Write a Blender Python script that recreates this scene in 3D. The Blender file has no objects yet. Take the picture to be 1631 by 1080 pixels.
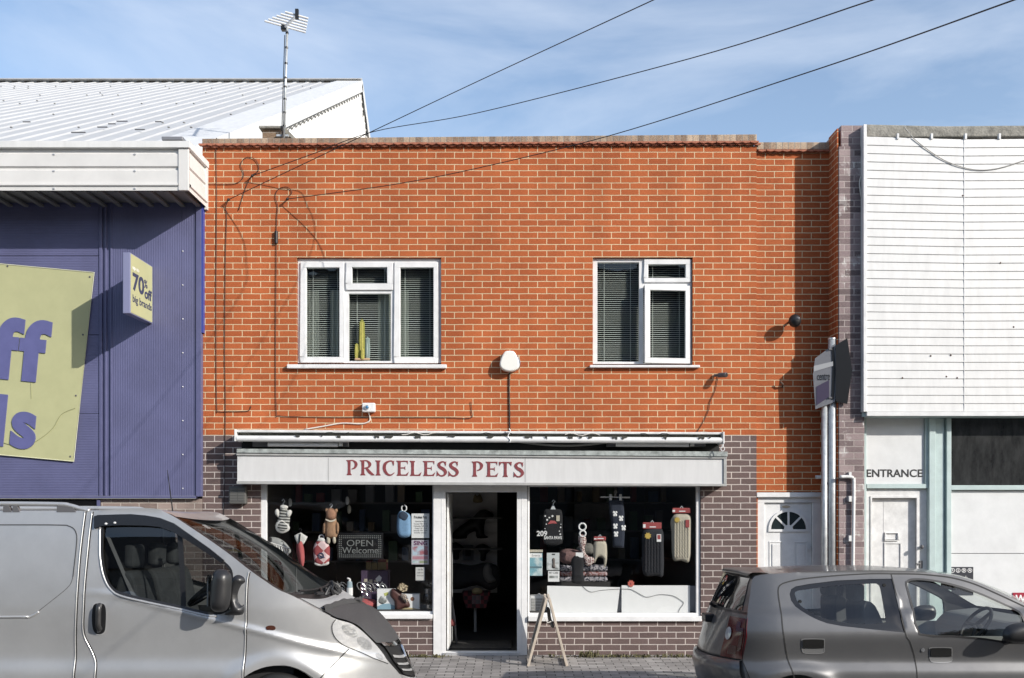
import bpy, bmesh, math, random
import numpy as np
from mathutils import Vector, Matrix
from mathutils.geometry import delaunay_2d_cdt
random.seed(7); rng = np.random.default_rng(7)
SC = bpy.context.scene
# ------------------------------------------------------------------ camera, sky, sun, exposure
D0, FPX, CX, HY, CZ = 12.12, 1584.0, 815.5, 787.0, 1.96
cam = bpy.data.cameras.new('camera'); cam.sensor_width = 36.0; cam.lens = 36.0*FPX/1631.0
cam.shift_y = (HY-540.0)/1631.0; cam.clip_start = .1; cam.clip_end = 3000
co = bpy.data.objects.new('camera', cam); SC.collection.objects.link(co)
co.location = (0, -D0, CZ); co.rotation_euler = (math.pi/2, 0, 0); SC.camera = co
SUN = Vector((1.31, -1.0, .80)).normalized()
EL = math.asin(SUN.z); AZ = math.atan2(SUN.x, SUN.y)
w = bpy.data.worlds.new('World'); SC.world = w; w.use_nodes = True
wn, wl = w.node_tree.nodes, w.node_tree.links
bg = wn['Background']; sky = wn.new('ShaderNodeTexSky'); sky.sky_type = 'NISHITA'; sky.sun_disc = False
sky.sun_elevation = EL; sky.sun_rotation = AZ; sky.air_density = 1.0; sky.dust_density = 1.0; sky.ozone_density = 1.6
tc = wn.new('ShaderNodeTexCoord'); mp = wn.new('ShaderNodeMapping'); mp.inputs['Scale'].default_value = (1.2, 1.2, 4.0)
mp.inputs['Rotation'].default_value = (.25, .12, .3)
nz = wn.new('ShaderNodeTexNoise'); nz.inputs['Scale'].default_value = 2.2; nz.inputs['Detail'].default_value = 7; nz.inputs['Roughness'].default_value = .55; nz.inputs['Distortion'].default_value = .5
rp = wn.new('ShaderNodeValToRGB'); rp.color_ramp.elements[0].position = .46; rp.color_ramp.elements[1].position = .85; rp.color_ramp.elements[0].color = (.06, .06, .06, 1)
rp.color_ramp.elements[1].color = (.5, .5, .5, 1)
mx = wn.new('ShaderNodeMix'); mx.data_type = 'RGBA'; mx.inputs[7].default_value = (5.6, 5.9, 6.4, 1)
wl.new(tc.outputs['Generated'], mp.inputs[0]); wl.new(mp.outputs[0], nz.inputs[0]); wl.new(nz.outputs[0], rp.inputs[0])
wl.new(rp.outputs[0], mx.inputs[0]); wl.new(sky.outputs[0], mx.inputs[6]); wl.new(mx.outputs[2], bg.inputs[0])
bg.inputs[1].default_value = .15
sl = bpy.data.lights.new('sun', 'SUN'); sl.energy = 4.0; sl.angle = math.radians(.5); sl.color = (1, .95, .88)
so = bpy.data.objects.new('sun', sl); SC.collection.objects.link(so); so.location = (20, -15, 15)
so.rotation_euler = (-SUN).to_track_quat('-Z', 'Y').to_euler()
SC.view_settings.view_transform = 'Standard'; SC.view_settings.look = 'None'; SC.view_settings.gamma = 1.0
SC.view_settings.exposure = .44
SC.cycles.max_bounces = 8; SC.cycles.transparent_max_bounces = 16

# ------------------------------------------------------------------ helpers
def s_(y): return FPX/(D0+y)
def X_(px, y=0): return (px-CX)/s_(y)
def Z_(py, y=0): return CZ-(py-HY)/s_(y)
def P(px, py, y=0): return Vector((X_(px, y), y, Z_(py, y)))
def PX(pts, y): return [(X_(a, y), Z_(b, y)) for a, b in pts]
def R_(a, b, c, d, y=0): return (X_(a, y), X_(c, y), Z_(d, y), Z_(b, y))    # x0 x1 z0 z1 from left, top, right, bottom
ORI = {}
class MB:
    def __init__(s): s.v = []; s.f = []
    def add(s, vs, fs):
        n = len(s.v); s.v += [tuple(p) for p in vs]; s.f += [tuple(i+n for i in f) for f in fs]; return s
    def quad(s, a, b, c, d): return s.add([a, b, c, d], [(0, 1, 2, 3)])
    def box(s, x0, x1, y0, y1, z0, z1):
        return s.add([(x0,y0,z0),(x1,y0,z0),(x1,y1,z0),(x0,y1,z0),(x0,y0,z1),(x1,y0,z1),(x1,y1,z1),(x0,y1,z1)],
                     [(0,3,2,1),(4,5,6,7),(0,1,5,4),(1,2,6,5),(2,3,7,6),(3,0,4,7)])
    def prism(s, poly, y0, y1):      # polygon in xz, extruded along y
        n = len(poly); vs = [(x, y0, z) for x, z in poly]+[(x, y1, z) for x, z in poly]
        fs = [tuple(range(n)), tuple(range(2*n-1, n-1, -1))]+[(i, i+n, (i+1) % n+n, (i+1) % n) for i in range(n)]
        return s.add(vs, fs)
    def prismx(s, poly, x0, x1):     # polygon in yz, extruded along x
        n = len(poly); vs = [(x0, y, z) for y, z in poly]+[(x1, y, z) for y, z in poly]
        fs = [tuple(range(n)), tuple(range(2*n-1, n-1, -1))]+[(i, i+n, (i+1) % n+n, (i+1) % n) for i in range(n)]
        return s.add(vs, fs)
    def tube(s, pts, r, n=8, r1=None):
        pts = [Vector(p) for p in pts]; N = len(pts); vs = []; fs = []; up = None
        for i, p in enumerate(pts):
            t = (pts[min(i+1, N-1)]-pts[max(i-1, 0)])
            t = t.normalized() if t.length > 1e-9 else Vector((0, 0, 1))
            if up is None: up = Vector((0, 0, 1)) if abs(t.z) < .9 else Vector((0, 1, 0))
            a = t.cross(up); a = a.normalized() if a.length > 1e-6 else Vector((1, 0, 0)); b = a.cross(t).normalized(); up = b
            rr = r if r1 is None else r+(r1-r)*i/(N-1)
            vs += [p+(a*math.cos(2*math.pi*k/n)+b*math.sin(2*math.pi*k/n))*rr for k in range(n)]
        for i in range(N-1):
            for k in range(n): fs.append((i*n+k, i*n+(k+1) % n, (i+1)*n+(k+1) % n, (i+1)*n+k))
        fs += [tuple(range(n-1, -1, -1)), tuple((N-1)*n+k for k in range(n))]
        return s.add(vs, fs)
    def ball(s, c, rx, ry, rz, nu=14, nv=9):
        vs = []; fs = []
        for j in range(nv+1):
            th = math.pi*j/nv
            for i in range(nu):
                ph = 2*math.pi*i/nu; vs.append((c[0]+rx*math.sin(th)*math.cos(ph), c[1]+ry*math.sin(th)*math.sin(ph), c[2]+rz*math.cos(th)))
        for j in range(nv):
            for i in range(nu): fs.append((j*nu+i, (j+1)*nu+i, (j+1)*nu+(i+1) % nu, j*nu+(i+1) % nu))
        return s.add(vs, fs)
    def frame(s, o, i, y0, y1):      # o, i = (x0,x1,z0,z1)
        s.box(o[0], o[1], y0, y1, i[3], o[3]); s.box(o[0], o[1], y0, y1, o[2], i[2])
        s.box(o[0], i[0], y0, y1, i[2], i[3]); s.box(i[1], o[1], y0, y1, i[2], i[3]); return s
    def build(s, name, mat, parent=None, smooth=False, bevel=0, seg=2, solo=False, ang=35):
        me = bpy.data.meshes.new(name); V = np.array(s.v, dtype=float).reshape(-1, 3)
        o = bpy.data.objects.new(name, me); SC.collection.objects.link(o)
        if parent is not None:
            org = ORI[parent.name]; o.parent = parent
        else:
            org = Vector(((V[:,0].min()+V[:,0].max())/2, (V[:,1].min()+V[:,1].max())/2, V[:,2].min())); o.location = org
        ORI[o.name] = Vector(org)
        me.from_pydata([tuple(p) for p in V-np.array(org)], [], s.f); me.update()
        bm = bmesh.new(); bm.from_mesh(me); bmesh.ops.remove_doubles(bm, verts=bm.verts, dist=1e-5)
        bmesh.ops.recalc_face_normals(bm, faces=bm.faces); bm.to_mesh(me); bm.free()
        if mat is not None: me.materials.append(mat)
        if bevel:
            m = o.modifiers.new('bevel', 'BEVEL'); m.width = bevel; m.segments = seg; m.limit_method = 'ANGLE'; m.angle_limit = math.radians(ang)
        if smooth:
            for p in me.polygons: p.use_smooth = True
        return o
def tag(o, label=None, cat=None, group=None, kind=None):
    for k, v in (('label', label), ('category', cat), ('group', group), ('kind', kind)):
        if v: o[k] = v
    return o
def thing(name, label, cat, loc, group=None):
    o = bpy.data.objects.new(name, None); SC.collection.objects.link(o); o.location = loc; o.empty_display_size = .2
    ORI[o.name] = Vector(loc); return tag(o, label, cat, group)
def cr(pts, n):                       # catmull-rom through the points
    pts = [np.array(p, float) for p in pts]; out = []
    for i in range(len(pts)-1):
        p0, p1, p2, p3 = pts[max(i-1, 0)], pts[i], pts[i+1], pts[min(i+2, len(pts)-1)]
        for k in range(n):
            t = k/n; out.append(.5*((2*p1)+(-p0+p2)*t+(2*p0-5*p1+4*p2-p3)*t*t+(-p0+3*p1-3*p2+p3)*t**3))
    out.append(pts[-1]); return out
def crc(pts, n):                      # closed
    L = len(pts); e = cr([pts[-1]]+list(pts)+[pts[0], pts[1]], n); return e[n:-n-1] if True else e
def inside(q, poly):
    x, y = q[:,0], q[:,1]; r = np.zeros(len(q), bool); p = np.array(poly); n = len(p)
    for i in range(n):
        x1, y1 = p[i]; x2, y2 = p[(i+1) % n]
        if y1 == y2: continue
        c = ((y1 > y) != (y2 > y)) & (x < (x2-x1)*(y-y1)/(y2-y1)+x1); r ^= c
    return r
def dist_edge(q, poly):
    d = np.full(len(q), 1e9); p = np.array(poly); n = len(p)
    for i in range(n):
        a, b = p[i], p[(i+1) % n]; ab = b-a; L = max(ab@ab, 1e-12)
        t = np.clip(((q-a)@ab)/L, 0, 1); d = np.minimum(d, np.linalg.norm(q-(a+t[:,None]*ab), axis=1))
    return d
def cdt(poly, holes, step):           # triangulate polygon with holes, inner grid of points
    poly = [tuple(p) for p in poly]; P0 = np.array(poly); vs = list(poly); es = [(i, (i+1) % len(poly)) for i in range(len(poly))]
    for h in holes:
        n = len(vs); h = [tuple(p) for p in h]; vs += h; es += [(n+i, n+(i+1) % len(h)) for i in range(len(h))]
    gx = np.arange(P0[:,0].min(), P0[:,0].max(), step); gz = np.arange(P0[:,1].min(), P0[:,1].max(), step)
    G = np.stack(np.meshgrid(gx, gz), -1).reshape(-1, 2)
    ok = inside(G, poly) & (dist_edge(G, poly) > step*.45)
    for h in holes: ok &= ~inside(G, h); 
    for h in holes: ok &= dist_edge(G, h) > step*.45
    vs += [tuple(p) for p in G[ok]]
    rv, re, rf, *_ = delaunay_2d_cdt([Vector(p) for p in vs], es, [], 0, 1e-6)
    rv = np.array([(p[0], p[1]) for p in rv]); rf = np.array([f for f in rf if len(f) == 3])
    c = rv[rf].mean(axis=1); keep = inside(c, poly)
    for h in holes: keep &= ~inside(c, h)
    return rv, [tuple(int(i) for i in f) for f in rf[keep]]
def pillow(poly, y, t, step=.03, rnd=.04, back=True):   # puffed soft shape in the xz plane: poly in world x,z
    v, f = cdt(poly, [], step); d = dist_edge(v, poly); h = t*np.sqrt(np.clip(1-(1-np.clip(d/rnd, 0, 1))**2, 0, 1))
    m = MB(); m.add([(a, y-k, b) for (a, b), k in zip(v, h)], f)
    if back: m.add([(a, y+k*.6, b) for (a, b), k in zip(v, h)], [q[::-1] for q in f])
    return m
# ------------------------------------------------------------------ materials
MATS = {}
def new_mat(name):
    m = bpy.data.materials.new(name); m.use_nodes = True; nt = m.node_tree; return m, nt.nodes, nt.links, nt.nodes['Principled BSDF']
def mat(name, col, rough=.6, metal=0.0, bump=0.0, bscale=60.0, var=.0, vscale=8.0, coat=0.0, spec=.5, emis=None, stretch=(1, 1, 1), var2=0.0):
    if name in MATS: return MATS[name]
    m, N, L, B = new_mat(name); c = (*col, 1) if len(col) == 3 else col
    B.inputs['Base Color'].default_value = c; B.inputs['Roughness'].default_value = rough; B.inputs['Metallic'].default_value = metal
    B.inputs['Coat Weight'].default_value = coat; B.inputs['Coat Roughness'].default_value = .06; B.inputs['Specular IOR Level'].default_value = spec
    g = N.new('ShaderNodeNewGeometry'); mp = N.new('ShaderNodeMapping'); mp.inputs['Scale'].default_value = stretch; L.new(g.outputs['Position'], mp.inputs[0])
    if var:
        n = N.new('ShaderNodeTexNoise'); n.inputs['Scale'].default_value = vscale; n.inputs['Detail'].default_value = 6; n.inputs['Roughness'].default_value = .65
        L.new(mp.outputs[0], n.inputs[0]); r = N.new('ShaderNodeMapRange'); r.inputs[1].default_value = .3; r.inputs[2].default_value = .7
        r.inputs[3].default_value = 1-var; r.inputs[4].default_value = 1+var*.6; L.new(n.outputs[0], r.inputs[0])
        x = N.new('ShaderNodeMix'); x.data_type = 'RGBA'; x.blend_type = 'MULTIPLY'; x.inputs[0].default_value = 1; x.inputs[6].default_value = c
        L.new(r.outputs[0], x.inputs[7]); L.new(x.outputs[2], B.inputs['Base Color'])
        r2 = N.new('ShaderNodeMapRange'); r2.inputs[3].default_value = max(rough-.12, .03); r2.inputs[4].default_value = min(rough+.15, 1); L.new(n.outputs[0], r2.inputs[0]); L.new(r2.outputs[0], B.inputs['Roughness'])
    if bump:
        n = N.new('ShaderNodeTexNoise'); n.inputs['Scale'].default_value = bscale; n.inputs['Detail'].default_value = 4; L.new(mp.outputs[0], n.inputs[0])
        b = N.new('ShaderNodeBump'); b.inputs['Strength'].default_value = bump; b.inputs['Distance'].default_value = .01; L.new(n.outputs[0], b.inputs['Height']); L.new(b.outputs[0], B.inputs['Normal'])
    MATS[name] = m; return m
def glass(name, tint=(.8, .85, .83), refl=1.0, graz=1.0, rough=.0, wav=0.0):
    m = bpy.data.materials.new(name); m.use_nodes = True; N, L = m.node_tree.nodes, m.node_tree.links; N.clear()
    o = N.new('ShaderNodeOutputMaterial'); t = N.new('ShaderNodeBsdfTransparent'); t.inputs[0].default_value = (*tint, 1)
    g = N.new('ShaderNodeBsdfGlossy'); g.inputs['Roughness'].default_value = rough; g.inputs[0].default_value = (1, 1, 1, 1)
    f = N.new('ShaderNodeLayerWeight'); pw = N.new('ShaderNodeMath'); pw.operation = 'POWER'; pw.inputs[1].default_value = 5; mu = N.new('ShaderNodeMath'); mu.operation = 'MULTIPLY_ADD'; mu.inputs[1].default_value = .9*graz; mu.inputs[2].default_value = .075*refl; mu.use_clamp = True
    x = N.new('ShaderNodeMixShader'); L.new(f.outputs['Facing'], pw.inputs[0]); L.new(pw.outputs[0], mu.inputs[0]); L.new(mu.outputs[0], x.inputs[0]); L.new(t.outputs[0], x.inputs[1]); L.new(g.outputs[0], x.inputs[2]); L.new(x.outputs[0], o.inputs[0])
    if wav:
        ge = N.new('ShaderNodeNewGeometry'); n = N.new('ShaderNodeTexNoise'); n.inputs['Scale'].default_value = 2.5; L.new(ge.outputs['Position'], n.inputs[0])
        b = N.new('ShaderNodeBump'); b.inputs['Strength'].default_value = wav; b.inputs['Distance'].default_value = .02; L.new(n.outputs[0], b.inputs['Height']); L.new(b.outputs[0], g.inputs['Normal'])
    return m
def brick(name, ramp, mortar, wid=.225, row=.075, joint=.0055, off=.5, xs=.1375, zs=-.052, flecks=.5, bump=.6, paint=None, horiz=False, stain=.18, tone=1.0):
    m, N, L, B = new_mat(name)
    def nd(t): return N.new('ShaderNode'+t)
    def math_(op, a, b):
        q = nd('Math'); q.operation = op
        for i, v in enumerate((a, b)):
            if isinstance(v, (int, float)): q.inputs[i].default_value = v
            else: L.new(v, q.inputs[i])
        return q.outputs[0]
    g = nd('NewGeometry'); sp = nd('SeparateXYZ'); L.new(g.outputs['Position'], sp.inputs[0])
    wob = nd('TexNoise'); wob.inputs['Scale'].default_value = 9; wob.inputs['Detail'].default_value = 3; L.new(g.outputs['Position'], wob.inputs[0])
    wz = math_('MULTIPLY', math_('SUBTRACT', wob.outputs[0], .5), .008)
    cb = nd('CombineXYZ')
    if horiz: L.new(math_('ADD', math_('ADD', sp.outputs[0], xs), wz), cb.inputs[0]); L.new(math_('ADD', math_('ADD', sp.outputs[1], zs), wz), cb.inputs[1])
    else: L.new(math_('ADD', math_('ADD', math_('ADD', sp.outputs[0], sp.outputs[1]), xs), wz), cb.inputs[0]); L.new(math_('ADD', math_('ADD', sp.outputs[2], zs), wz), cb.inputs[1])
    bt = nd('TexBrick'); L.new(cb.outputs[0], bt.inputs[0]); bt.offset = off; bt.offset_frequency = 2; bt.squash = 1
    for k, v in (('Scale', 1), ('Mortar Size', joint), ('Mortar Smooth', .25), ('Bias', 0), ('Brick Width', wid), ('Row Height', row)): bt.inputs[k].default_value = v
    bt.inputs['Color1'].default_value = (0, 0, 0, 1); bt.inputs['Color2'].default_value = (1, 1, 1, 1); bt.inputs['Mortar'].default_value = (.5, .5, .5, 1)
    fl = nd('TexNoise'); mp = nd('Mapping'); mp.inputs['Scale'].default_value = (48, 48, 95); L.new(g.outputs['Position'], mp.inputs[0]); L.new(mp.outputs[0], fl.inputs[0]); fl.inputs['Scale'].default_value = 1; fl.inputs['Detail'].default_value = 5; fl.inputs['Roughness'].default_value = .7
    rgb = nd('RGBToBW'); L.new(bt.outputs['Color'], rgb.inputs[0])
    t = math_('ADD', math_('ADD', math_('MULTIPLY', math_('SUBTRACT', rgb.outputs[0], .5), (1-flecks*.5)*(tone if tone < 1 else 1)), .5 if tone < 1 else (1-flecks*.5)*.5), math_('MULTIPLY', math_('SUBTRACT', fl.outputs[0], .5 if tone < 1 else .35), flecks*1.5))
    cr_ = nd('ValToRGB'); el = cr_.color_ramp.elements
    for i, (p, c) in enumerate(ramp):
        e = el[i] if i < 2 else el.new(p); e.position = p; e.color = (*c, 1)
    L.new(t, cr_.inputs[0])
    st = nd('TexNoise'); st.inputs['Scale'].default_value = 1; st.inputs['Detail'].default_value = 7; st.inputs['Roughness'].default_value = .6; ms = nd('Mapping'); ms.inputs['Scale'].default_value = (1.7, 1.7, .55); L.new(g.outputs['Position'], ms.inputs[0]); L.new(ms.outputs[0], st.inputs[0])
    sr = nd('MapRange'); sr.inputs[1].default_value = .3; sr.inputs[2].default_value = .7; sr.inputs[3].default_value = 1-stain; sr.inputs[4].default_value = 1+stain*.6; L.new(st.outputs[0], sr.inputs[0])
    mc = nd('Mix'); mc.data_type = 'RGBA'; mc.inputs[6].default_value = (*[k*.82 for k in mortar], 1); mc.inputs[7].default_value = (*mortar, 1); L.new(fl.outputs[0], mc.inputs[0])
    mm = nd('Mix'); mm.data_type = 'RGBA'; L.new(bt.outputs['Fac'], mm.inputs[0]); L.new(cr_.outputs[0], mm.inputs[6]); L.new(mc.outputs[2], mm.inputs[7])
    ml = nd('Mix'); ml.data_type = 'RGBA'; ml.blend_type = 'MULTIPLY'; ml.inputs[0].default_value = 1; L.new(mm.outputs[2], ml.inputs[6]); L.new(sr.outputs[0], ml.inputs[7])
    outc = ml.outputs[2]
    if paint:
        pn = nd('TexNoise'); pn.inputs['Scale'].default_value = 4.5; pn.inputs['Detail'].default_value = 8; pn.inputs['Roughness'].default_value = .7; L.new(g.outputs['Position'], pn.inputs[0])
        pr = nd('ValToRGB'); pr.color_ramp.elements[0].position = .57; pr.color_ramp.elements[1].position = .60; L.new(pn.outputs[0], pr.inputs[0])
        pm = nd('Mix'); pm.data_type = 'RGBA'; L.new(math_('MULTIPLY', pr.outputs[0], math_('ADD', math_('MULTIPLY', bt.outputs['Fac'], .7), .25)), pm.inputs[0]); L.new(outc, pm.inputs[6]); pm.inputs[7].default_value = (*paint, 1); outc = pm.outputs[2]
    L.new(outc, B.inputs['Base Color']); B.inputs['Roughness'].default_value = .85; B.inputs['Specular IOR Level'].default_value = .25
    h = math_('ADD', math_('MULTIPLY', math_('SUBTRACT', 1.0, bt.outputs['Fac']), .8), math_('MULTIPLY', fl.outputs[0], .55))
    bp = nd('Bump'); bp.inputs['Strength'].default_value = bump; bp.inputs['Distance'].default_value = .006; L.new(h, bp.inputs['Height']); L.new(bp.outputs[0], B.inputs['Normal'])
    return m
def ribbed(name, col, axis, pitch, depth=.5, rough=.45, var=.1, metal=0.0):
    m, N, L, B = new_mat(name); g = N.new('ShaderNodeNewGeometry'); sp = N.new('ShaderNodeSeparateXYZ'); L.new(g.outputs['Position'], sp.inputs[0])
    a = N.new('ShaderNodeMath'); a.operation = 'MULTIPLY'; a.inputs[1].default_value = 2*math.pi/pitch; L.new(sp.outputs[axis], a.inputs[0])
    q = N.new('ShaderNodeMath'); q.operation = 'SINE'; L.new(a.outputs[0], q.inputs[0])
    b = N.new('ShaderNodeBump'); b.inputs['Strength'].default_value = depth; b.inputs['Distance'].default_value = .003; L.new(q.outputs[0], b.inputs['Height']); L.new(b.outputs[0], B.inputs['Normal'])
    n = N.new('ShaderNodeTexNoise'); n.inputs['Scale'].default_value = 1.6; n.inputs['Detail'].default_value = 8; n.inputs['Roughness'].default_value = .65; L.new(g.outputs['Position'], n.inputs[0])
    r = N.new('ShaderNodeMapRange'); r.inputs[1].default_value = .3; r.inputs[2].default_value = .7; r.inputs[3].default_value = 1-var; r.inputs[4].default_value = 1+var; L.new(n.outputs[0], r.inputs[0])
    x = N.new('ShaderNodeMix'); x.data_type = 'RGBA'; x.blend_type = 'MULTIPLY'; x.inputs[0].default_value = 1; x.inputs[6].default_value = (*col, 1); L.new(r.outputs[0], x.inputs[7]); L.new(x.outputs[2], B.inputs['Base Color'])
    B.inputs['Roughness'].default_value = rough; B.inputs['Metallic'].default_value = metal; return m
def checks(name, c1, c2, scale, rot=math.pi/4, kind='check'):
    m, N, L, B = new_mat(name); g = N.new('ShaderNodeNewGeometry'); sp = N.new('ShaderNodeSeparateXYZ'); cb = N.new('ShaderNodeCombineXYZ'); L.new(g.outputs['Position'], sp.inputs[0])
    L.new(sp.outputs[0], cb.inputs[0]); L.new(sp.outputs[2], cb.inputs[1]); mp = N.new('ShaderNodeMapping'); mp.inputs['Rotation'].default_value = (0, 0, rot); L.new(cb.outputs[0], mp.inputs[0])
    if kind == 'check': t = N.new('ShaderNodeTexChecker'); t.inputs['Scale'].default_value = scale; t.inputs['Color1'].default_value = (*c1, 1); t.inputs['Color2'].default_value = (*c2, 1); L.new(mp.outputs[0], t.inputs[0]); L.new(t.outputs[0], B.inputs['Base Color'])
    else:
        t = N.new('ShaderNodeTexWave' if kind == 'wave' else 'ShaderNodeTexNoise'); t.inputs['Scale'].default_value = scale; L.new(mp.outputs[0], t.inputs[0])
        if kind == 'wave': t.inputs['Distortion'].default_value = 1.5; t.inputs['Detail'].default_value = 1
        r = N.new('ShaderNodeValToRGB'); r.color_ramp.elements[0].color = (*c1, 1); r.color_ramp.elements[1].color = (*c2, 1)
        r.color_ramp.elements[0].position = .42; r.color_ramp.elements[1].position = .58; L.new(t.outputs[0], r.inputs[0]); L.new(r.outputs[0], B.inputs['Base Color'])
    b = N.new('ShaderNodeBump'); b.inputs['Strength'].default_value = .4; b.inputs['Distance'].default_value = .01; n = N.new('ShaderNodeTexNoise'); n.inputs['Scale'].default_value = 90; L.new(g.outputs['Position'], n.inputs[0]); L.new(n.outputs[0], b.inputs['Height']); L.new(b.outputs[0], B.inputs['Normal'])
    B.inputs['Roughness'].default_value = .9; return m
def text(s, rect, y, m, name, parent, ext=.002, bold=0.0, rot=0.0, right_face=None, shear=0.0, space=1.0):
    # lettering filling rect (x0,x1,z0,z1) on plane y facing -y; right_face = x of a +x facing plane (then x0,x1 are y values)
    cu = bpy.data.curves.new(name, 'FONT'); cu.body = s; cu.size = 1; cu.extrude = .01; cu.offset = bold; cu.resolution_u = 6; cu.shear = shear; cu.space_character = space
    o = bpy.data.objects.new(name, cu); SC.collection.objects.link(o); bpy.context.view_layer.update()
    me = bpy.data.meshes.new_from_object(o.evaluated_get(bpy.context.evaluated_depsgraph_get())); bpy.data.objects.remove(o); bpy.data.curves.remove(cu)
    V = np.array([v.co[:] for v in me.vertices]); F = [tuple(p.vertices) for p in me.polygons]; bpy.data.meshes.remove(me)
    mn, mxx = V.min(0), V.max(0); x0, x1, z0, z1 = rect
    a = x0+(V[:,0]-mn[0])/(mxx[0]-mn[0])*(x1-x0); b = z0+(V[:,1]-mn[1])/(mxx[1]-mn[1])*(z1-z0); d = (V[:,2]-mn[2])/(mxx[2]-mn[2])*ext
    if rot:
        cx, cz = (x0+x1)/2, (z0+z1)/2; c_, s2 = math.cos(rot), math.sin(rot); a, b = cx+(a-cx)*c_-(b-cz)*s2, cz+(a-cx)*s2+(b-cz)*c_
    m_ = MB()
    if right_face is None: m_.add(np.stack([a, y-d, b], 1).tolist(), F)
    else: m_.add(np.stack([right_face+d, a, b], 1).tolist(), F)
    return m_.build(name, m, parent)
def wall(mb, x0, x1, z0, z1, holes, yf, th):   # wall with rectangular openings (x0,x1,z0,z1)
    xs = sorted({x0, x1, *[h[0] for h in holes], *[h[1] for h in holes]}); zs = sorted({z0, z1, *[h[2] for h in holes], *[h[3] for h in holes]})
    xs = [x for x in xs if x0 <= x <= x1]; zs = [z for z in zs if z0 <= z <= z1]
    def solid(i, j):
        if i < 0 or j < 0 or i >= len(xs)-1 or j >= len(zs)-1: return False
        cx, cz = (xs[i]+xs[i+1])/2, (zs[j]+zs[j+1])/2
        return not any(h[0] < cx < h[1] and h[2] < cz < h[3] for h in holes)
    for i in range(len(xs)-1):
        for j in range(len(zs)-1):
            if not solid(i, j): continue
            a, b, c, d = xs[i], xs[i+1], zs[j], zs[j+1]; yb = yf+th
            mb.quad((a,yf,c),(b,yf,c),(b,yf,d),(a,yf,d)); mb.quad((a,yb,c),(a,yb,d),(b,yb,d),(b,yb,c))
            if not solid(i-1, j): mb.quad((a,yf,c),(a,yf,d),(a,yb,d),(a,yb,c))
            if not solid(i+1, j): mb.quad((b,yf,c),(b,yb,c),(b,yb,d),(b,yf,d))
            if not solid(i, j-1): mb.quad((a,yf,c),(a,yb,c),(b,yb,c),(b,yf,c))
            if not solid(i, j+1): mb.quad((a,yf,d),(b,yf,d),(b,yb,d),(a,yb,d))
    return mb
# ------------------------------------------------------------------ shared materials
BRK = brick('orange brick', [(0, (.19, .047, .017)), (.3, (.32, .080, .027)), (.65, (.415, .112, .037)), (1, (.51, .165, .062))], (.70, .54, .34), joint=.0056, flecks=.85, bump=.9, tone=.5, stain=.22)
BRN = brick('brown brick', [(0, (.055, .040, .037)), (.4, (.112, .080, .075)), (.75, (.155, .110, .103)), (1, (.22, .165, .155))], (.56, .50, .46), joint=.0062, flecks=.8, bump=.8, tone=.45)
BUF = brick('pale brown brick', [(0, (.16, .12, .105)), (.5, (.27, .21, .185)), (1, (.35, .28, .25))], (.50, .45, .40), xs=.05, bump=.6)
MAU = brick('mauve brick', [(0, (.10, .075, .075)), (.5, (.24, .185, .185)), (1, (.34, .27, .265))], (.42, .36, .34), xs=.06, paint=(.62, .60, .57), bump=.9, joint=.007)
COP = brick('brick on edge', [(0, (.13, .09, .065)), (.5, (.34, .25, .18)), (1, (.52, .43, .32))], (.30, .26, .22), wid=.075, row=3.0, off=0, zs=-4.6, flecks=.9, bump=1, stain=.4)
CHI = brick('old chimney brick', [(0, (.11, .075, .05)), (.5, (.26, .18, .12)), (1, (.38, .28, .19))], (.35, .30, .25), flecks=.9, bump=1, stain=.35)
TILE = mat('clay tile', (.36, .13, .075), .8, var=.4, vscale=20)
PVC = mat('white plastic', (.70, .70, .695), .32, var=.11, vscale=7)
PVCD = mat('weathered white paint', (.66, .66, .65), .5, var=.18, vscale=9, bump=.1)
WMET = ribbed('white roof sheet', (.47, .47, .465), 0, 2.7, 0, .5, .07)
WPNT = mat('white cladding paint', (.65, .65, .64), .5, var=.10, vscale=5, stretch=(2, 1, .5))
CREAM = mat('cream fascia metal', (.62, .61, .59), .45, var=.07, vscale=3)
BLUE_H = ribbed('violet blue cladding across', (.100, .104, .200), 2, .020, .35, .45, .14)
BLUE_V = ribbed('violet blue cladding upright', (.100, .104, .200), 0, .021, .4, .45, .14)
BLUE = mat('violet blue trim', (.100, .104, .200), .4, var=.1)
BBLUE = mat('bright blue edge', (.04, .06, .27), .4)
BLK = mat('black plastic', (.012, .012, .013), .42); RUB = mat('black rubber', (.01, .01, .01), .65)
DRK = mat('dark interior', (.018, .017, .017), .8); GREYP = mat('grey plastic', (.10, .10, .105), .5)
CAB = mat('black cable', (.012, .011, .011), .6); WCAB = mat('white cable', (.6, .57, .52), .6)
STEEL = mat('galvanised steel', (.50, .52, .53), .42, metal=.45, var=.2, vscale=14); ALU = mat('aluminium', (.70, .71, .72), .35, metal=.7)
LEAD = mat('weathered lead', (.33, .36, .35), .7, var=.5, vscale=14, bump=.3)
SLATM = mat('blind slat', (.80, .81, .78), .6); PAPER = mat('paper', (.72, .72, .71), .7); WHT = mat('white card', (.78, .78, .77), .6, var=.03)
INK = mat('black ink', (.02, .02, .02), .6); MAROON = mat('maroon lettering', (.20, .045, .05), .5, var=.25, vscale=30)
TEAL = mat('pale teal paint', (.43, .525, .515), .5, var=.12, vscale=7, bump=.08); TEALL = mat('grey white paint', (.62, .63, .63), .55, var=.08, vscale=5, bump=.06)
WGLASS = glass('window glass', (.78, .82, .80), .6, wav=.15); SGLASS = glass('shop glass', (.88, .89, .89), .5, wav=.1)
WOOD = mat('pale bare wood', (.50, .43, .35), .7, var=.25, vscale=30, stretch=(1, 1, .2)); CONC = mat('mossy concrete', (.26, .25, .22), .9, var=.5, vscale=11, bump=.8, bscale=40)
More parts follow.
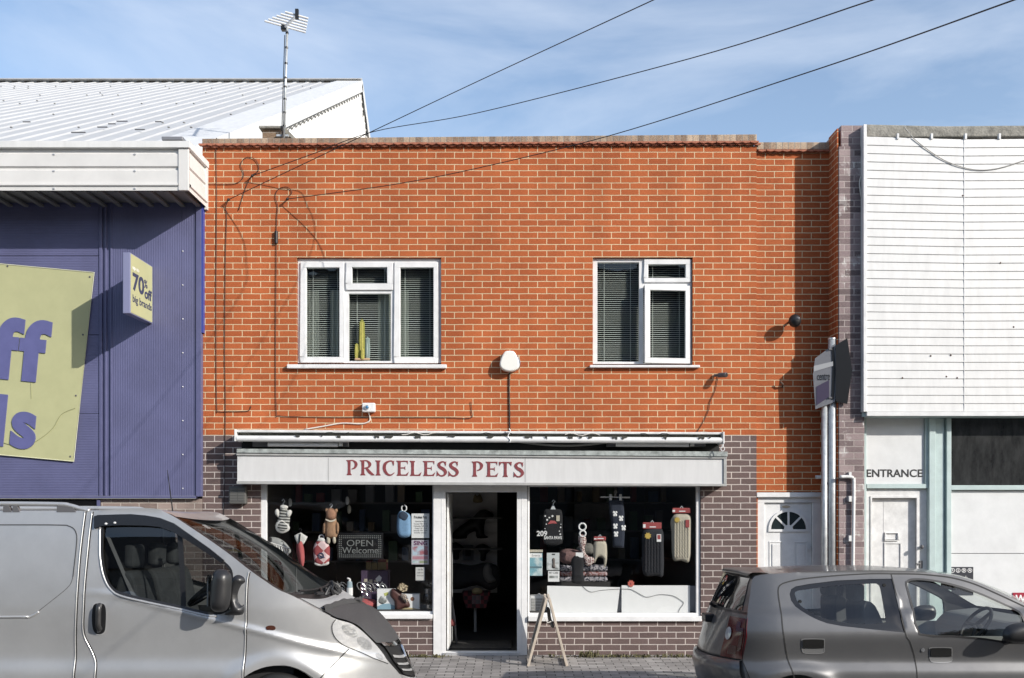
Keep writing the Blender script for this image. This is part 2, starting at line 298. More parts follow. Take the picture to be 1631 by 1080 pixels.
GREEN = mat('pale green sign face', (.41, .41, .225), .55, var=.06, vscale=5); NAVY = mat('navy lettering', (.035, .04, .085), .5); VIO = mat('violet lettering', (.105, .11, .26), .5, var=.1)

# ------------------------------------------------------------------ ground
g = MB().box(-400, 400, -400, 400, -.6, -.13).build('ground', mat('bare ground', (.12, .115, .10), .95, var=.3, vscale=.5)); tag(g, kind='structure')
rd = MB().prismx([(-11.4, -.3), (-2.251, -.3), (-2.251, -.172), (-6.8, -.02), (-11.4, -.15)], -90, 90).build('road', mat('asphalt', (.052, .052, .053), .88, var=.25, vscale=5, bump=.8, bscale=180)); tag(rd, kind='structure')
PAVE = brick('block paving', [(0, (.19, .18, .17)), (.5, (.31, .29, .275)), (1, (.40, .38, .36))], (.085, .08, .075), wid=.2, row=.1, joint=.006, xs=.03, zs=0, horiz=True, bump=1, flecks=.5, stain=.3)
pv = MB().box(-90, 90, -2.1, .30, -.3, 0).build('pavement', PAVE); tag(pv, kind='structure')
k = MB().box(-90, 90, -2.25, -2.102, -.3, .004).build('kerb', mat('kerb stone', (.32, .31, .29), .85, var=.25, bump=.4)); tag(k, kind='structure')
k2 = MB().box(-90, 90, -13.6, -11.4, -.3, 0).build('far_pavement', PAVE); tag(k2, kind='structure')

# ------------------------------------------------------------------ the brick pet shop
SX0, SX1 = X_(322.5), X_(1205)
shop = thing('brick_shop', 'two storey orange brick pet shop with white windows and brown brick base', 'shop', ((SX0+SX1)/2, 0, 0))
ZB = .052+35*.075; ZT = Z_(233)
WL = R_(472.6, 410.4, 702.7, 581.5); WR = R_(944.2, 410, 1103.3, 583)
mb = wall(MB(), SX0, SX1, ZB, ZT, [WL, WR], 0, .25)
mb.box(SX0, SX0+.25, .25, 8, ZB, ZT); mb.box(SX1-.25, SX1, .25, 8, ZB, ZT); mb.box(SX0, SX1, 8, 8.25, 0, ZT)
mb.build('wall', BRK, shop)
HL = R_(414.5, 768, 690, 985.5); HD = (X_(690), X_(840), 0, Z_(768)); HR = R_(840, 768, 1116.3, 989)
mb = wall(MB(), SX0, SX1, -.1, ZB, [HL, (HD[0], HD[1], -.2, HD[3]), HR], 0, .25)
mb.box(SX0, SX0+.25, .25, 8, -.1, ZB); mb.box(SX1-.25, SX1, .25, 8, -.1, ZB); mb.build('base_wall', BRN, shop)
MB().box(SX0+.25, SX1-.25, .25, 8, ZT-.32, ZT-.2).build('roof', mat('roof felt', (.08, .08, .08), .9), shop)
mb = MB()
def coping(mb, a, b, yt, yb, y0, y1): mb.prism([(X_(a), Z_(yb[0])), (X_(b), Z_(yb[1])), (X_(b), Z_(yt[1])), (X_(a), Z_(yt[0]))], y0, y1)
coping(mb, 322.5, 1205, (221.5, 214.5), (231, 226.5), -.015, .235); mb.build('coping', COP, shop, bevel=.006)
mb = MB(); n = 66
for i in range(n):                    # two courses of plain tile under the coping, each tile a little out of line
    a = 318.5+(1207.5-318.5)*i/n; b = a+(1207.5-318.5)/n-.6; t = (a-318)/890; zt = 231-4.5*t; j = random.uniform(-.006, .006)
    mb.prism([(X_(a), Z_(zt+2.2)), (X_((a+b)/2), Z_(zt+3.6)), (X_(b), Z_(zt+2.2)), (X_(b), Z_(zt+.05)), (X_(a), Z_(zt+.05))], -.055+j, -.002)
    mb.prism([(X_(a+5), Z_(zt+4.6)), (X_((a+b)/2+5), Z_(zt+5.6)), (X_(b+4), Z_(zt+4.6)), (X_(b+4), Z_(zt+2.4)), (X_(a+5), Z_(zt+2.4))], -.03+j, -.002)
mb.build('tile_creasing', TILE, shop)
# chimney behind the parapet
mb = MB().box(X_(418, 1.2), X_(447, 1.2), 1.2, 1.9, ZT-.3, Z_(206.5, 1.2)); ch = mb.build('chimney', CHI, shop)
MB().box(X_(412, 1.15), X_(450, 1.15), 1.15, 1.95, Z_(206.3, 1.2), Z_(202, 1.2)).build('chimney_cap', CONC, ch, bevel=.012)
MB().prism([(X_(450.2, 1.2), Z_(202, 1.2)), (X_(454, 1.2), Z_(202, 1.2)), (X_(473, 1.2), Z_(221, 1.2)), (X_(467, 1.2), Z_(221, 1.2)), (X_(450.2, 1.2), Z_(207, 1.2))], 1.25, 1.5).build('sloping_coping', CONC, ch)
MB().prism([(X_(447.2, 1.2), Z_(209, 1.2)), (X_(450, 1.2), Z_(207.5, 1.2)), (X_(466, 1.2), Z_(221, 1.2)), (X_(447.2, 1.2), Z_(221, 1.2))], 1.3, 1.45).build('sloping_wall', CHI, ch)

def window(par, name, o, panes, sashes, y, sill, blinds=True):
    fr = MB(); cuts = [p for p in panes]+[s[0] for s in sashes]
    wall(fr, o[0]+.004, o[1]-.004, o[2]+.03, o[3]-.003, cuts, y, .07); f = fr.build(name, PVC, par, bevel=.004)
    for p in panes: MB().quad((p[0], y+.03, p[2]), (p[1], y+.03, p[2]), (p[1], y+.03, p[3]), (p[0], y+.03, p[3])).build('pane', WGLASS, f)
    for so_, si, hinge in sashes:
        m = MB().frame(so_, si, y-.022, y+.045); b = MB()
        gm = MB().quad((si[0], y+.01, si[2]), (si[1], y+.01, si[2]), (si[1], y+.01, si[3]), (si[0], y+.01, si[3]))
        if hinge:
            for q in (m, gm):
                c_, s2 = math.cos(hinge), math.sin(hinge); hx = so_[1]
                q.v = [(hx+(x-hx)*c_, yy+(x-hx)*s2, z) for x, yy, z in q.v]
        m.build('sash', PVC, f, bevel=.006); gm.build('pane', WGLASS, f)
    MB().box(sill[0], sill[1], y-.10, y-.0225, sill[2], sill[3]).build('sill', PVC, f, bevel=.008)
    if blinds:
        for i, p in enumerate(blinds):
            m = MB(); z = p[2]+.01
            while z < p[3]:
                m.quad((p[0], y+.105, z), (p[1], y+.105, z), (p[1], y+.128, z+.009), (p[0], y+.128, z+.009)); z += .0255
            for fx in (.22, .8): 
                xx = p[0]+(p[1]-p[0])*fx; m.box(xx-.002, xx+.002, y+.099, y+.103, p[2], p[3])
            m.build('blind', SLATM, f)
    return f
wl_ = [R_(487.2, 425, 539.8, 568.2), R_(560, 424.6, 616, 450.7), R_(554.4, 466.4, 621.6, 574.3), R_(637, 425, 690, 568.2)]
window(shop, 'window', WL, [wl_[2]], [(R_(477.7, 416.5, 546.9, 577.3), wl_[0], 0), (R_(550.5, 416.5, 625.3, 461.3), wl_[1], 0), (R_(627.6, 416.5, 697.6, 578.2), wl_[3], 0)], .045,
       (X_(458.3), X_(711.8), Z_(587.5), Z_(581.2)), [R_(480, 418, 548, 577), R_(549, 418, 626, 577), R_(628, 418, 697, 577)])
wr_ = [R_(952, 416.3, 1018.8, 575.5), R_(1033, 420, 1092.5, 442), R_(1034.5, 462.5, 1092, 570.5)]
window(shop, 'window', WR, [wr_[0]], [(R_(1026.3, 412, 1101.3, 449), wr_[1], 0), (R_(1025.5, 454.5, 1100.5, 578.8), wr_[2], math.radians(7))], .045,
       (X_(938.8), X_(1113.8), Z_(586.3), Z_(582.2)), [R_(948, 413, 1021, 578), R_(1026, 413, 1100, 578)])
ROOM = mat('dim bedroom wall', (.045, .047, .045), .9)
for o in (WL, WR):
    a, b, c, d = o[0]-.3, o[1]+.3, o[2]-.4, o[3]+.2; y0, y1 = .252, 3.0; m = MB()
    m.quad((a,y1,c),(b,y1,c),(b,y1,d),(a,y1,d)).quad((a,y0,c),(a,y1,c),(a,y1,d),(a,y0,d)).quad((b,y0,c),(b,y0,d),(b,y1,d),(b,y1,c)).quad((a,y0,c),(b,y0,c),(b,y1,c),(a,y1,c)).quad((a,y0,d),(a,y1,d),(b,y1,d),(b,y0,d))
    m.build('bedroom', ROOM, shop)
CURT = mat('pale curtain', (.44, .46, .42), .9, var=.2, stretch=(12, 1, .3), vscale=3)
for x0, x1 in ((478, 503), (521, 552), (598, 630), (628, 648)):
    m = MB(); n = 18
    for i in range(n):
        xa = X_(x0+(x1-x0)*i/n); xb = X_(x0+(x1-x0)*(i+1)/n); ya = .22+.018*math.sin(i*1.7); yb = .22+.018*math.sin((i+1)*1.7)
        m.quad((xa, ya, WL[2]+.03), (xb, yb, WL[2]+.03), (xb, yb, WL[3]-.35), (xa, ya, WL[3]-.35))
    m.build('curtain', CURT, shop, smooth=True)

cac = thing('cactus', 'green columnar cactus with small arms in a dish behind the left upstairs window', 'cactus', P(577, 574, .095)); CGR = mat('cactus green', (.36, .33, .07), .7, var=.25, vscale=30, bump=.4); CGG = mat('grey cactus', (.34, .40, .38), .7)
def stem(px, y0, y1, r, mt, nm, yy=.09):
    m = MB(); n = 20; H_ = 9; vs = []; a = P(px, y1, yy); h = (y1-y0)/s_(yy); r = r/s_(yy)
    for j in range(H_+1):
        t = j/H_; rr = r*(.8+.2*math.sin(math.pi*min(t*1.2, 1))) if t < .85 else r*math.sqrt(max(0, 1-((t-.85)/.15)**2))*.9
        for k in range(n): q = rr*(1 if k % 2 else .80); vs.append((a.x+q*math.cos(2*math.pi*k/n), a.y+q*.6*math.sin(2*math.pi*k/n), a.z+h*t))
    m.add(vs, [(j*n+k, j*n+(k+1) % n, (j+1)*n+(k+1) % n, (j+1)*n+k) for j in range(H_) for k in range(n)]); m.build(nm, mt, cac)
stem(576.5, 507, 572, 5.3, CGR, 'stem'); stem(568, 546.5, 571, 3.6, CGR, 'arm', .085); stem(577.5, 555, 572, 3.0, CGR, 'arm', .055); stem(585.5, 536, 572, 4.3, CGG, 'arm', .092)
MB().box(X_(565, .08), X_(589, .08), .058, .10, Z_(574, .08), Z_(570.5, .08)).build('dish', mat('terracotta dish', (.42, .28, .17), .8), cac, bevel=.01)
# shopfront
fy = .02
sf = wall(MB(), HL[0]+.003, HL[1]-.003, HL[2]+.003, HL[3]-.002, [R_(424, 771.5, 688.5, 974.4)], fy, .055).build('shop_window', PVC, shop, bevel=.005)
p = R_(424, 771.5, 688.5, 974.4); MB().quad((p[0], fy+.012, p[2]), (p[1], fy+.012, p[2]), (p[1], fy+.012, p[3]), (p[0], fy+.012, p[3])).build('pane', SGLASS, sf)
MB().box(X_(415), X_(689), -.045, fy-.003, Z_(985.2), Z_(978)).build('sill', PVC, sf, bevel=.006)
sf2 = wall(MB(), HR[0]+.003, HR[1]-.003, HR[2]+.003, HR[3]-.002, [R_(843.5, 775.5, 1109.3, 976.8)], fy, .055).build('shop_window', PVC, shop, bevel=.005)
p = R_(843.5, 775.5, 1109.3, 976.8); MB().quad((p[0], fy+.012, p[2]), (p[1], fy+.012, p[2]), (p[1], fy+.012, p[3]), (p[0], fy+.012, p[3])).build('pane', SGLASS, sf2)
MB().box(X_(841), X_(1116.8), -.045, fy-.003, Z_(989), Z_(981)).build('sill', PVC, sf2, bevel=.006)
df = wall(MB(), HD[0]+.003, HD[1]-.003, .0, HD[3]-.002, [(X_(709.5), X_(823.5), .035, Z_(784))], -.012, .12); 
for a, b in ((703.2, 704.4), (831, 832.2)): df.box(X_(a), X_(b), -.0145, -.0125, .05, HD[3]-.05)
df = df.build('shop_doorway', PVC, shop, bevel=.006)
MB().box(X_(706), X_(827), -.03, -.0125, .0, .03).build('threshold', ALU, df)
da = MB().box(X_(710.5), X_(713.5), .12, .95, .04, Z_(786)).build('door', PVCD, df, bevel=.005)   # door leaf swung inwards against the left side
# interior
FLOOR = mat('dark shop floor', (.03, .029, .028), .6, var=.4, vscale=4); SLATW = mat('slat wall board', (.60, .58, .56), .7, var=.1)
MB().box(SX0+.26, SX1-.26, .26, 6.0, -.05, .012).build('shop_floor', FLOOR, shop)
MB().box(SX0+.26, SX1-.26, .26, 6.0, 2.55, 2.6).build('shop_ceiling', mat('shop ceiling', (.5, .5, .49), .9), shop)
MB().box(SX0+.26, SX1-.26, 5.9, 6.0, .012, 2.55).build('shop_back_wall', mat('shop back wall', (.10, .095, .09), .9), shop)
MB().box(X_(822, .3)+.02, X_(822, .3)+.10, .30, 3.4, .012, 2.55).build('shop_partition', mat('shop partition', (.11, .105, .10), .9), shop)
for nm, x0, x1, yy in (('window', 425, 690, 2.2), ('window', 850, 1112, 2.6)):
    for z in (1.0, 1.42, 1.84): MB().box(X_(x0, yy), X_(x1, yy), yy, yy+.35, z-.025, z).build('stock_shelf', mat('stock shelf', (.16, .15, .14), .7), shop)
PK = [mat('packet '+k, c, .6) for k, c in (('tan', (.30, .22, .13)), ('grey', (.26, .26, .27)), ('red', (.25, .05, .05)), ('blue', (.08, .13, .24)), ('green', (.10, .17, .09)), ('cream', (.45, .42, .36)))]
for x0, x1, yy in ((430, 685, 2.2), (860, 1105, 2.6)):
    for z in (1.0, 1.42, 1.84):
        xx = x0
        while xx < x1-12:
            w_ = random.uniform(7, 15); h_ = random.uniform(.12, .32); xa, xb = X_(xx, yy), X_(xx+w_, yy); o = MB().box(xa, xb, yy+.03, yy+.15, z+.001, z+h_).build('goods_packet', random.choice(PK), None, bevel=.006)
            tag(o, 'dim packet of pet goods on a shelf deep inside the shop', 'packet', 'packets on the back shelves'); xx += w_+random.uniform(2, 22)
def slatwall(x0, x1, y, z0, z1):
    m = MB(); z = z0
    while z < z1-.02: m.box(x0, x1, y, y+.03, z, min(z+.135, z1)); z += .15
    m.box(x0, x1, y+.031, y+.05, z0, z1); m.build('slat_wall', SLATW, shop)
slatwall(X_(700, 2.6), X_(792, 2.6), 2.6, .5, 2.3); slatwall(X_(915, 3), X_(985, 3), 3.0, 1.0, 2.45)
m = MB()
for z in (1.62, 1.17): m.box(X_(705, 2.3), X_(800, 2.3), 2.3, 2.59, z-.02, z)
m.build('wall_shelf', mat('shelf board', (.12, .115, .11), .6), shop)
MB().box(X_(712), X_(815), .35, 1.0, .013, .03).build('door_mat', mat('coir mat', (.035, .033, .031), .95, bump=1, bscale=200), shop)
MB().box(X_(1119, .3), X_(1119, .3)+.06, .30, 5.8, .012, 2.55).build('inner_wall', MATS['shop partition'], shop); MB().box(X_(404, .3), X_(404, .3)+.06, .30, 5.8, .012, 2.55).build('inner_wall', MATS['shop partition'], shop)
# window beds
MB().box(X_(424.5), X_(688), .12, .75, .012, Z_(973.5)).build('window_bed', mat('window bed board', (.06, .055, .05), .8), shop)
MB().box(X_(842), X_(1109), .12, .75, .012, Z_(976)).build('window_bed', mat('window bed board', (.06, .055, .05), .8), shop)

# ------------------------------------------------------------------ fascia sign, awning, tube lights
fs = thing('fascia_sign', 'long grey white shop fascia board lettered in maroon PRICELESS PETS', 'shop sign', (X_(767, -.2), -.1, Z_(770, -.2)))
y = -.20
MB().prism([(X_(378, y), Z_(766, y)), (X_(1152, y), Z_(770.5, y)), (X_(1152, y), Z_(731, y)), (X_(378, y), Z_(725.5, y))], y, -.002).build('panel', mat('fascia panel', (.58, .58, .575), .4, var=.07, vscale=5, stretch=(3, 1, .5)), fs)
m = MB(); m.prism([(X_(377.4, y), Z_(771, y)), (X_(1157, y), Z_(774.5, y)), (X_(1157, y), Z_(770.6, y)), (X_(377.4, y), Z_(766.1, y))], y-.02, -.002)
m.prism([(X_(377, y), Z_(725.4, y)), (X_(1157, y), Z_(730.9, y)), (X_(1157, y), Z_(727.5, y)), (X_(377, y), Z_(721.5, y))], y-.02, -.002)
m.prism([(X_(1152.2, y), Z_(770.5, y)), (X_(1157, y), Z_(770.5, y)), (X_(1157, y), Z_(731, y)), (X_(1152.2, y), Z_(731, y))], y-.015, -.002)
m.build('trim', mat('grey fascia trim', (.36, .36, .35), .5, var=.15), fs, bevel=.004)
MB().prism([(X_(378, y), Z_(721.4, y)), (X_(1158, y), Z_(727.4, y)), (X_(1158, y), Z_(719.5, y)), (X_(378, y), Z_(715, y))], y-.035, -.002).build('top_flashing', LEAD, fs, bevel=.004)
m = MB()
for a in (522.5, 836): m.box(X_(a, y), X_(a+.8, y), y-.0015, y-.0005, Z_(768, y), Z_(729, y))
m.build('panel_joint', mat('joint line', (.25, .25, .25), .7), fs)
LET = MB(); cnt = [0]
def poly(pts, ox, oz, wx, wz):
    cnt[0] += 1; LET.prism([(ox+a*wx, oz+b*wz) for a, b in pts], y-.003-.000008*cnt[0], y-.0006)
def stroke(pts, ws, ox, oz, wx, wz):
    c = cr([(*p, q) for p, q in zip(pts, ws)], 6); L, R = [], []
    for i in range(len(c)):
        t = c[min(i+1, len(c)-1)][:2]-c[max(i-1, 0)][:2]; t = t/max(np.linalg.norm(t), 1e-9); n = np.array([-t[1], t[0]])*c[i][2]/2
        L.append(c[i][:2]+n); R.append(c[i][:2]-n)
    for i in range(len(c)-1): poly([L[i], R[i], R[i+1], L[i+1]], ox, oz, wx, wz)
STEM = lambda x, w=.2, f=1: [(x-w*.85, 0), (x+w*.85, 0), (x+w*.8, .05), (x+w*.5, .13), (x+w*.44, .5), (x+w*.5, .88), (x+w*(.8 if f else .5), .96), (x+w*(.8 if f else .5), 1), (x-w*.95, 1.01), (x-w*.9, .96), (x-w*.5, .88), (x-w*.44, .5), (x-w*.5, .13), (x-w*.8, .05)]
def letter(ch, ox, oz, h):
    S = lambda p, q: stroke(p, q, ox, oz, h, h); Q = lambda p: poly(p, ox, oz, h, h)
    if ch == 'P': Q(STEM(.2, .2, 0)); S([(.1, .96), (.45, .97), (.66, .76), (.58, .5), (.36, .40)], [.08, .09, .2, .13, .06])
    if ch == 'R': Q(STEM(.2, .2, 0)); S([(.1, .96), (.45, .97), (.66, .76), (.58, .55), (.3, .47)], [.08, .09, .2, .12, .07]); S([(.42, .5), (.66, .2), (.92, .03)], [.14, .2, .09]); Q([(.72, 0), (.98, 0), (.96, .06), (.75, .08)])
    if ch == 'I': Q(STEM(.2))
    if ch == 'C': S([(.76, .74), (.68, .93), (.46, .96), (.19, .78), (.13, .46), (.28, .14), (.55, .03), (.8, .2)], [.05, .08, .1, .19, .21, .17, .1, .05]); Q([(.74, .64), (.79, 1), (.72, .97), (.64, .86)])
    if ch == 'E': Q(STEM(.2, .2, 0)); Q([(.1, .92), (.75, .92), (.78, 1.0), (.1, 1.0)]); Q([(.66, .97), (.78, 1.0), (.76, .76)]); Q([(.25, .48), (.56, .48), (.56, .56), (.25, .56)]); Q([(.58, .38), (.60, .38), (.60, .66), (.52, .53)]); Q([(.1, 0), (.74, 0), (.74, .085), (.1, .085)]); Q([(.58, .05), (.74, .0), (.84, .27)])
    if ch == 'L': Q(STEM(.2)); Q([(.1, 0), (.7, 0), (.7, .085), (.1, .085)]); Q([(.54, .05), (.70, 0), (.80, .27)])
    if ch == 'S': S([(.64, .76), (.58, .92), (.38, .95), (.18, .80), (.24, .62), (.5, .45), (.62, .26), (.5, .06), (.26, .04), (.08, .25)], [.05, .07, .11, .19, .2, .22, .2, .12, .09, .05]); Q([(.62, .66), (.67, 1.0), (.52, .9)]); Q([(.04, .36), (.02, -.02), (.2, .08)])
    if ch == 'T': Q(STEM(.43)); Q([(.03, .92), (.83, .92), (.86, 1), (.0, 1)]); Q([(.0, 1), (.2, .95), (.03, .72)]); Q([(.86, 1), (.66, .95), (.83, .72)])
for ch, xa, t in (('P', 60, 0), ('R', 175, .08), ('I', 303, .16), ('C', 364, .2), ('E', 480, .28), ('L', 592, .36), ('E', 702, .43), ('S', 815, .51), ('S', 914, .57), ('P', 1112, .7), ('E', 1230, .78), ('T', 1340, .86), ('S', 1460, .94)):
    px = 540+xa/5.261; by = 720+(194+17*t)/5.261; letter(ch, X_(px, y), Z_(by, y), 126/5.261/s_(y))
LET.build('lettering', MAROON, fs)
aw = thing('awning', 'rolled up white shop awning cassette above the fascia board', 'awning', (X_(764, -.3), -.15, Z_(715, -.3)))
y = -.30
MB().prism([(X_(377, y), Z_(688.5, y)), (X_(1150, y), Z_(692, y)), (X_(1150, y), Z_(688.5, y)), (X_(377, y), Z_(684.5, y))], y, -.002).build('cover', PVCD, aw, bevel=.006)
a, b = P(377.5, 698.5, y), P(1150, 701.5, y); MB().tube([a, b], .036, 14).build('front_bar', PVC, aw, smooth=False, bevel=.003)
a, b = P(384, 691, -.16), P(1146, 694.5, -.16); mm = MB()
pts = [a.lerp(b, i/60)+Vector((0, random.uniform(-.006, .006), random.uniform(-.008, .004))) for i in range(61)]; mm.tube(pts, .05, 12); mm.build('fabric_roll', mat('mildewed canvas', (.30, .31, .27), .9, var=.6, vscale=12, bump=.5), aw, smooth=True)
m = MB(); xx = 470
while xx < 1140:
    w_ = random.uniform(3, 16); q = [(xx, 692.5+.0035*(xx-377))]+[(xx+w_*k/4, 694+.0035*(xx-377)+random.uniform(.2, 4.2)) for k in range(5)]+[(xx+w_, 692.5+.0035*(xx-377))]
    m.prism(PX(q, y-.04), y-.0405, y-.037); xx += w_+random.uniform(6, 60)
m.build('torn_edge', mat('torn canvas', (.05, .05, .045), .95), aw)
for k_, xs_ in enumerate((500, 640, 760, 900, 1020)): MB().tube([P(xs_+q*7, 690+.0035*(xs_-377)+2*math.sin(q*1.3+k_), y-.02) for q in range(9)], .005, 5).build('loose_cord', WCAB if k_ % 2 else CAB, aw)
m = MB(); m.prismx([(y-.03, Z_(703, y)), (y-.03, Z_(684, y)), (-.01, Z_(684, y)), (-.01, Z_(703, y))], X_(374, y), X_(377, y)); m.prismx([(y-.04, Z_(707, y)), (y-.04, Z_(688, y)), (-.01, Z_(688, y)), (-.01, Z_(707, y))], X_(1150.5, y), X_(1153, y))
m.build('end_bracket', PVCD, aw, bevel=.004)
MB().box(X_(384, -.05), X_(1146, -.05), -.03, -.003, Z_(719, -.05), Z_(690, -.05)).build('back_board', mat('black back board', (.02, .02, .02), .9), aw)
m = MB(); pts = [P(1152, 707, y-.02), P(1151, 712, y-.02)]; m.tube(pts, .008, 8); m.tube([P(1151+3*math.sin(k*math.pi/6), 715-3.5*math.cos(k*math.pi/6), y-.02) for k in range(13)], .005, 6); m.build('winding_eye', PVC, aw)
m = MB(); m.tube([P(811+2*math.sin(i), 683+i*2.4, y-.04) for i in range(10)], .006, 6); m.build('strap', PVC, aw)
pts = [P(820+20*i, 703+7*math.sin(math.pi*i/8), -.2) for i in range(9)]; MB().tube(pts, .012, 8).build('loose_cable', mat('grey sleeve', (.25, .25, .24), .7), aw, smooth=True)
for lb, x0, x1, xa, xb in (('slim tube light under the awning at the PRICELESS end', 402, 554, 427, 538), ('slim tube light under the awning at the PETS end', 966.6, 1124, 981, 1097)):
    t = thing('strip_light', lb, 'light', (X_((x0+x1)/2, -.2), -.2, Z_(711, -.2)), 'tube lights under the awning')
    MB().box(X_(x0, -.2), X_(x1, -.2), -.20, -.10, Z_(711.5, -.2), Z_(703.5, -.2)).build('batten', GREYP, t, bevel=.006)
    MB().tube([P(xa, 708, -.225), P(xb, 708.5, -.225)], .026, 12).build('tube_cover', PVC, t, smooth=False)
    MB().box(X_(xb+2, -.2), X_(xb+8, -.2), -.24, -.201, Z_(711, -.2), Z_(705, -.2)).build('end_fitting', PVCD, t, bevel=.004)

# ------------------------------------------------------------------ small things on the shop wall
ab = thing('alarm_box', 'white rounded burglar alarm box between the two upstairs windows', 'alarm box', P(812, 591, -.03))
tri = crc([(803, 561), (812, 558.5), (820, 561), (827, 577), (825, 587), (812, 591.5), (799, 587), (796, 577)], 5); y = -.12
pts = PX(tri, y); MB().prism(pts, y, -.003).build('cover', mat('alarm cover', (.74, .73, .68), .4), ab, bevel=.02, seg=4)
MB().prism(PX([(824, 564), (829, 576), (827.5, 586), (826, 578)], y), y+.02, -.003).build('side_lens', mat('blue grey lens', (.10, .14, .20), .25), ab, bevel=.004)
fl = thing('flood_sensor', 'white square security sensor with blue lens above the fascia', 'sensor', P(587, 657, -.05))
MB().box(*[X_(576.5, -.1), X_(597, -.1), -.10, -.004, Z_(656, -.1), Z_(641.5, -.1)]).build('housing', PVC, fl, bevel=.012)
MB().tube([P(584.5, 648.5, -.10), P(584.5, 648.5, -.118)], .028, 16).build('bezel', ALU, fl); MB().ball(P(584.5, 648.5, -.116), .021, .012, .021).build('lens', mat('blue lens', (.05, .16, .30), .1, coat=1), fl, smooth=True)
def cam_(label, px, py, L, tilt):
    c = thing('security_camera', label, 'camera', P(px, py, -.02)); a = P(px, py, -.02); b = a+Vector((L*.8, -L, -.01)); MB().tube([a, a.lerp(b, .45)], .018, 10).build('bracket', GREYP, c)
    MB().tube([a.lerp(b, .35), b], .030, 14).build('body', GREYP, c, smooth=False, bevel=.004); MB().tube([b, b+(b-a).normalized()*.004], .024, 12).build('lens', BLK, c)
cam_('small grey bullet camera below right of the right upstairs window', 1138.5, 598, .14, 0)
vb = thing('vent_box', 'black louvred vent box on brown brick left of the shop window', 'vent', P(378, 802, -.05)); y = -.09
MB().box(X_(364, y), X_(391.5, y), y, -.003, Z_(803, y), Z_(774.5, y)).build('case', mat('dark grey case', (.085, .085, .08), .5), vb, bevel=.014)
m = MB(); 
for i in range(5):
    for a, b in ((366.5, 377), (378.5, 389)): m.box(X_(a, y), X_(b, y), y-.006, y-.0005, Z_(780.5+4.2*i, y), Z_(777.8+4.2*i, y))
m.build('louvre', mat('grey louvre', (.11, .11, .105), .5), vb)
y = -.012
def cable(label, pts, r=.0038, mt=CAB, n=4, cat='cable', yy=-.012, group=None, name='wall_cable'):
    q = [Vector(p) for p in cr([P(a, b, yy) for a, b in pts], n)]; m = MB().tube(q, r, 7)
    return tag(m.build(name, mt, None, smooth=True), label, cat, group)
cable('long black cable down the left edge of the shop front', [(346, 222), (344, 230), (345, 330), (344, 480), (345, 640), (349, 655), (365, 655.5), (392, 655), (398, 652), (400, 646)], n=5)
cable('black looped cable at top left under the coping', [(326, 293), (370, 293), (384, 287), (388, 276), (383, 262), (392, 251), (405, 253), (412, 264), (410, 274), (401, 280), (391, 300), (380, 335)], n=6)
cable('black cable running from the lowest left anchor straight down past the vent box', [(364, 318), (359, 332), (361, 345), (359, 420), (358, 560), (359, 640), (358, 740), (356, 860)], n=5)
cable('black cable looping to a splice and down left of the left window', [(457, 316), (465, 306), (457, 298), (444, 301), (438.5, 312), (442, 328), (441, 345), (440, 372), (440, 400), (439, 560), (440, 655), (444, 662), (470, 664), (560, 665), (700, 665), (748, 666), (751, 655), (750, 640)], n=6)
cable('dark lead from the right hand camera down to the awning', [(1144, 599), (1139, 622), (1131, 640), (1128, 655), (1118, 676), (1110, 688)], n=4)
cable('black vertical cable below the white alarm box', [(811.5, 590), (811, 620), (812, 690)], r=.008)
cable('white cable from the sensor drooping to the awning', [(586.5, 656), (589, 664), (588, 671), (575, 675), (545, 674), (515, 679), (485, 684)], mt=WCAB, r=.008)
sp = tag(MB().tube([P(440, 368, -.02), P(440, 388, -.02)], .022, 10).build('cable_splice', BLK, None, bevel=.006), 'black cable splice box on the cable left of the left window', 'cable box')
for nm, px, py in (('black cable anchor on the wall where the topmost overhead wire ends', 364, 318), ('black cable anchor below the looped cable at top left', 402, 280), ('black cable anchor at the end of the wire above the left window', 458, 317)):
    m = MB().tube([P(px, py, 0), P(px, py, -.07)], .010, 8); m.ball(P(px, py, -.07), .018, .018, .018, 8, 6); tag(m.build('cable_anchor', CAB), nm, 'anchor')
# overhead service wires
for lb, pts in (('overhead wire from left wall anchor rising steeply, topmost of three', ((364, 318, -.07), (590, 210.5, -1.3), (760, 130, -2.5), (1045, -2, -5.6), (1160, -55, -7.5))),
                ('overhead wire from top left loop bending at the coping, middle of three', ((402, 280, -.07), (500, 244.5, -.38), (596, 209.5, -.72), (760, 180, -1.7), (1100, 93, -4.6), (1390, 0, -7.2), (1500, -38, -8.2))),
                ('overhead wire crossing low above the left window, lowest of three', ((458, 317, -.07), (620, 295, -.7), (760, 268, -1.5), (975, 215, -3.0), (1300, 111, -5.8), (1615, 0, -8.0), (1740, -48, -8.8)))):
    q = [Vector(p) for p in cr([P(*p) for p in pts], 8)]
    tag(MB().tube(q, .0048, 7, r1=.0034).build('overhead_wire', CAB, None, smooth=True), lb, 'wire', 'overhead wires to the shop')
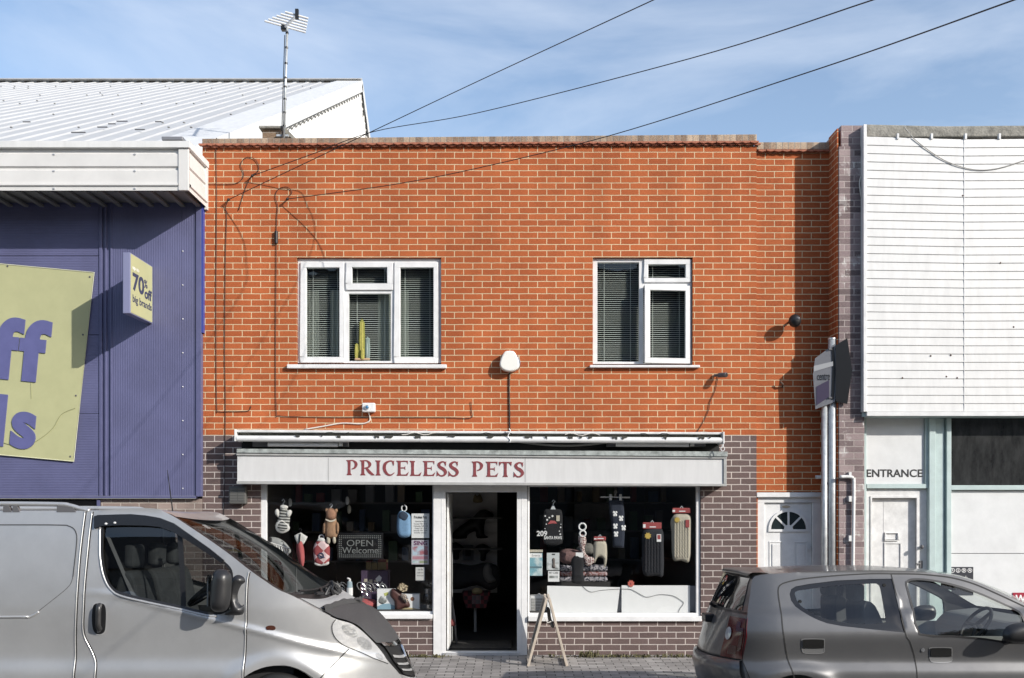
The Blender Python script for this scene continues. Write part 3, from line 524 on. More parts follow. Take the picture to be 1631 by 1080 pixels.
# TV aerial strapped to the chimney
ae = thing('tv_aerial', 'tall television aerial on a steel mast strapped to the chimney', 'aerial', P(452, 217, 1.15))
y = 1.15; A, B = P(452, 222, y), P(457.5, 44, y); MB().tube([A, B], .017, 10).build('mast', STEEL, ae, smooth=True)
m = MB()
for f in (.12, .24, .36, .47, .55, .68, .82, .95):
    c = A.lerp(B, f); d = (B-A).normalized()*.012; m.tube([c-d, c+d], .021, 10)
m.tube([A.lerp(B, f)+Vector((-.027, -.012, 0)) for f in (.0, .3, .6, .93)], .006, 6); m.build('cable_tie', BLK, ae)
m = MB(); b0, b1 = P(454, 43, 1.3), P(473, 24, .2); m.tube([b0, b1], .018, 8); m.build('boom', ALU, ae)
for i in range(6):
    c = b0.lerp(b1, i/5.2+.02); L = .27-.026*i; m = MB().tube([c+Vector((-L, -.10*L, .24*L)), c+Vector((L, .10*L, -.24*L))], .014, 8); m.build('element', PVC, ae)
m = MB().box(b1.x-.02, b1.x+.02, b1.y-.02, b1.y+.02, b1.z-.05, b1.z+.07); m.build('end_plate', BLK, ae)
m = MB().box(b0.x-.05, b0.x+.03, b0.y-.04, b0.y+.04, b0.z-.05, b0.z+.02); m.build('junction_box', BLK, ae, bevel=.006)
m = MB().box(X_(440, 1.15), X_(459, 1.15), 1.15, 1.2, Z_(217, 1.15), Z_(214, 1.15)); m.build('strap', STEEL, ae)
# ------------------------------------------------------------------ narrow brick annexe with the white door
AX0, AX1 = SX1, X_(1337); ay = .03
an = thing('brick_annexe', 'narrow orange brick strip with white front door between the two shops', 'building', ((AX0+AX1)/2, 0, 0))
DR = R_(1207, 783.8, 1314, 1060, ay)
mb = wall(MB(), AX0, AX1, -.1, Z_(241, ay), [(DR[0], DR[1], -.2, DR[3])], ay, .25); mb.box(AX0+.02, AX1-.02, 8, 8.2, 0, Z_(241, ay)); mb.build('wall', BRK, an)
MB().box(AX0+.02, AX1-.02, ay+.252, 8, 5.7, 5.8).build('roof', MATS['roof felt'], an)
MB().box(AX0+.004, AX1, ay-.015, ay+.23, Z_(238.5, ay), Z_(227, ay)).build('coping', COP, an, bevel=.006)
m = MB(); n = 10
for i in range(n):
    a = 1207.5+13*i; m.prism([(X_(a), Z_(241)), (X_(a+6.2), Z_(242.4)), (X_(a+12.4), Z_(241)), (X_(a+12.4), Z_(239)), (X_(a), Z_(239))], ay-.055+random.uniform(-.005, .005), ay-.001)
m.build('tile_creasing', TILE, an)
df = MB(); y = ay+.02; o = (DR[0]+.003, DR[1]-.003, 0, DR[3]-.003)
df.frame(o, (X_(1217.5, y), X_(1294, y), .02, Z_(800.5, y)), y, y+.09); df.box(X_(1204, y), DR[1]-.01, y-.045, y-.002, Z_(792, y), Z_(784.5, y)); df = df.build('front_door', PVC, an, bevel=.006)
lf = R_(1218, 801, 1293.5, 1046, y); dl = MB().box(lf[0], lf[1], y+.03, y+.08, lf[2]+.015, lf[3])
dl.build('leaf', PVC, df, bevel=.004)
m = MB(); c0 = P(1255.5, 843, y+.03); R1, R0 = 32/s_(y), 28/s_(y)
ring = [(c0.x+R1*math.cos(math.pi*k/16), c0.z+R1*math.sin(math.pi*k/16)) for k in range(17)]
for k in range(16):
    a0, a1 = math.pi*k/16, math.pi*(k+1)/16; m.prism([(c0.x+R1*math.cos(a0), c0.z+R1*math.sin(a0)), (c0.x+R0*math.cos(a0), c0.z+R0*math.sin(a0)), (c0.x+R0*math.cos(a1), c0.z+R0*math.sin(a1)), (c0.x+R1*math.cos(a1), c0.z+R1*math.sin(a1))], y+.012, y+.0295)
m.box(c0.x-R1, c0.x+R1, y+.0125, y+.0295, c0.z-.03, c0.z)
for a in (45, 90, 135): 
    a = math.radians(a); d = Vector((math.cos(a), 0, math.sin(a))); n_ = Vector((-d.z, 0, d.x))*.012; q = [c0+d*.05+n_, c0+d*.05-n_, c0+d*R0-n_, c0+d*R0+n_]; m.prism([(v.x, v.z) for v in q], y+.016, y+.0293)
hub = [(c0.x+.055*math.cos(math.pi*k/8), c0.z+.055*math.sin(math.pi*k/8)) for k in range(9)]; m.prism(hub, y+.014, y+.0292)
m.build('fanlight_frame', PVC, df)
MB().prism([(c0.x+R0*math.cos(math.pi*k/16), c0.z+R0*math.sin(math.pi*k/16)) for k in range(17)], y+.0235, y+.0294).build('fanlight', mat('dark fanlight glass', (.02, .028, .03), .08, coat=.6), df)
m = MB()
for a, b in ((1225, 1246.5), (1264.5, 1286.5)):
    q = R_(a, 862, b, 1015, y+.03); m.frame(q, (q[0]+.012, q[1]-.012, q[2]+.012, q[3]-.012), y+.022, y+.0296); m.box(q[0]+.035, q[1]-.035, y+.020, y+.0296, q[2]+.035, q[3]-.035)
m.build('moulding', PVC, df, bevel=.004)
MB().prism(PX(crc([(1246, 807), (1253, 805), (1260, 807), (1253, 809.5)], 5), y), y+.024, y+.0296).build('number_plate', mat('brass plate', (.45, .38, .28), .4), df)
MB().tube([P(1289, 873, y+.028), P(1289, 873, y+.0)], .02, 10).build('handle', ALU, df)
lp = thing('wall_lamp', 'round black lamp head fixed on the annexe brickwork', 'lamp', P(1262, 520, 0)); MB().tube([P(1257, 513, ay), P(1264, 511, -.08)], .014, 8).build('bracket', BLK, lp); MB().ball(P(1266, 511, -.13), .075, .075, .08, 18, 12).build('head', BLK, lp, smooth=True); MB().ball(P(1270, 508, -.17), .035, .045, .03, 12, 8).build('lens', mat('lamp lens', (.10, .10, .11), .1, coat=1), lp, smooth=True)
tag(MB().tube([P(1246, 617, ay), P(1247, 612, -.03), P(1243, 608, -.03)], .012, 7).build('pipe_stub', mat('rusty stub', (.08, .05, .035), .8), None), 'small rusty pipe stub in the annexe brickwork below the lamp', 'pipe stub')

# ------------------------------------------------------------------ white clad shop on the right
py_, cy = -.30, -.375
wc = thing('clad_shop', 'white board clad shop with pale teal frontage and mauve brick pier', 'shop', (X_(1560), 0, 0))
PXL, PXR = X_(1336, py_), X_(1377, py_)
mb = MB().box(PXL, PXR, py_, .6, -.1, Z_(233, py_)); mb.box(PXL+.03, PXR, py_+.012, .6, Z_(233, py_), Z_(199, py_)); pr = mb.build('pier', MAU, wc, bevel=.006); MB().box(PXL-.016, PXL-.001, py_+.014, ay, -.1, Z_(204, py_)).build('pier_return', BRK, an)
mb = MB(); 
for i in range(16): mb.box(PXL-.006+random.uniform(-.006, .004), PXL+.2+random.uniform(-.05, .1), py_-.006-random.uniform(0, .008), py_-.001, Z_(333+i*9.3+random.choice((0, 60, 130)), py_)-.06, Z_(333+i*9.3, py_)-.062)
mb = MB().box(X_(1376, -.2), 9.5, -.1, 9, Z_(655, 0), Z_(205, -.1)); mb.box(9.2, 9.5, -.1, 9, -.1, Z_(655, 0)); mb.box(PXR, 9.2, 8.7, 9, -.1, Z_(655, 0)); mb.build('wall', mat('render', (.4, .39, .38), .9), wc)
MB().prism([(X_(1377, -.2), Z_(221, -.2)), (9.5, Z_(217, -.2)), (9.5, Z_(201, -.2)), (X_(1600, -.2), Z_(202, -.2)), (X_(1500, -.2), Z_(203, -.2)), (X_(1377, -.2), Z_(200, -.2))], -.25, .3).build('top_beam', CONC, wc, bevel=.015)
# shiplap boards in two lengths, sagging towards the joint
def boards(x0, x1, f0, f1, z0, z1):
    m = MB(); zt = z1; n = int(round((z1-z0)/.0988)); L = (z1-z0)/n
    for i in range(n):
        a = z0+i*L; b = a+L
        def sg(z, f): return z-f*max(0, (z-z0)/(z1-z0))
        lo0, lo1, hi0, hi1 = sg(a, f0), sg(a, f1), sg(b, f0), sg(b, f1)
        m.add([(x0, cy-.009, lo0+.003), (x1, cy-.009, lo1+.003), (x1, cy-.005, hi1-.006), (x0, cy-.005, hi0-.006), (x0, cy+.006, hi0-.002), (x1, cy+.006, hi1-.002), (x0, cy+.006, lo0-.002), (x1, cy+.006, lo1-.002), (x0, cy+.006, hi0+.004), (x1, cy+.006, hi1+.004)],
              [(0, 1, 2, 3), (3, 2, 5, 4), (6, 7, 1, 0), (4, 5, 9, 8)])
    m.box(x0, x1, cy+.007, -.252, z0, z1-.06); return m
ZC0, ZC1 = Z_(656, cy), Z_(218, cy)
boards(X_(1380, cy), X_(1534.8, cy), .0, .033, ZC0, ZC1).build('cladding', WPNT, wc); boards(X_(1535.8, cy), 9.5, .033, .0, ZC0, ZC1).build('cladding', WPNT, wc)
m = MB().box(X_(1374.5, cy), X_(1379.6, cy), cy-.022, -.252, ZC0, Z_(199, cy)); m.box(X_(1534.8, cy), X_(1535.8, cy), cy-.0125, cy+.004, ZC0, ZC1-.03); m.box(X_(1380, cy), 9.5, cy-.02, cy+.02, ZC0-.05, ZC0-.002); m.build('cladding_trim', PVC, wc, bevel=.003)
for i in range(4): MB().box(X_(1428+54*i, cy), X_(1431+54*i, cy), cy-.02, cy+.02, ZC1-.03, ZC1+.035).build('cladding_clip', PVC, wc)
m = MB()
for a, b in ((1482, 567), (1514, 566), (1437, 602), (1507, 600), (1524, 602), (1614, 521), (1533, 312), (1593, 419)): q = P(a, b, cy); m.ball((q.x, cy-.008, q.z), .011, .008, .011, 7, 5)
m.build('nail_head', mat('rusty nail', (.10, .06, .045), .8), wc)
MB().box(X_(1376, cy), 9.5, cy+.021, -.06, ZC0-.055, ZC0-.0025).build('soffit', TEAL, wc)
fy = -.12; 
m = MB(); ztop = ZC0-.056
m.box(X_(1374, fy), X_(1378.8, fy), fy-.03, .1, 0, ztop)
m.box(X_(1379, fy), X_(1477, fy), fy-.035, .05, Z_(778, fy), Z_(771, fy))
for a, b, d in ((1477, 1487, .06), (1487.1, 1502, .03), (1502.1, 1504.5, .01), (1504.6, 1512, .06)): m.box(X_(a, fy), X_(b, fy), fy-d, .1, 0, ztop)
m.box(X_(1512.1, fy), 9.2, fy-.055, .05, Z_(780.5, fy), Z_(773, fy)); m.build('shopfront_frame', TEAL, wc, bevel=.004)
ent = thing('entrance_sign', 'white panel over the right hand door lettered ENTRANCE in black', 'sign', (X_(1425, fy), fy, Z_(771, fy)))
MB().box(X_(1379, fy), X_(1471.5, fy), fy-.005, .04, Z_(770.8, fy), ztop).build('panel', TEALL, ent); text('ENTRANCE', R_(1380, 747.5, 1469, 760, fy), fy-.006, INK, 'lettering', ent, bold=.018)
sh = MB().box(X_(1472, fy), X_(1476.8, fy), fy-.03, .04, Z_(770.8, fy), ztop).build('panel_bead', TEAL, wc)
# its door
dy = fy+.01
dm = MB().frame((X_(1379, dy), X_(1476.5, dy), 0, Z_(778.5, dy)), (X_(1387, dy), X_(1461, dy), .02, Z_(792, dy)), dy, .08); dm = dm.build('door', PVCD, wc, bevel=.006)
m = MB().box(X_(1387.3, dy), X_(1460.6, dy), dy+.05, dy+.09, .02, Z_(792.6, dy)); m.frame((X_(1386, dy), X_(1462, dy), .02, Z_(790, dy)), (X_(1388.5, dy), X_(1459.5, dy), .03, Z_(793, dy)), dy-.012, dy-.001)
m.box(X_(1409.5, dy), X_(1410.2, dy), dy+.047, dy+.0495, .1, Z_(795, dy)); m.frame(R_(1410.5, 864, 1438, 960, dy), R_(1412.5, 866, 1436, 958, dy), dy+.038, dy+.0495); m.build('leaf', PVCD, dm, bevel=.003)
q = R_(1411, 848, 1433, 862, dy); MB().frame(q, (q[0]+.018, q[1]-.012, q[2]+.012, q[3]-.012), dy+.03, dy+.0493).build('letterbox', PVCD, dm, bevel=.006)
m = MB().tube([P(1468.5, 871, dy), P(1468.5, 871, dy-.05)], .018, 10); m.ball(P(1468.5, 871, dy-.06), .022, .022, .026, 10, 8); m.box(X_(1464, dy), X_(1469, dy), dy-.012, dy-.001, Z_(905, dy), Z_(893, dy)); m.tube([P(1466, 898, dy-.03), P(1459, 898, dy-.04)], .009, 8); m.build('handle', GREYP, dm, bevel=.002)
# display window + infill panels
m = MB().quad((X_(1512.2, fy), fy, Z_(772.8, fy)), (9.2, fy, Z_(772.8, fy)), (9.2, fy, ztop), (X_(1512.2, fy), fy, ztop)); m.build('pane', mat('grimy glass', (.030, .031, .031), .14, var=.6, vscale=9, stretch=(1, 1, .35), coat=.3), wc)
m = MB().box(X_(1512, 0), 9.2, .3, .32, 1.5, 3.1); m.box(X_(1512, 0), 9.2, -.05, .3, 2.0, 2.03); m.build('window_backing', mat('grubby backing', (.035, .035, .036), .9, var=.6, vscale=25), wc)
m = MB().box(X_(1512.2, fy), 9.2, fy-.01, .04, Z_(881, fy), Z_(780.7, fy)-.005); m.box(X_(1512.2, fy), 9.2, fy-.01, .04, 0, Z_(882, fy)); m.build('infill_panel', TEALL, wc)
isg = thing('access_sign', 'small black sign with four white pictogram discs on the white panel', 'sign', P(1531, 945, fy)); y = fy-.014
q = R_(1512.8, 903, 1550, 948, y); MB().box(q[0], q[1], y-.004, y+.003, q[2], q[3]).build('plate', mat('sign black', (.035, .036, .045), .4), isg)
m = MB()
for i, cxp in enumerate((1517, 1525.8, 1535, 1544.5)):
    c = P(cxp, 908.5, y); r = 3.6/s_(y)
    pts = [(c.x+r*math.cos(k*math.pi/10), c.z+r*math.sin(k*math.pi/10)) for k in range(20)]; pin = [(c.x+r*.78*math.cos(k*math.pi/10), c.z+r*.78*math.sin(k*math.pi/10)) for k in range(20)]
    for k in range(20): m.prism([pts[k], pin[k], pin[(k+1) % 20], pts[(k+1) % 20]], y-.0055, y-.0041)
    for dx, dz, ww, hh in [((-.1, .5, .12, .12), (-.1, .05, .14, .35), (.1, -.2, .3, .1)), ((0, .5, .13, .13), (0, .05, .13, .4), (-.15, -.4, .1, .2), (.2, -.4, .1, .2)), ((-.1, .3, .2, .25), (.2, .0, .15, .4), (-.2, -.3, .15, .2)), ((0, .1, .35, .3), (.2, -.3, .15, .2))][i]:
        m.box(c.x+(dx-ww)*r, c.x+(dx+ww)*r, y-.0055, y-.0041, c.z+(dz-hh)*r, c.z+(dz+hh)*r)
m.build('pictogram', PAPER, isg); text('park', R_(1528, 917, 1541, 926, y), y-.0042, PAPER, 'lettering', isg)
rs = thing('red_sign', 'red and white sign low on the right shop panel, mostly behind the car', 'sign', P(1640, 975, fy)); q = R_(1613, 944, 1680, 985, y); MB().box(q[0], q[1], y-.004, y+.003, q[2], q[3]).build('plate', mat('sign red', (.30, .02, .04), .4), rs); text('W1', R_(1617, 947.5, 1638, 960, y), y-.0042, PAPER, 'lettering', rs, bold=.03)
cable('thin white cable looping in front of the white cladding', [(1440, 202), (1455, 220), (1480, 240), (1510, 258), (1550, 270), (1590, 268), (1640, 253), (1700, 240)], mt=mat('grey cable', (.34, .33, .31), .7), r=.005, yy=cy-.018)
cable('white cable against the pier beside the cladding edge', [(1374, 275), (1369, 290), (1371, 310), (1374, 330), (1375, 420)], mt=WCAB, r=.008, yy=py_-.02)
wp = thing('white_pipe', 'white painted waste pipe on the mauve brick pier behind the poles', 'pipe', P(1358, 900, py_)); m = MB(); yy = py_-.035
m.tube([P(1299, 760, -.03), P(1330, 760, -.03)], .022, 8); m.tube([Vector(p) for p in cr([P(1338, 759.5, yy), P(1353, 759.5, yy), P(1359, 762, yy), P(1360, 768, yy), P(1359.5, 830, yy), P(1358, 960, yy), P(1358, 1050, yy)], 4)], .02, 8); m.build('pipe', PVCD, wp, smooth=True)
m = MB(); 
for pyy in (752, 790, 853): m.box(X_(1352, yy), X_(1356, yy), yy-.01, yy+.034, Z_(pyy+9, yy), Z_(pyy, yy))
m.build('pipe_clip', PVCD, wp)
# ------------------------------------------------------------------ street sign on twin poles
y = -.23
sp = thing('street_sign', 'two grey steel poles carrying angled street signs before the mauve pier', 'street sign', (X_(1328, y), y, 0))
MB().tube([(X_(1325.5, y), y, -.02), (X_(1325.5, y), y, Z_(541, y))], 6.3/s_(y), 20).build('pole', STEEL, sp, smooth=True); MB().tube([(X_(1325.5, y), y, Z_(541, y)), (X_(1325.5, y), y, Z_(538.5, y))], 6.6/s_(y), 20).build('pole_cap', ALU, sp)
MB().tube([(X_(1313.6, y), y+.01, -.02), (X_(1313.6, y), y+.01, Z_(640, y))], 4.7/s_(y), 16).build('side_pole', STEEL, sp, smooth=True)
# left plate faces left-front (seen at a sharp angle), right plate shows its black back
def plate(pts, y0f, y1f, th): pass
SGF = mat('sign sheet', (.22, .22, .235), .35, var=.1)
def skew(name, mt, poly, A, U, par, d0, d1):   # polygon in (u, py) laid on a vertical plane through A with direction U
    n = Vector((-U.y, U.x, 0)).normalized(); n = n if n.y > 0 else -n; vs = []
    for d in (d0, d1): vs += [tuple(A+U*u*KU+n*d+Vector((0, 0, z))) for u, z in poly]
    k_ = len(poly); m = MB(); m.add(vs, [tuple(range(k_)), tuple(range(2*k_-1, k_-1, -1))]+[(i, i+k_, (i+1) % k_+k_, (i+1) % k_) for i in range(k_)]); return m.build(name, mt, par)
A = Vector((X_(1329, y-.06), y-.075, 0)); KU = .46; U = Vector((-.40, .12, 0)).normalized()   # a plate running from the pole towards the street
sc = 1/s_(y)
zl = lambda p: Z_(p, y)
UL = .62
KU = .40
poly1 = [(0, zl(549)), (-.06, zl(590)), (0, zl(641)), (.55, zl(652)), (.62, zl(597)), (.56, zl(571))]
skew('sign_panel', SGF, poly1, A, U, sp, 0, .012)
skew('sign_edge', BLK, [(.02, zl(553)), (-.02, zl(590)), (.02, zl(637)), (.10, zl(638)), (.07, zl(590)), (.10, zl(556))], A, U, sp, -.004, -.0008)
skew('purple_panel', mat('purple print', (.075, .06, .10), .4), [(.16, zl(606)), (.16, zl(633)), (.52, zl(646)), (.52, zl(616))], A, U, sp, -.004, -.0008)
skew('white_band', mat('pale band', (.45, .45, .45), .4), [(.05, zl(577)), (.05, zl(584)), (.595, zl(592)), (.595, zl(583))], A, U, sp, -.0045, -.0009)
V2 = Vector((.45, -.10, 0)).normalized(); A2 = Vector((X_(1331, y-.09), y-.09, 0))
skew('sign_panel', BLK, [(.0, zl(552)), (0, zl(640)), (.33, zl(645)), (.47, zl(592)), (.33, zl(541))], A2, V2, sp, 0, .02)
skew('sign_back', mat('dark sign back', (.03, .033, .033), .4), [(.01, zl(558)), (.01, zl(636)), (.13, zl(638)), (.13, zl(555))], A2, V2, sp, .021, .04)
m = MB()
for pyy in (556, 633): m.box(X_(1317, y), X_(1333, y), y-.07, y+.055, zl(pyy+3), zl(pyy))
m.build('bracket', GREYP, sp, bevel=.005)
# sign lettering lies on the plate
def skew_text(s, u0, u1, z0, z1, mt):
    o = text(s, (0, 1, 0, 1), 0, mt, 'lettering', sp, ext=.002); me = o.data; n = Vector((-U.y, U.x, 0)).normalized(); n = n if n.y > 0 else -n; org = ORI[sp.name]
    V = np.array([v.co[:] for v in me.vertices])+np.array(org)
    for v, c in zip(me.vertices, V):
        p = A+U*KU*(u1+(u0-u1)*float(c[0]))+n*(-.001+min(0, float(c[1])))+Vector((0, 0, z0+(z1-z0)*float(c[2]))); v.co = p-org
skew_text('centre', .14, .50, zl(606), zl(596), INK)

# ------------------------------------------------------------------ the blue clad store on the left
st = thing('blue_store', 'violet blue clad retail store with white canopy and white sheet roof', 'store', (-7.5, 0, 0))
by = -.06; SR = X_(321, by); SLX = -12.5
m = MB(); x0 = SLX
for a, b in ((790, 658.8), (658, 533.6), (532.8, 407.8), (407, 318)): m.box(SLX, X_(157.5, by), by, .1, Z_(a, by), Z_(b, by))
m.build('cladding', BLUE_H, st)
m = MB(); m.box(X_(158.3, by), X_(163, by), by-.012, .1, Z_(790, by), Z_(318, by)); m.box(X_(167, by), X_(170, by), by-.01, .1, Z_(790, by), Z_(318, by)); m.box(X_(176, by), X_(178.5, by), by-.01, .1, Z_(790, by), Z_(318, by)); m.box(X_(163.1, by), X_(176, by), by+.012, .1, Z_(790, by), Z_(318, by))
m.box(X_(312.5, by), SR, by-.015, .1, Z_(791, by), Z_(318, by)); m.box(SLX, X_(312.4, by), by-.012, .1, Z_(794, by), Z_(790.2, by)); m.build('cladding_trim', BLUE, st, bevel=.003)
m = MB().box(X_(178.6, by), X_(289, by), by, .1, Z_(790, by), Z_(318, by)); m.box(X_(289.3, by), X_(312.4, by), by+.004, .1, Z_(790, by), Z_(318, by)); m.build('side_cladding', BLUE_V, st)
m = MB()
for i in range(8):
    c = P(291, 400+54*i, by); m.ball((c.x, by+.002, c.z), .008, .008, .008, 8, 6)
m.build('rivet', PVC, st)
MB().box(SR+.001, SR+.022, by-.01, -.002, Z_(530, by), Z_(322, by)).build('blue_edge', BBLUE, st)
wall(MB(), SLX, SX0-.003, -.1, Z_(794.5, 0), [(SLX+.5, X_(160), .3, Z_(796, 0)-.02)], -.01, .3).build('base_wall', BUF, st)
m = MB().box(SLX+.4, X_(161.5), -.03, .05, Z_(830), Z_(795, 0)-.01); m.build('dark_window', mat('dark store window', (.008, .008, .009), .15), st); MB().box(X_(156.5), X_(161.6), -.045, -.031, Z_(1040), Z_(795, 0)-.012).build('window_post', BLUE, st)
# canopy box
yf = -.70; CR = X_(300.5, yf); zb, zt = Z_(303.5, yf), Z_(236.5, yf)
prof = [(0, zb), (.0, zb+.045), (-.02, zb+.055), (-.02, zb+.075), (.0, zb+.085), (.0, zb+.23), (.022, zb+.245), (.022, zb+.265), (.0, zb+.28), (.0, zb+.42), (.02, zb+.435), (.02, zt)]
m = MB()
def sheet(m, prof, x0, x1, yb, sign=1):
    for (a, za), (b, zb_) in zip(prof, prof[1:]): m.quad((x0, yb+a, za), (x1, yb+a, za), (x1, yb+b, zb_), (x0, yb+b, zb_))
sheet(m, prof, SLX, CR-.115, yf); m.build('canopy_fascia', CREAM, st)
m = MB().box(CR-.115, CR, yf-.012, yf+.03, zb, zt); m.build('canopy_corner', CREAM, st, bevel=.004)
m = MB()
for (a, za), (b, zb_) in zip(prof, prof[1:]): m.quad((CR-a*.9, yf+.03, za), (CR-a*.9, -.03, za), (CR-b*.9, -.03, zb_), (CR-b*.9, yf+.03, zb_))
m.build('canopy_end', CREAM, st)
m = MB().box(SLX, CR+.02, yf-.035, yf+.1, zt+.001, Z_(226, yf)); m.box(CR-.13, CR+.02, yf+.1, .02, zt+.001, Z_(226, yf)); m.box(SLX, CR-.13, yf+.1, .9, zt+.05, Z_(226, yf)-.02); m.build('canopy_top', WPNT, st, bevel=.006)
MB().box(CR-.02, CR+.012, -.05, .0, zb-.03, zt).build('canopy_end_trim', CREAM, st)
m = MB(); x = CR-.06; zs_ = zb+.02
m.quad((SLX, yf+.02, zs_), (CR-.005, yf+.02, zs_), (CR-.005, -.03, zs_+.03), (SLX, -.03, zs_+.03))
while x > SLX: m.box(x-.05, x, yf+.03, -.03, zs_-.025, zs_-.001+.0); x -= .19
m.build('canopy_soffit', mat('grey soffit', (.17, .17, .17), .6), st)
m = MB()
for pxx in (86, 215):
    for pyy in (246, 272.5, 300.5): c = P(pxx, pyy, yf); m.ball((c.x, yf+.0, c.z), .018, .012, .012, 8, 6)
m.build('fixing', ALU, st)
MB().box(X_(257, .2), X_(291, .2), .2, .5, Z_(223, .2), Z_(217, .2)).build('gutter_box', mat('grey metal', (.22, .22, .23), .5, metal=.4), st, bevel=.01)
# pitched roof: eave -> ridge with standing ribs, gable on the right
XG = -4.0; ye, ze, yr, zr, ybk, zbk = .55, 6.36, 14.4, Z_(131.5, 14.4), 24, 6.36
RX0 = -24
dv = Vector((0, yr-ye, zr-ze)); nrm = Vector((0, -(zr-ze), yr-ye)).normalized()
m = MB(); m.add([(RX0, ye, ze), (XG-.62, ye, ze), (XG-.62, yr, zr), (RX0, yr, zr)], [(0, 1, 2, 3)])
x = XG-.72
while x > RX0:      # trapezoid ribs
    for a, b, h0, h1 in ((0, .03, 0, .018), (.03, .07, .018, .018), (.07, .10, .018, 0)):
        A0 = Vector((x-a, ye, ze))+nrm*h0; B0 = Vector((x-b, ye, ze))+nrm*h1; m.quad(A0, A0+dv, B0+dv, B0)
    x -= .333
m.build('roof', WMET, st)
m = MB(); x = XG-.72
while x > RX0: m.quad((x-.13, yr-.01, zr-.02), (x-.30, yr-.01, zr-.02), (x-.30, yr, zr+.05), (x-.13, yr, zr+.05)); x -= .333
m.build('ridge_filler', mat('dark ridge filler', (.08, .08, .08), .8), st)
MB().prismx([(yr-.14, zr+.045), (yr, zr+.12), (yr+.14, zr+.045)], RX0, XG).build('ridge_cap', WMET, st)
m = MB(); L = dv.length
def onroof(x, t, h): return Vector((x, ye, ze))+dv*t+nrm*h
m.add([onroof(XG-.66, -.02, .05), onroof(XG-.66, 1.0, .05), onroof(XG+.02, 1.0, .05), onroof(XG+.02, -.02, .05), onroof(XG+.02, 1.0, -.22), onroof(XG+.02, -.02, -.22)], [(0, 1, 2, 3), (3, 2, 4, 5)])
b0 = Vector((0, yr, zr)); db = Vector((0, ybk-yr, zbk-zr)); nb = Vector((0, -(zbk-zr), ybk-yr)).normalized()
m.add([Vector((XG-.66, yr, zr))+nb*.05, Vector((XG-.66, ybk, zbk))+nb*.05, Vector((XG+.02, ybk, zbk))+nb*.05, Vector((XG+.02, yr, zr))+nb*.05, Vector((XG+.02, ybk, zbk))-nb*.2, Vector((XG+.02, yr, zr))-nb*.2], [(0, 1, 2, 3), (3, 2, 4, 5)])
m.build('verge_flashing', WPNT, st)
m = MB().add([(RX0, yr, zr), (XG-.3, yr, zr), (XG-.3, ybk, zbk), (RX0, ybk, zbk)], [(0, 1, 2, 3)]); m.build('rear_roof', WMET, st)
m = MB(); yy = ye+.1
while yy < ybk-.1:                                   # ribbed gable sheeting
    y2 = yy+.18
    def top(q): return ze+(zr-ze)*(q-ye)/(yr-ye)-.12 if q < yr else zr+(zbk-zr)*(q-yr)/(ybk-yr)-.12
    xo = XG-.06; m.quad((xo, yy, 0), (xo, y2-.06, 0), (xo, y2-.06, top(y2-.06)), (xo, yy, top(yy))); m.quad((xo, y2-.06, 0), (xo+.03, y2-.045, 0), (xo+.03, y2-.045, top(y2-.045)), (xo, y2-.06, top(y2-.06))); m.quad((xo+.03, y2-.045, 0), (xo+.03, y2-.015, 0), (xo+.03, y2-.015, top(y2)), (xo+.03, y2-.045, top(y2-.045))); m.quad((xo+.03, y2-.015, 0), (xo, y2, 0), (xo, y2, top(y2)), (xo+.03, y2-.015, top(y2)))
    yy = y2
m.build('gable_wall', WPNT, st)
m = MB(); t = .02
while t < .98:
    a, b = onroof(XG+.022, t, -.235), onroof(XG+.022, t+.016, -.235); m.quad(a, b, b+Vector((0, 0, -.045)), a+Vector((0, 0, -.045))); t += .026
t = .03
while t < .8:
    a = Vector((XG+.022, yr, zr))+db*t-nb*.22; b = Vector((XG+.022, yr, zr))+db*(t+.03)-nb*.22; m.quad(a, b, b+Vector((0, 0, -.25)), a+Vector((0, 0, -.12))); t += .06
m.build('gable_filler', mat('dark filler', (.10, .10, .09), .8), st)
m = MB()
for t_, n_ in ((.15, 17), (.30, 9), (.46, 24), (.62, 12), (.78, 26)):
    for i in range(n_):
        x = XG-.7-.333*random.randint(0, 38)-.05; c = onroof(x, t_+random.choice((0, 0, 0, .05)), .05); m.ball(c, .022, .022, .012, 7, 5)
m.build('roof_bolt', mat('bolt grey', (.22, .22, .22), .6), st)
m = MB()
for i in range(9): c = onroof(XG-1.4-random.random()*3, .1+random.random()*.12, .048); m.box(c.x, c.x+.05+random.random()*.2, c.y, c.y+.02, c.z, c.z+.012)
m.build('debris', GREYP, st)
MB().box(SLX, SX0-.3, .9, 24, 5.0, 5.1).build('inner_roof', WPNT, st)
# blade sign
y0, y1 = -.76, by-.002; xr = X_(208, y0); xl = X_(195.5, y0)
bs = thing('projecting_sign', 'small pale green blade sign projecting from the blue wall reading 70% off', 'sign', ((xr+xl)/2, (y0+y1)/2, Z_(499, y0)))
zt, zb = Z_(402, y0), Z_(499, y0)
MB().box(xl, xr-.004, y0, y1, zb, zt).build('case', mat('sign case', (.20, .21, .33), .4), bs, bevel=.006)
MB().box(xr-.0038, xr, y0+.012, y1-.012, zb+.012, zt-.012).build('face', GREEN, bs)
H = zt-zb
def bt(s, u0, u1, v0, v1, mt, bold=.02): text(s, (y0+.02+u0*.66, y0+.02+u1*.66, zb+H*v0, zb+H*v1), 0, mt, 'lettering', bs, ext=.002, right_face=xr+.0003, bold=bold)
bt('70', .06, .60, .40, .70, NAVY, .03); bt('%', .60, .76, .55, .69, NAVY, .02); bt('off', .62, .98, .37, .55, NAVY, .035); bt('big brands', .06, .97, .17, .33, NAVY, .015); bt('up to', .06, .36, .73, .80, PAPER, .01)
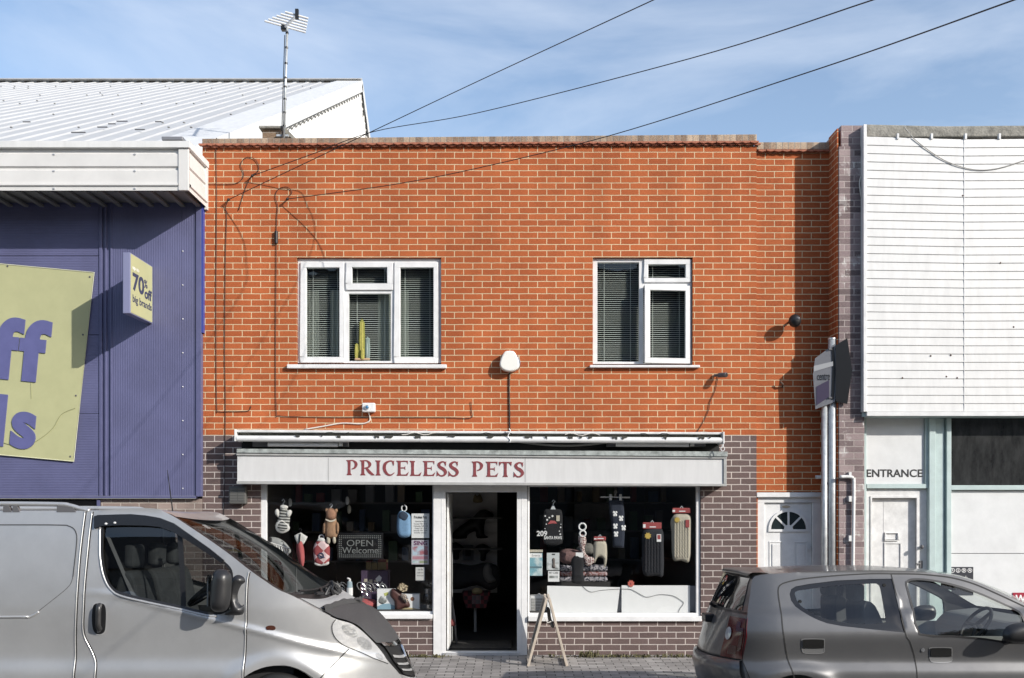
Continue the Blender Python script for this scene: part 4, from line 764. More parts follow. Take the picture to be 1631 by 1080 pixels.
# big hanging sheet
bn = thing('banner_sheet', 'large pale green sheet hung askew on the blue wall with violet letters', 'banner', (X_(0, by), by, Z_(735, by))); y = by-.02
tl = [(-330, 390), (150, 434), (117.5, 735), (-330, 695)]
MB().prism(PX(tl, y), y, by-.013).build('sheet', GREEN, bn)
e = [P(*q, y-.001) for q in tl]; MB().tube([e[0], e[1], e[2], e[3]], .006, 6).build('hem', mat('pale hem', (.62, .62, .45), .6), bn)
rt = math.radians(-5.5); EDG = mat('pale outline', (.50, .51, .33), .6)
for s_t, q in (('off', (-92, 503, 80, 604)), ('brands', (-262, 618, 60, 702))):
    r = R_(*q, y); text(s_t, r, y-.0006, VIO, 'lettering', bn, ext=.012, bold=.042, rot=rt, space=1.16)
m = MB().tube([Vector(p) for p in cr([P(120, 650, y-.004), P(98, 660, y-.004), P(84, 682, y-.004), P(62, 700, y-.004), P(36, 712, y-.004), P(5, 705, y-.004)], 5)], .004, 5); m.tube([P(55, 560, y-.003), P(49, 590, y-.003), P(50, 635, y-.003)], .003, 5); m.build('crease', mat('crease', (.28, .29, .15), .7), bn)
m = MB()
for a, b in ((143, 441), (132, 533), (121, 630), (112, 727), (12, 424)): c = P(a, b, y-.003); m.ball(c, .012, .006, .012, 8, 6)
m.build('fixing', GREYP, bn)
# ------------------------------------------------------------------ goods in the windows
FUR = mat('tan fur', (.33, .20, .12), .95, bump=1, bscale=120, var=.2, vscale=40); FURD = mat('dark tan fur', (.22, .12, .075), .95, bump=1, bscale=120)
WOOLW = mat('white fleece', (.62, .61, .58), .95, bump=.8, bscale=150); CRM = mat('cream wool', (.50, .46, .37), .95, bump=1, bscale=130, var=.15, vscale=60)
CHAR = mat('charcoal wool', (.022, .024, .03), .95, bump=1, bscale=120, var=.3, vscale=60); NVW = mat('navy wool', (.022, .028, .045), .95, bump=.8, bscale=140)
RED = mat('dull red', (.30, .055, .055), .7, var=.15); REDF = mat('red felt', (.38, .09, .09), .9, bump=.5, bscale=90); YEL = mat('mustard', (.45, .32, .07), .8)
TART = checks('tartan', (.27, .055, .06), (.60, .45, .45), 9.5); STRP = checks('grey stripes', (.035, .035, .035), (.40, .40, .38), 9, math.pi/2+.1, 'wave')
LEOP = checks('spotted cloth', (.14, .05, .05), (.58, .52, .48), 60, 0, 'noise'); FAIR = checks('patterned knit navy', (.03, .032, .05), (.42, .40, .42), 42, 0, 'noise'); FAIRR = checks('patterned knit rust', (.20, .06, .05), (.40, .33, .34), 42, 0, 'noise')
BLUC = mat('pale blue cloth', (.17, .30, .46), .85, var=.2, vscale=20, bump=.5); BLUD = mat('dark blue lining', (.03, .045, .075), .9); CLR = mat('clear plastic', (.55, .58, .60), .15)
ARTB = checks('blue art print', (.16, .32, .38), (.50, .58, .58), 7, 0, 'noise'); ARTR = checks('mixed art print', (.34, .12, .14), (.40, .50, .58), 11, 0, 'noise'); ARTG = checks('grey art print', (.20, .21, .20), (.56, .58, .58), 9, 0, 'noise'); PURP = mat('purple box card', (.07, .045, .09), .6, var=.3)
def hook(m, px, py0, py1, y):   # little hanger hook from py1 up to py0
    m.tube([P(px, py1, y), P(px, (py0+py1)/2+2, y), P(px+2.5, py0+3, y), P(px+.5, py0, y), P(px-2, py0+3, y)], .006, 6)
def item(name, label, cat, px, py, y, group=None): return thing(name, label, cat, P(px, py, y), group)
def pil(pts, y, t, n, mt, par, rnd=.04, step=.02, sm=3):
    q = [tuple(a) for a in crc(pts, sm)] if sm else pts; return pillow(PX(q, y), y, t, step, rnd).build(n, mt, par, smooth=True)
y = .105
t = item('dog_coat', 'grey striped dog coat with white fleece trim hanging high at the left of the window', 'dog coat', 451, 849, y)
pil([(445, 812), (451, 808), (458, 812), (462, 822), (460, 838), (452, 849), (441, 845), (438, 837), (443, 826)], y, .04, 'body', STRP, t)
for q in ([(439, 812), (443, 811), (446, 820), (443, 824), (438, 818)], [(456, 815), (462, 812), (465, 816), (461, 824), (456, 822)], [(446, 806), (452, 804), (459, 807), (455, 812), (448, 811)]): pil(q, y-.02, .03, 'fleece_trim', WOOLW, t, .02)
pil([(439, 836), (445, 828.5), (452, 828), (461, 838), (460, 845), (450, 849.5), (441, 846)], y-.03, .02, 'fleece_trim', WOOLW, t, .03); pil([(442, 838), (446, 831.5), (451, 831), (458, 838), (457, 843), (450, 846.5), (443, 843)], y-.05, .012, 'lining', STRP, t, .02)
m = MB(); hook(m, 451, 795, 806, y); m.build('hanger', CLR, t)
t = item('bear_outfit', 'tan furry bear costume for a dog hanging near the window middle', 'dog costume', 527, 866, y)
pil([(519, 823), (526, 820), (534, 823), (536.5, 832), (538, 845), (536, 856), (527, 858), (519, 856), (517.5, 845), (518, 832)], y, .07, 'body', FUR, t, .06)
pil([(519, 815), (523, 810), (527, 809), (532, 811), (536, 816), (534.5, 826), (527, 829), (520, 826)], y-.05, .06, 'head', FURD, t, .06)
for q in ([(518, 812), (520, 809.5), (523, 812), (521, 816), (518.5, 815)], [(533, 812), (536, 810), (538, 813), (536, 817), (533, 816)]): pil(q, y-.06, .02, 'ear', FUR, t, .015)
for q in ([(515, 834), (518, 831), (520, 836), (518.5, 848), (514.5, 850), (514, 842)], [(535, 833), (538, 832), (540, 838), (539, 849), (535.5, 848)]): pil(q, y-.03, .035, 'arm', FUR, t, .03)
for q in ([(520.5, 855), (525, 855), (526, 862), (524.5, 866), (520, 864)], [(530, 855), (534, 855), (535, 863), (532, 866), (529.5, 862)]): pil(q, y-.03, .035, 'leg', CRM, t, .03)
pil([(520, 829), (527, 831.5), (534, 829), (535, 826.5), (527, 829), (519, 826.5)], y-.08, .015, 'collar', CRM, t, .015)
m = MB(); hook(m, 527, 802, 810, y); m.build('hanger', CLR, t)
t = item('scarf', 'white and red dog scarf on a hanger, thin and pointed', 'scarf', 479, 905, y)
pil([(468.5, 853), (479, 848), (490, 855), (485, 865), (482, 868), (474, 867), (470, 858)], y, .02, 'collar', WOOLW, t, .02, sm=0); pil([(474, 867), (480, 862), (484, 874), (485, 892), (482, 905), (479, 899), (475, 880)], y-.02, .03, 'tail', REDF, t, .03); pil([(472, 867), (475, 866), (476, 880), (479, 898), (476, 895), (472.5, 880)], y+.01, .02, 'tail', RED, t, .02)
m = MB(); hook(m, 478, 841, 851, y); m.tube([P(478, 850, y-.025), P(476.5, 866, y-.03)], .008, 6); m.build('hanger', BLK, t)
t = item('dog_coat', 'red tartan dog coat with white hem and collar hanging in the left window', 'dog coat', 512, 901, y)
pil([(504, 862), (510, 859), (517, 859), (523, 866), (525.5, 876), (523, 898), (512, 901), (502, 897), (499, 878), (500, 870)], y, .05, 'body', TART, t); pil([(502, 896), (512, 898), (523, 894.5), (523, 899), (512, 901.5), (502, 900)], y-.035, .02, 'fleece_trim', WOOLW, t, .02); pil([(505, 862), (508, 857), (515, 857), (518, 862), (511, 864)], y-.03, .02, 'fleece_trim', WOOLW, t, .02)
m = MB(); m.tube([P(511.5+4*math.sin(k*math.pi/5), 885-4*math.cos(k*math.pi/5), y-.055) for k in range(11)], .008, 6); m.tube([P(506, 884, y-.055), P(517, 888, y-.055)], .007, 6); m.build('badge', NAVY, t)
m = MB().tube([P(512+4*math.sin(k*math.pi/6), 856-4*math.cos(k*math.pi/6), y) for k in range(13)], .008, 7); m.build('hanger', PVC, t)
t = item('led_sign', 'black dotted shop window sign reading OPEN Welcome', 'sign', 574, 892, .16); yy = .16
q = R_(537, 849, 610, 891, yy); MB().box(q[0], q[1], yy, yy+.03, q[2], q[3]).build('panel', mat('sign panel', (.010, .010, .011), .3), t, bevel=.004)
GRYD = mat('unlit grey diode', (.20, .21, .205), .5); m = MB()
for i in range(21):
    for pyy in (853.5, 856.5, 884, 887): c = P(541+3.25*i, pyy, yy); m.box(c.x-.0055, c.x+.0055, yy-.004, yy-.0005, c.z-.0055, c.z+.0055)
for j in range(8):
    for pxx in (540.5, 543.5, 603.5, 606.5): c = P(pxx, 859.5+3.1*j, yy); m.box(c.x-.0055, c.x+.0055, yy-.004, yy-.0005, c.z-.0055, c.z+.0055)
m.build('border_dots', GRYD, t); text('OPEN', R_(552.5, 860, 594, 870, yy), yy-.001, GRYD, 'lettering', t, bold=-.008); text('Welcome', R_(545, 871.5, 602.5, 881.5, yy), yy-.001, GRYD, 'lettering', t, bold=-.005)
t = item('cloth_bag', 'pale blue denim dog jacket hung on a white ring at right of the left window', 'dog jacket', 643, 857, y)
pil([(634, 818), (640, 813), (647, 816), (654, 822), (655, 840), (654, 853), (643, 857), (634, 852), (632, 836)], y, .06, 'body', BLUC, t); pil([(635, 820), (641, 814), (650, 820), (648, 828), (643, 830), (636, 826)], y-.055, .015, 'lining', BLUD, t, .02)
MB().tube([P(643.5+4*math.sin(k*math.pi/6), 809.5-5*math.cos(k*math.pi/6), y) for k in range(12)], .008, 7).build('hanger', PVC, t)
def notice(label, px0, py0, px1, py1, yy, mt, lines=(), cat='notice', name='notice', head=None, hc=INK, art=None):
    t = item(name, label, cat, (px0+px1)/2, py1, yy); q = R_(px0, py0, px1, py1, yy); MB().box(q[0], q[1], yy, yy+.003, q[2], q[3]).build('sheet', mt, t)
    if head: text(head[0], R_(*head[1], yy), yy-.0005, hc, 'lettering', t, bold=head[2] if len(head) > 2 else .01, ext=.001)
    if art: 
        for r_, m_ in art: q2 = R_(*r_, yy); MB().box(q2[0], q2[1], yy-.0015, yy-.0004, q2[2], q2[3]).build('picture', m_, t)
    for s_t, r_ in lines: text(s_t, R_(*r_, yy), yy-.0005, INK, 'lettering', t, ext=.001, bold=.0)
    return t
yy = .085
notice('white opening hours notice on the glass headed Priceless Pets', 655.5, 818, 683.5, 857, yy, PAPER, [('Opening hours', (661, 829.5, 679, 832)), ('Tuesday 9.00 - 5.30', (659, 833.5, 680, 836)), ('Wednesday 9.00 - 5.30', (659, 837, 681, 839.5)), ('Friday 9.00 - 5.30', (661, 840.5, 680, 843)), ('Saturday 9.00 - 5.00', (659, 844, 680, 846.5)), ('Sunday closed', (660, 847.5, 679, 850))], head=('Priceless Pets', (659.5, 821.5, 680, 826), .02))
notice('colourful poster headed SING below the opening hours', 655.5, 860, 683, 899, yy, mat('poster pale', (.46, .44, .48), .6), [], 'poster', 'poster', ('SING', (659, 861.5, 680.5, 868.5), .03), mat('plum print', (.12, .03, .09), .6), [((657, 870, 681.5, 884), ARTR), ((657, 886, 681.5, 891), mat('poster pink', (.40, .20, .24), .6)), ((657, 893, 666, 897), ARTB), ((668, 893, 681, 897), mat('poster green', (.30, .34, .22), .6))])
notice('small white typed slip low on the left window glass', 662, 903.5, 676.5, 924.5, yy, mat('slip paper', (.52, .52, .50), .7), [('12-18', (666, 906, 673, 908.5)), ('call in', (664, 911, 674, 913)), ('thank you', (664, 916, 674.5, 918))])
# low display, left window
yb_ = .3
t = item('card_board', 'blank white board standing behind the van windscreen in the left window', 'board', 514, 950, .35); MB().box(X_(497, .35), X_(531, .35), .35, .36, Z_(972, .35), Z_(927, .35)).build('board', WHT, t); MB().box(X_(512, .4), X_(516, .4), .361, .45, Z_(972, .35), Z_(940, .35)).build('prop', WHT, t)
SILV = mat('silvery wire', (.55, .56, .56), .25, metal=.8)
for i, cxp in enumerate((541, 583, 605)):
    t = item('butterfly_ornament', 'silver wire butterfly ornament '+('next to the white board', 'right of the spray bottle', 'just left of the picture box')[i], 'ornament', cxp, 952, .33, 'wire butterfly ornaments'); m = MB(); yy = .33; k_ = (1, 1, .8)[i]
    for sg in (-1, 1):
        for w_, h_, dz in ((13, 12, -6), (8, 7, 5), (8, 7, -5)):
            m.tube([P(cxp+sg*k_*(w_*.55+w_*.55*math.cos(a)), 938+dz*.5+k_*h_*.62*math.sin(a+sg*.5), yy+.02*math.sin(a)) for a in [2*math.pi*j/14 for j in range(15)]], .006, 6)
        m.tube([P(cxp, 935, yy), P(cxp+sg*4, 926, yy)], .004, 5); m.tube([P(cxp, 944, yy), P(cxp+sg*5, 953, yy)], .006, 5)
    m.tube([P(cxp, 931, yy), P(cxp, 948, yy)], .010, 6); m.build('wire_frame', SILV, t)
t = item('spray_bottle', 'clear spray bottle with white label in front of the butterflies', 'bottle', 557, 952, .28); yy = .28; c = P(557, 952, yy); MB().tube([P(557, 953, yy), P(557, 933, yy), P(557, 929, yy), P(557, 926, yy)], .038, 12, .03).build('body', mat('pale bottle', (.30, .38, .42), .15, coat=.5), t, bevel=.006); MB().tube([P(557, 948, yy), P(557, 936, yy)], .0395, 12).build('label', PAPER, t); m = MB().tube([P(557, 926, yy), P(557, 922, yy)], .015, 8); m.tube([P(557, 922, yy), P(553, 921, yy-.03)], .010, 7); m.build('trigger', PVC, t)
t = item('pet_bed', 'dull red cushion pet bed lying low beside the bottle', 'pet bed', 568, 974, .35); pil([(546, 956), (570, 953), (596, 955), (600, 962), (590, 973), (560, 975), (546, 972)], .35, .16, 'cushion', REDF, t, .10); m = MB(); [m.ball(P(566+5*math.cos(a), 960+4*math.sin(a), .18), .014, .01, .014, 7, 5) for a in (0, 1.6, 3.1, 4.7)]; m.build('paw_print', CRM, t)
t = item('carton', 'dark purple carton behind the silver butterflies', 'carton', 595, 940, .62); MB().box(X_(575, .55), X_(618, .55), .55, .72, Z_(973, .55), Z_(909, .55)).build('box', PURP, t, bevel=.004); yy = .545; MB().prism(PX([(598, 922), (604, 916), (608, 920), (606, 926), (600, 926)], yy), yy-.003, yy).build('tag', PAPER, t)
m = MB(); [m.box(X_(580+8*i, yy), X_(585+8*i, yy), yy-.002, yy+.004, Z_(927+3*(i % 2), yy), Z_(922+i % 3, yy)) for i in range(3)]; m.build('print', CRM, t)
t = item('book_stack', 'row of red and tan boxes high behind the LED sign', 'boxes', 598, 905, .7); m = MB(); 
for i, (a, b) in enumerate(((583, 591), (592, 601), (602, 616))): m.box(X_(a, .7), X_(b, .7), .7, .85, Z_(908, .7), Z_((894, 897, 892)[i], .7))
m.build('boxes', checks('box mix', (.16, .04, .035), (.24, .18, .08), 3.7, 0, 'check'), t, bevel=.003); MB().box(X_(580, .7), X_(620, .7), .68, .9, Z_(911, .7), Z_(908.2, .7)).build('shelf', DRK, t)
for i, (a, b, c_, d_) in enumerate(((600.5, 938.5, 629, 973.5), (638, 946.5, 668, 973.5))):
    t = item('picture_box', ('white box with blue and yellow picture, tallest at the window foot', 'white box with brown paw emblem at the window foot by the door')[i], 'box', (a+c_)/2, d_, .2); q = R_(a, b, c_, d_, .2); MB().box(q[0], q[1], .2, .31, q[2], q[3]).build('carton', WHT, t, bevel=.004); yy = .1995
    if i == 0:
        pil([(603, 955), (608, 949), (614, 952), (616, 958), (610, 962), (604, 960)], yy-.001, .003, 'print', ARTG, t, .01); MB().prism(PX([(601, 966), (609, 962), (620, 961), (628.5, 965), (628.5, 972.5), (601, 972.5)], yy), yy-.0012, yy).build('print', mat('print blue', (.25, .40, .48), .6), t); MB().prism(PX([(611, 945), (618, 943), (619, 947), (613, 950)], yy), yy-.0014, yy).build('print', mat('print lime', (.50, .52, .16), .6), t)
    else:
        MB().prism(PX([(657+3.2*math.cos(k*math.pi/8), 954+3.2*math.sin(k*math.pi/8)) for k in range(16)], yy), yy-.0012, yy).build('emblem', mat('print brown', (.24, .11, .06), .6), t); MB().prism(PX([(639, 966), (655, 968), (667.5, 970), (667.5, 972.8), (639, 972.8)], yy), yy-.0012, yy).build('print', mat('print sand', (.45, .38, .22), .6), t)
t = item('shoulder_bag', 'brown bag with patterned tag propped between the two picture boxes', 'bag', 634, 972, .24); BRO = mat('brown leather', (.085, .035, .03), .5, var=.3)
pil([(624, 938), (632, 939), (640, 946), (650, 956), (653, 966), (645, 968), (636, 972), (629, 971), (628, 958), (621, 948)], .19, .05, 'body', BRO, t); pil([(638, 948), (645, 946), (650, 954), (648, 960), (641, 955)], .12, .02, 'patch', checks('patch cloth', (.05, .05, .07), (.45, .36, .27), 70, 0, 'noise'), t, .02)
m = MB().prism(PX([(637, 929), (641, 928.5), (650, 934), (648, 941), (641, 943), (633, 937)], .12), .12, .125); m.build('tag', checks('paw tag', (.08, .05, .03), (.56, .46, .30), 45, 0, 'noise'), t)
t = item('glass_jar', 'dark round jar with bright highlight by the door post', 'jar', 681, 973, .4); m = MB().ball(P(681, 952, .35), .055, .055, .075, 16, 10); m.build('jar', mat('black glazed jar', (.012, .012, .014), .06, coat=1), t, smooth=True); MB().tube([P(681, 946, .35), P(681, 938, .35)], .035, 12).build('lid', GREYP, t); MB().box(X_(670, .4), X_(690, .4), .30, .5, Z_(974, .4), Z_(962, .4)).build('plinth', mat('plinth', (.12, .12, .12), .5), t)
t = item('tinsel_cage', 'crumpled clear bag over a white wire cage at far left of the window', 'wrapped cage', 443, 884, .25); m = MB()
for i in range(9): m.tube([P(424+4*i, 864+i*1.2, .24), P(427+4*i, 877+i*1.0, .24)], .007, 5)
m.tube([P(423, 862, .24), P(462, 874, .24)], .008, 5); m.tube([P(425, 877, .24), P(450, 886, .24)], .008, 5); m.build('wire_cage', PVC, t); pil([(428, 857), (440, 856), (452, 862), (461, 872), (463, 880), (452, 885), (440, 880), (428, 874)], .34, .06, 'wrapping', mat('crumpled film', (.32, .33, .33), .15, bump=1.0, bscale=30), t, .05)
for i, (pxx, pyy, lb) in enumerate(((556, 812, 'pale hook light hanging high right of the bear costume'), (553, 798, 'crumpled clear wrapping hanging near the top of the left window'), (462, 801, 'small grey hanging toy beside the striped coat'))):
    t = item('hanging_trinket', lb, 'trinket', pxx, pyy+5, .45); pil([(pxx-2.5, pyy-5), (pxx+1, pyy-7), (pxx+3, pyy-2), (pxx+2, pyy+5), (pxx-2, pyy+5)], .45, .02, 'trinket', CRM if i == 0 else CLR, t, .02); MB().tube([P(pxx, pyy-6, .45), P(pxx, 776, .45)], .002, 4).build('thread', GREYP, t)
# right window
t = item('santa_jumper', 'black Christmas dog jumper with white motifs hanging by the number 209', 'dog jumper', 880, 866, y)
pil([(867, 814), (874, 811), (887, 811), (895, 815), (896, 840), (894.5, 866), (867, 866), (866, 838)], y, .03, 'body', mat('black wool', (.012, .012, .014), .95, bump=.6, bscale=140), t, .03); yy = y-.033
m = MB(); 
for a, b, r in ((868.5, 822, 1.6), (871.5, 828, 2), (875, 824.5, 1.8), (880, 822, 2.2), (870, 835, 1.3), (893, 840, 1.6), (891, 846, 1.3), (892.5, 851, 1.8), (868, 842, 1), (893.5, 835, 1)): 
    c = P(a, b, yy); r /= s_(yy); m.prism([(c.x+r*(1 if k % 2 else .5)*math.cos(k*math.pi/6), c.z+r*(1 if k % 2 else .5)*math.sin(k*math.pi/6)) for k in range(12)], yy-.002, yy+.012)
m.build('motif', PAPER, t)
MB().prism(PX([(872, 835), (877, 829), (884, 829.5), (887.5, 834), (880, 833.5)], yy), yy-.003, yy+.012).build('motif', REDF, t); text('SANTA PAWS', R_(866.5, 854, 895, 859, yy), yy+.004, PAPER, 'lettering', t, ext=.008, bold=.02); q = R_(886, 821, 891.5, 830, yy); MB().box(q[0], q[1], yy-.008, yy-.004, q[2], q[3]).build('price_tag', CRM, t)
m = MB(); hook(m, 881, 796, 806, y); m.prism(PX([(876.5, 812), (880, 805), (882, 805), (885.5, 812)], y), y-.01, y+.01); m.build('hanger', CLR, t)
t = item('house_number', 'white stick on number 209 on the right window glass', 'number', 863, 856, .066); text('209', R_(854.8, 845.5, 871.5, 854, .067), .0665, PVC, 'digits', t, ext=.001, bold=.025)
yy = .085
notice('pale blue picture calendar at the left edge of the right window', 842.6, 881, 864, 917, yy, ARTB, [('Events', (847, 883, 860, 886.5))], 'calendar', 'calendar', None, INK, [((843.5, 881.5, 863, 888), PAPER), ((844, 902, 863, 905), mat('art dark band', (.10, .17, .20), .6))]); tag(MB().box(X_(842.5, yy), X_(864.5, yy), yy-.004, yy+.006, Z_(879.5, yy), Z_(875.5, yy)).build('calendar_bar', CRM), 'cream plastic strip holding the blue calendar at the window edge', 'strip')
t = notice('grey leaflet showing a standing dog beside the blue calendar', 871, 880.5, 891, 908, yy, mat('leaflet grey', (.50, .53, .53), .6), [], 'leaflet', 'leaflet', None, INK, [((872, 896, 890, 907), ARTG), ((879, 882, 884, 884), INK)])
pil([(879.5, 891), (882, 888.5), (884, 891), (883.5, 898), (884.5, 904), (882, 905), (879, 904), (880, 898)], yy-.004, .004, 'dog_picture', mat('print dog', (.12, .10, .09), .7), t, .02)
notice('white leaflet with print hanging below the dog leaflet', 873, 909.5, 891, 926.5, yy, PAPER, [('PET CARE', (875, 911, 889, 914))], 'leaflet', 'leaflet', None, INK, [((875, 917, 889, 921), ARTG)])
m = MB(); 
def hang_red(t, x0, x1, y0p, y1p, yy):
    q = R_(x0, y0p, x1, y1p, yy); MB().box(q[0], q[1], yy-.012, yy+.006, q[2], q[3]).build('card_header', RED, t, bevel=.012); q = R_(x0+.5, y0p+3, x0+4.5, y1p-2, yy); k_ = MB().box(q[0], q[1], yy-.0135, yy-.0122, q[2], q[3]); q = R_((x0+x1)/2-4, y1p-4, (x0+x1)/2+6, y1p-2.5, yy); k_.box(q[0], q[1], yy-.0135, yy-.0122, q[2], q[3]); k_.build('card_print', PAPER, t)
    m = MB(); hook(m, (x0+x1)/2, y0p-3, y0p+2, yy); m.build('hanger', CLR, t)
def cables_on(t, x0, x1, ya, yb, yy, mt, n, zig=1.2):   # raised cable-knit plaits
    m = MB()
    for i in range(n):
        cx_ = x0+(x1-x0)*(i+.5)/n
        for ph in (0, math.pi): m.tube([P(cx_+zig*math.sin(k*.9+ph), ya+(yb-ya)*k/36, yy-.004*math.cos(k*.9+ph)) for k in range(37)], .0055, 5)
    m.build('cable_knit', mt, t, smooth=True)
t = item('dog_jumper', 'cream cable knit dog jumper on a red card, rightmost in the window', 'dog jumper', 1085, 894, y); pil([(1075, 819), (1085, 818), (1096, 819), (1101, 826), (1101, 850), (1099, 893.5), (1085, 893), (1071.5, 890), (1069.5, 850), (1068, 830)], y, .05, 'body', CRM, t, .05); cables_on(t, 1073, 1098, 830, 888, y-.05, CRM, 6, .9); hang_red(t, 1070.5, 1100, 809, 817.5, y-.02)
c0 = P(1078.5, 828, y-.065); MB().prism([(c0.x+(.038 if k % 2 else .026)*math.cos(k*math.pi/8), c0.z+(.038 if k % 2 else .026)*math.sin(k*math.pi/8)) for k in range(16)], y-.068, y-.05).build('flower_badge', YEL, t); q = R_(1092, 828, 1098, 840, y-.06); MB().box(q[0], q[1], y-.064, y-.055, q[2], q[3]).build('label', RED, t)
t = item('dog_jumper', 'charcoal cable knit dog jumper on a red card with yellow flower badge', 'dog jumper', 1040, 917, y); pil([(1027, 844), (1034, 841), (1048, 841), (1056, 846), (1057, 870), (1056.5, 916), (1045, 917), (1024.5, 915), (1022.5, 880), (1023, 850)], y, .05, 'body', CHAR, t, .05); cables_on(t, 1026, 1054, 855, 912, y-.05, CHAR, 6, .9); hang_red(t, 1023.5, 1053.5, 832, 842.5, y-.02)
c0 = P(1032, 853.5, y-.065); MB().prism([(c0.x+(.044 if k % 2 else .03)*math.cos(k*math.pi/8), c0.z+(.044 if k % 2 else .03)*math.sin(k*math.pi/8)) for k in range(16)], y-.068, y-.05).build('flower_badge', YEL, t); q = R_(1046, 851, 1053, 863, y-.06); MB().box(q[0], q[1], y-.064, y-.055, q[2], q[3]).build('label', PAPER, t); q = R_(1047, 852, 1052, 859, y-.06); MB().box(q[0], q[1], y-.0655, y-.0642, q[2], q[3]).build('label_print', RED, t)
t = item('dog_leggings', 'navy blue dog trousers with small white bears clipped to a trouser hanger', 'dog trousers', 982, 873, y); pil([(969, 796), (993, 796), (994.5, 820), (995, 850), (994, 873), (976, 872), (975, 850), (973, 830), (970, 815)], y, .035, 'body', NVW, t, .04, sm=0); m = MB()
for a, b in ((979.5, 818.5), (989, 826), (980, 838.5), (993, 841), (981, 851)):
    yy = y-.04; [m.ball(P(a+dx, b+dz, yy), .014, .006, .016, 8, 6) for dx, dz in ((0, 0), (-2, -2.5), (2, -2.5), (-1.5, 2), (1.5, 2))]
m.build('motif', PAPER, t); m = MB().tube([P(956.5, 791.5, y), P(1003.5, 792.5, y)], .010, 8); hook(m, 980, 781, 790, y)
for a in (972, 988): q = R_(a-2, 787, a+2, 797, y); m.box(q[0], q[1], y-.03, y-.011, q[2], q[3])
m.build('hanger', PVC, t, bevel=.002)
t = item('spotted_scarf', 'spotted scarf threaded through white rings in the right window', 'scarf', 930, 905, y); pil([(921, 855), (929, 851), (934, 860), (931, 875), (936, 885), (946, 889), (945, 897), (934, 902), (928, 890), (924, 875)], y, .03, 'cloth', LEOP, t, .03)
m = MB()
for cx_, cy_, r in ((927.5, 839, 5.5), (928, 850, 4.8)): m.tube([P(cx_+r*math.sin(k*math.pi/8), cy_-r*math.cos(k*math.pi/8), y-.02) for k in range(17)], .011, 8)
m.build('ring_hanger', PVC, t, smooth=True)
t = item('small_jumper', 'small plain cream dog jumper on a red card beside the spotted scarf', 'dog jumper', 956, 905, y); pil([(949, 861), (962, 861), (966.5, 866), (967, 880), (966, 897), (962, 905), (961, 890), (952, 888), (947, 897), (945, 885), (945.5, 868)], y+.05, .04, 'body', CRM, t, .04); hang_red(t, 945.5, 965, 854.5, 861, y+.02)
t = item('fluffy_cushion', 'dusty pink fluffy cushion lying on folded knits', 'cushion', 908, 898, .4); pil([(891, 880), (902, 874), (918, 876), (931, 881), (930, 896), (910, 899), (893, 895)], .4, .12, 'cushion', mat('pink plush', (.20, .12, .115), .95, bump=1.2, bscale=70, var=.3, vscale=50), t, .08)
t = item('plush_hat', 'grey plush hat behind the spotted scarf', 'hat', 932, 880, .55); pil([(917, 875), (925, 868), (936, 865), (944, 868), (945, 882), (930, 884), (918, 883)], .55, .08, 'hat', mat('grey plush', (.16, .155, .14), .95, bump=1, bscale=80), t, .06)
for i, (a, b, mt_, lb) in enumerate(((901, 910, FAIR, 'folded navy patterned knit, top of the pile of three'), (911, 918, FAIRR, 'folded rust patterned knit, middle of the pile of three'), (919, 927, FAIR, 'folded navy patterned knit, bottom of the pile of three'))):
    t = item('folded_knit', lb, 'folded jumper', 930, b, .4, 'pile of folded knits'); q = R_(891, a, 968, b, .3); MB().box(q[0], q[1], .3, .6, q[2], q[3]).build('knit', mt_, t, bevel=.028, seg=3)
mbp = MB().box(X_(886, .28), X_(972, .28), .28, .65, Z_(976, .3), Z_(927.3, .3)); tag(mbp.build('display_plinth', DRK, None), 'dark display plinth under the folded knits', 'plinth')
t = item('black_snood', 'black tubular dog snood on a small card in front of the pile', 'dog snood', 920, 928, y); pil([(912, 888), (919, 884), (927, 887), (930, 895), (929, 915), (930, 928), (911, 928), (911, 910), (909.5, 896)], y-.03, .04, 'cloth', mat('black wool', (.012, .012, .014)), t, .04); q = R_(917, 880, 929, 888, y-.05); MB().box(q[0], q[1], y-.055, y-.048, q[2], q[3]).build('card_header', PAPER, t)
for i, (pl, lb) in enumerate(((([(871.5, 933), (987.5, 935.5), (982, 981), (871.5, 980)]), 'white display board along the foot of the right window, left one with slanted end'), (([(990, 932.5), (1099, 932.5), (1099, 981.5), (990, 981)]), 'white display board along the foot of the right window, right one with wavy wire'))):
    yy = .085+.004*i; o = MB().prism(PX(pl, yy), yy, yy+.012).build('display_board', WHT, None, bevel=.002); tag(o, lb, 'board')
tag(MB().prism(PX([(982, 981), (988, 935), (1109, 933), (1109, 982)], .13), .13, .14).build('grey_backing', mat('grey backing card', (.36, .36, .38), .6)), 'grey backing card seen in the gap and end of the display boards', 'board')
cable('thin dark wire drooping across the white display boards', [(928, 934), (935, 940), (943, 943), (960, 940), (1000, 938), (1014, 943), (1030, 951), (1050, 947), (1072, 949), (1086, 957), (1089, 961), (1083, 970), (1080, 978), (1083, 981)], r=.003, yy=.081, mt=mat('grey wire', (.2, .2, .2), .6))
t = item('flower_sticker', 'red felt flower stuck above the right display board', 'sticker', 1005, 935, .08); c0 = P(1005, 929.5, .08); MB().prism([(c0.x+(.045 if k % 2 else .034)*math.cos(k*math.pi/8), c0.z+(.045 if k % 2 else .034)*math.sin(k*math.pi/8)) for k in range(16)], .076, .083).build('petals', mat('coral felt', (.50, .12, .09), .8), t); MB().ball(c0+Vector((0, -.005, 0)), .012, .006, .012, 8, 6).build('centre', REDF, t)
t = item('cash_box', 'small white slatted box with a knob at the door end of the right window', 'box', 857, 977, .2); q = R_(844, 949, 871, 977, .2); MB().box(q[0], q[1], .2, .35, q[2], q[3]).build('box', PAPER, t, bevel=.006); m = MB()
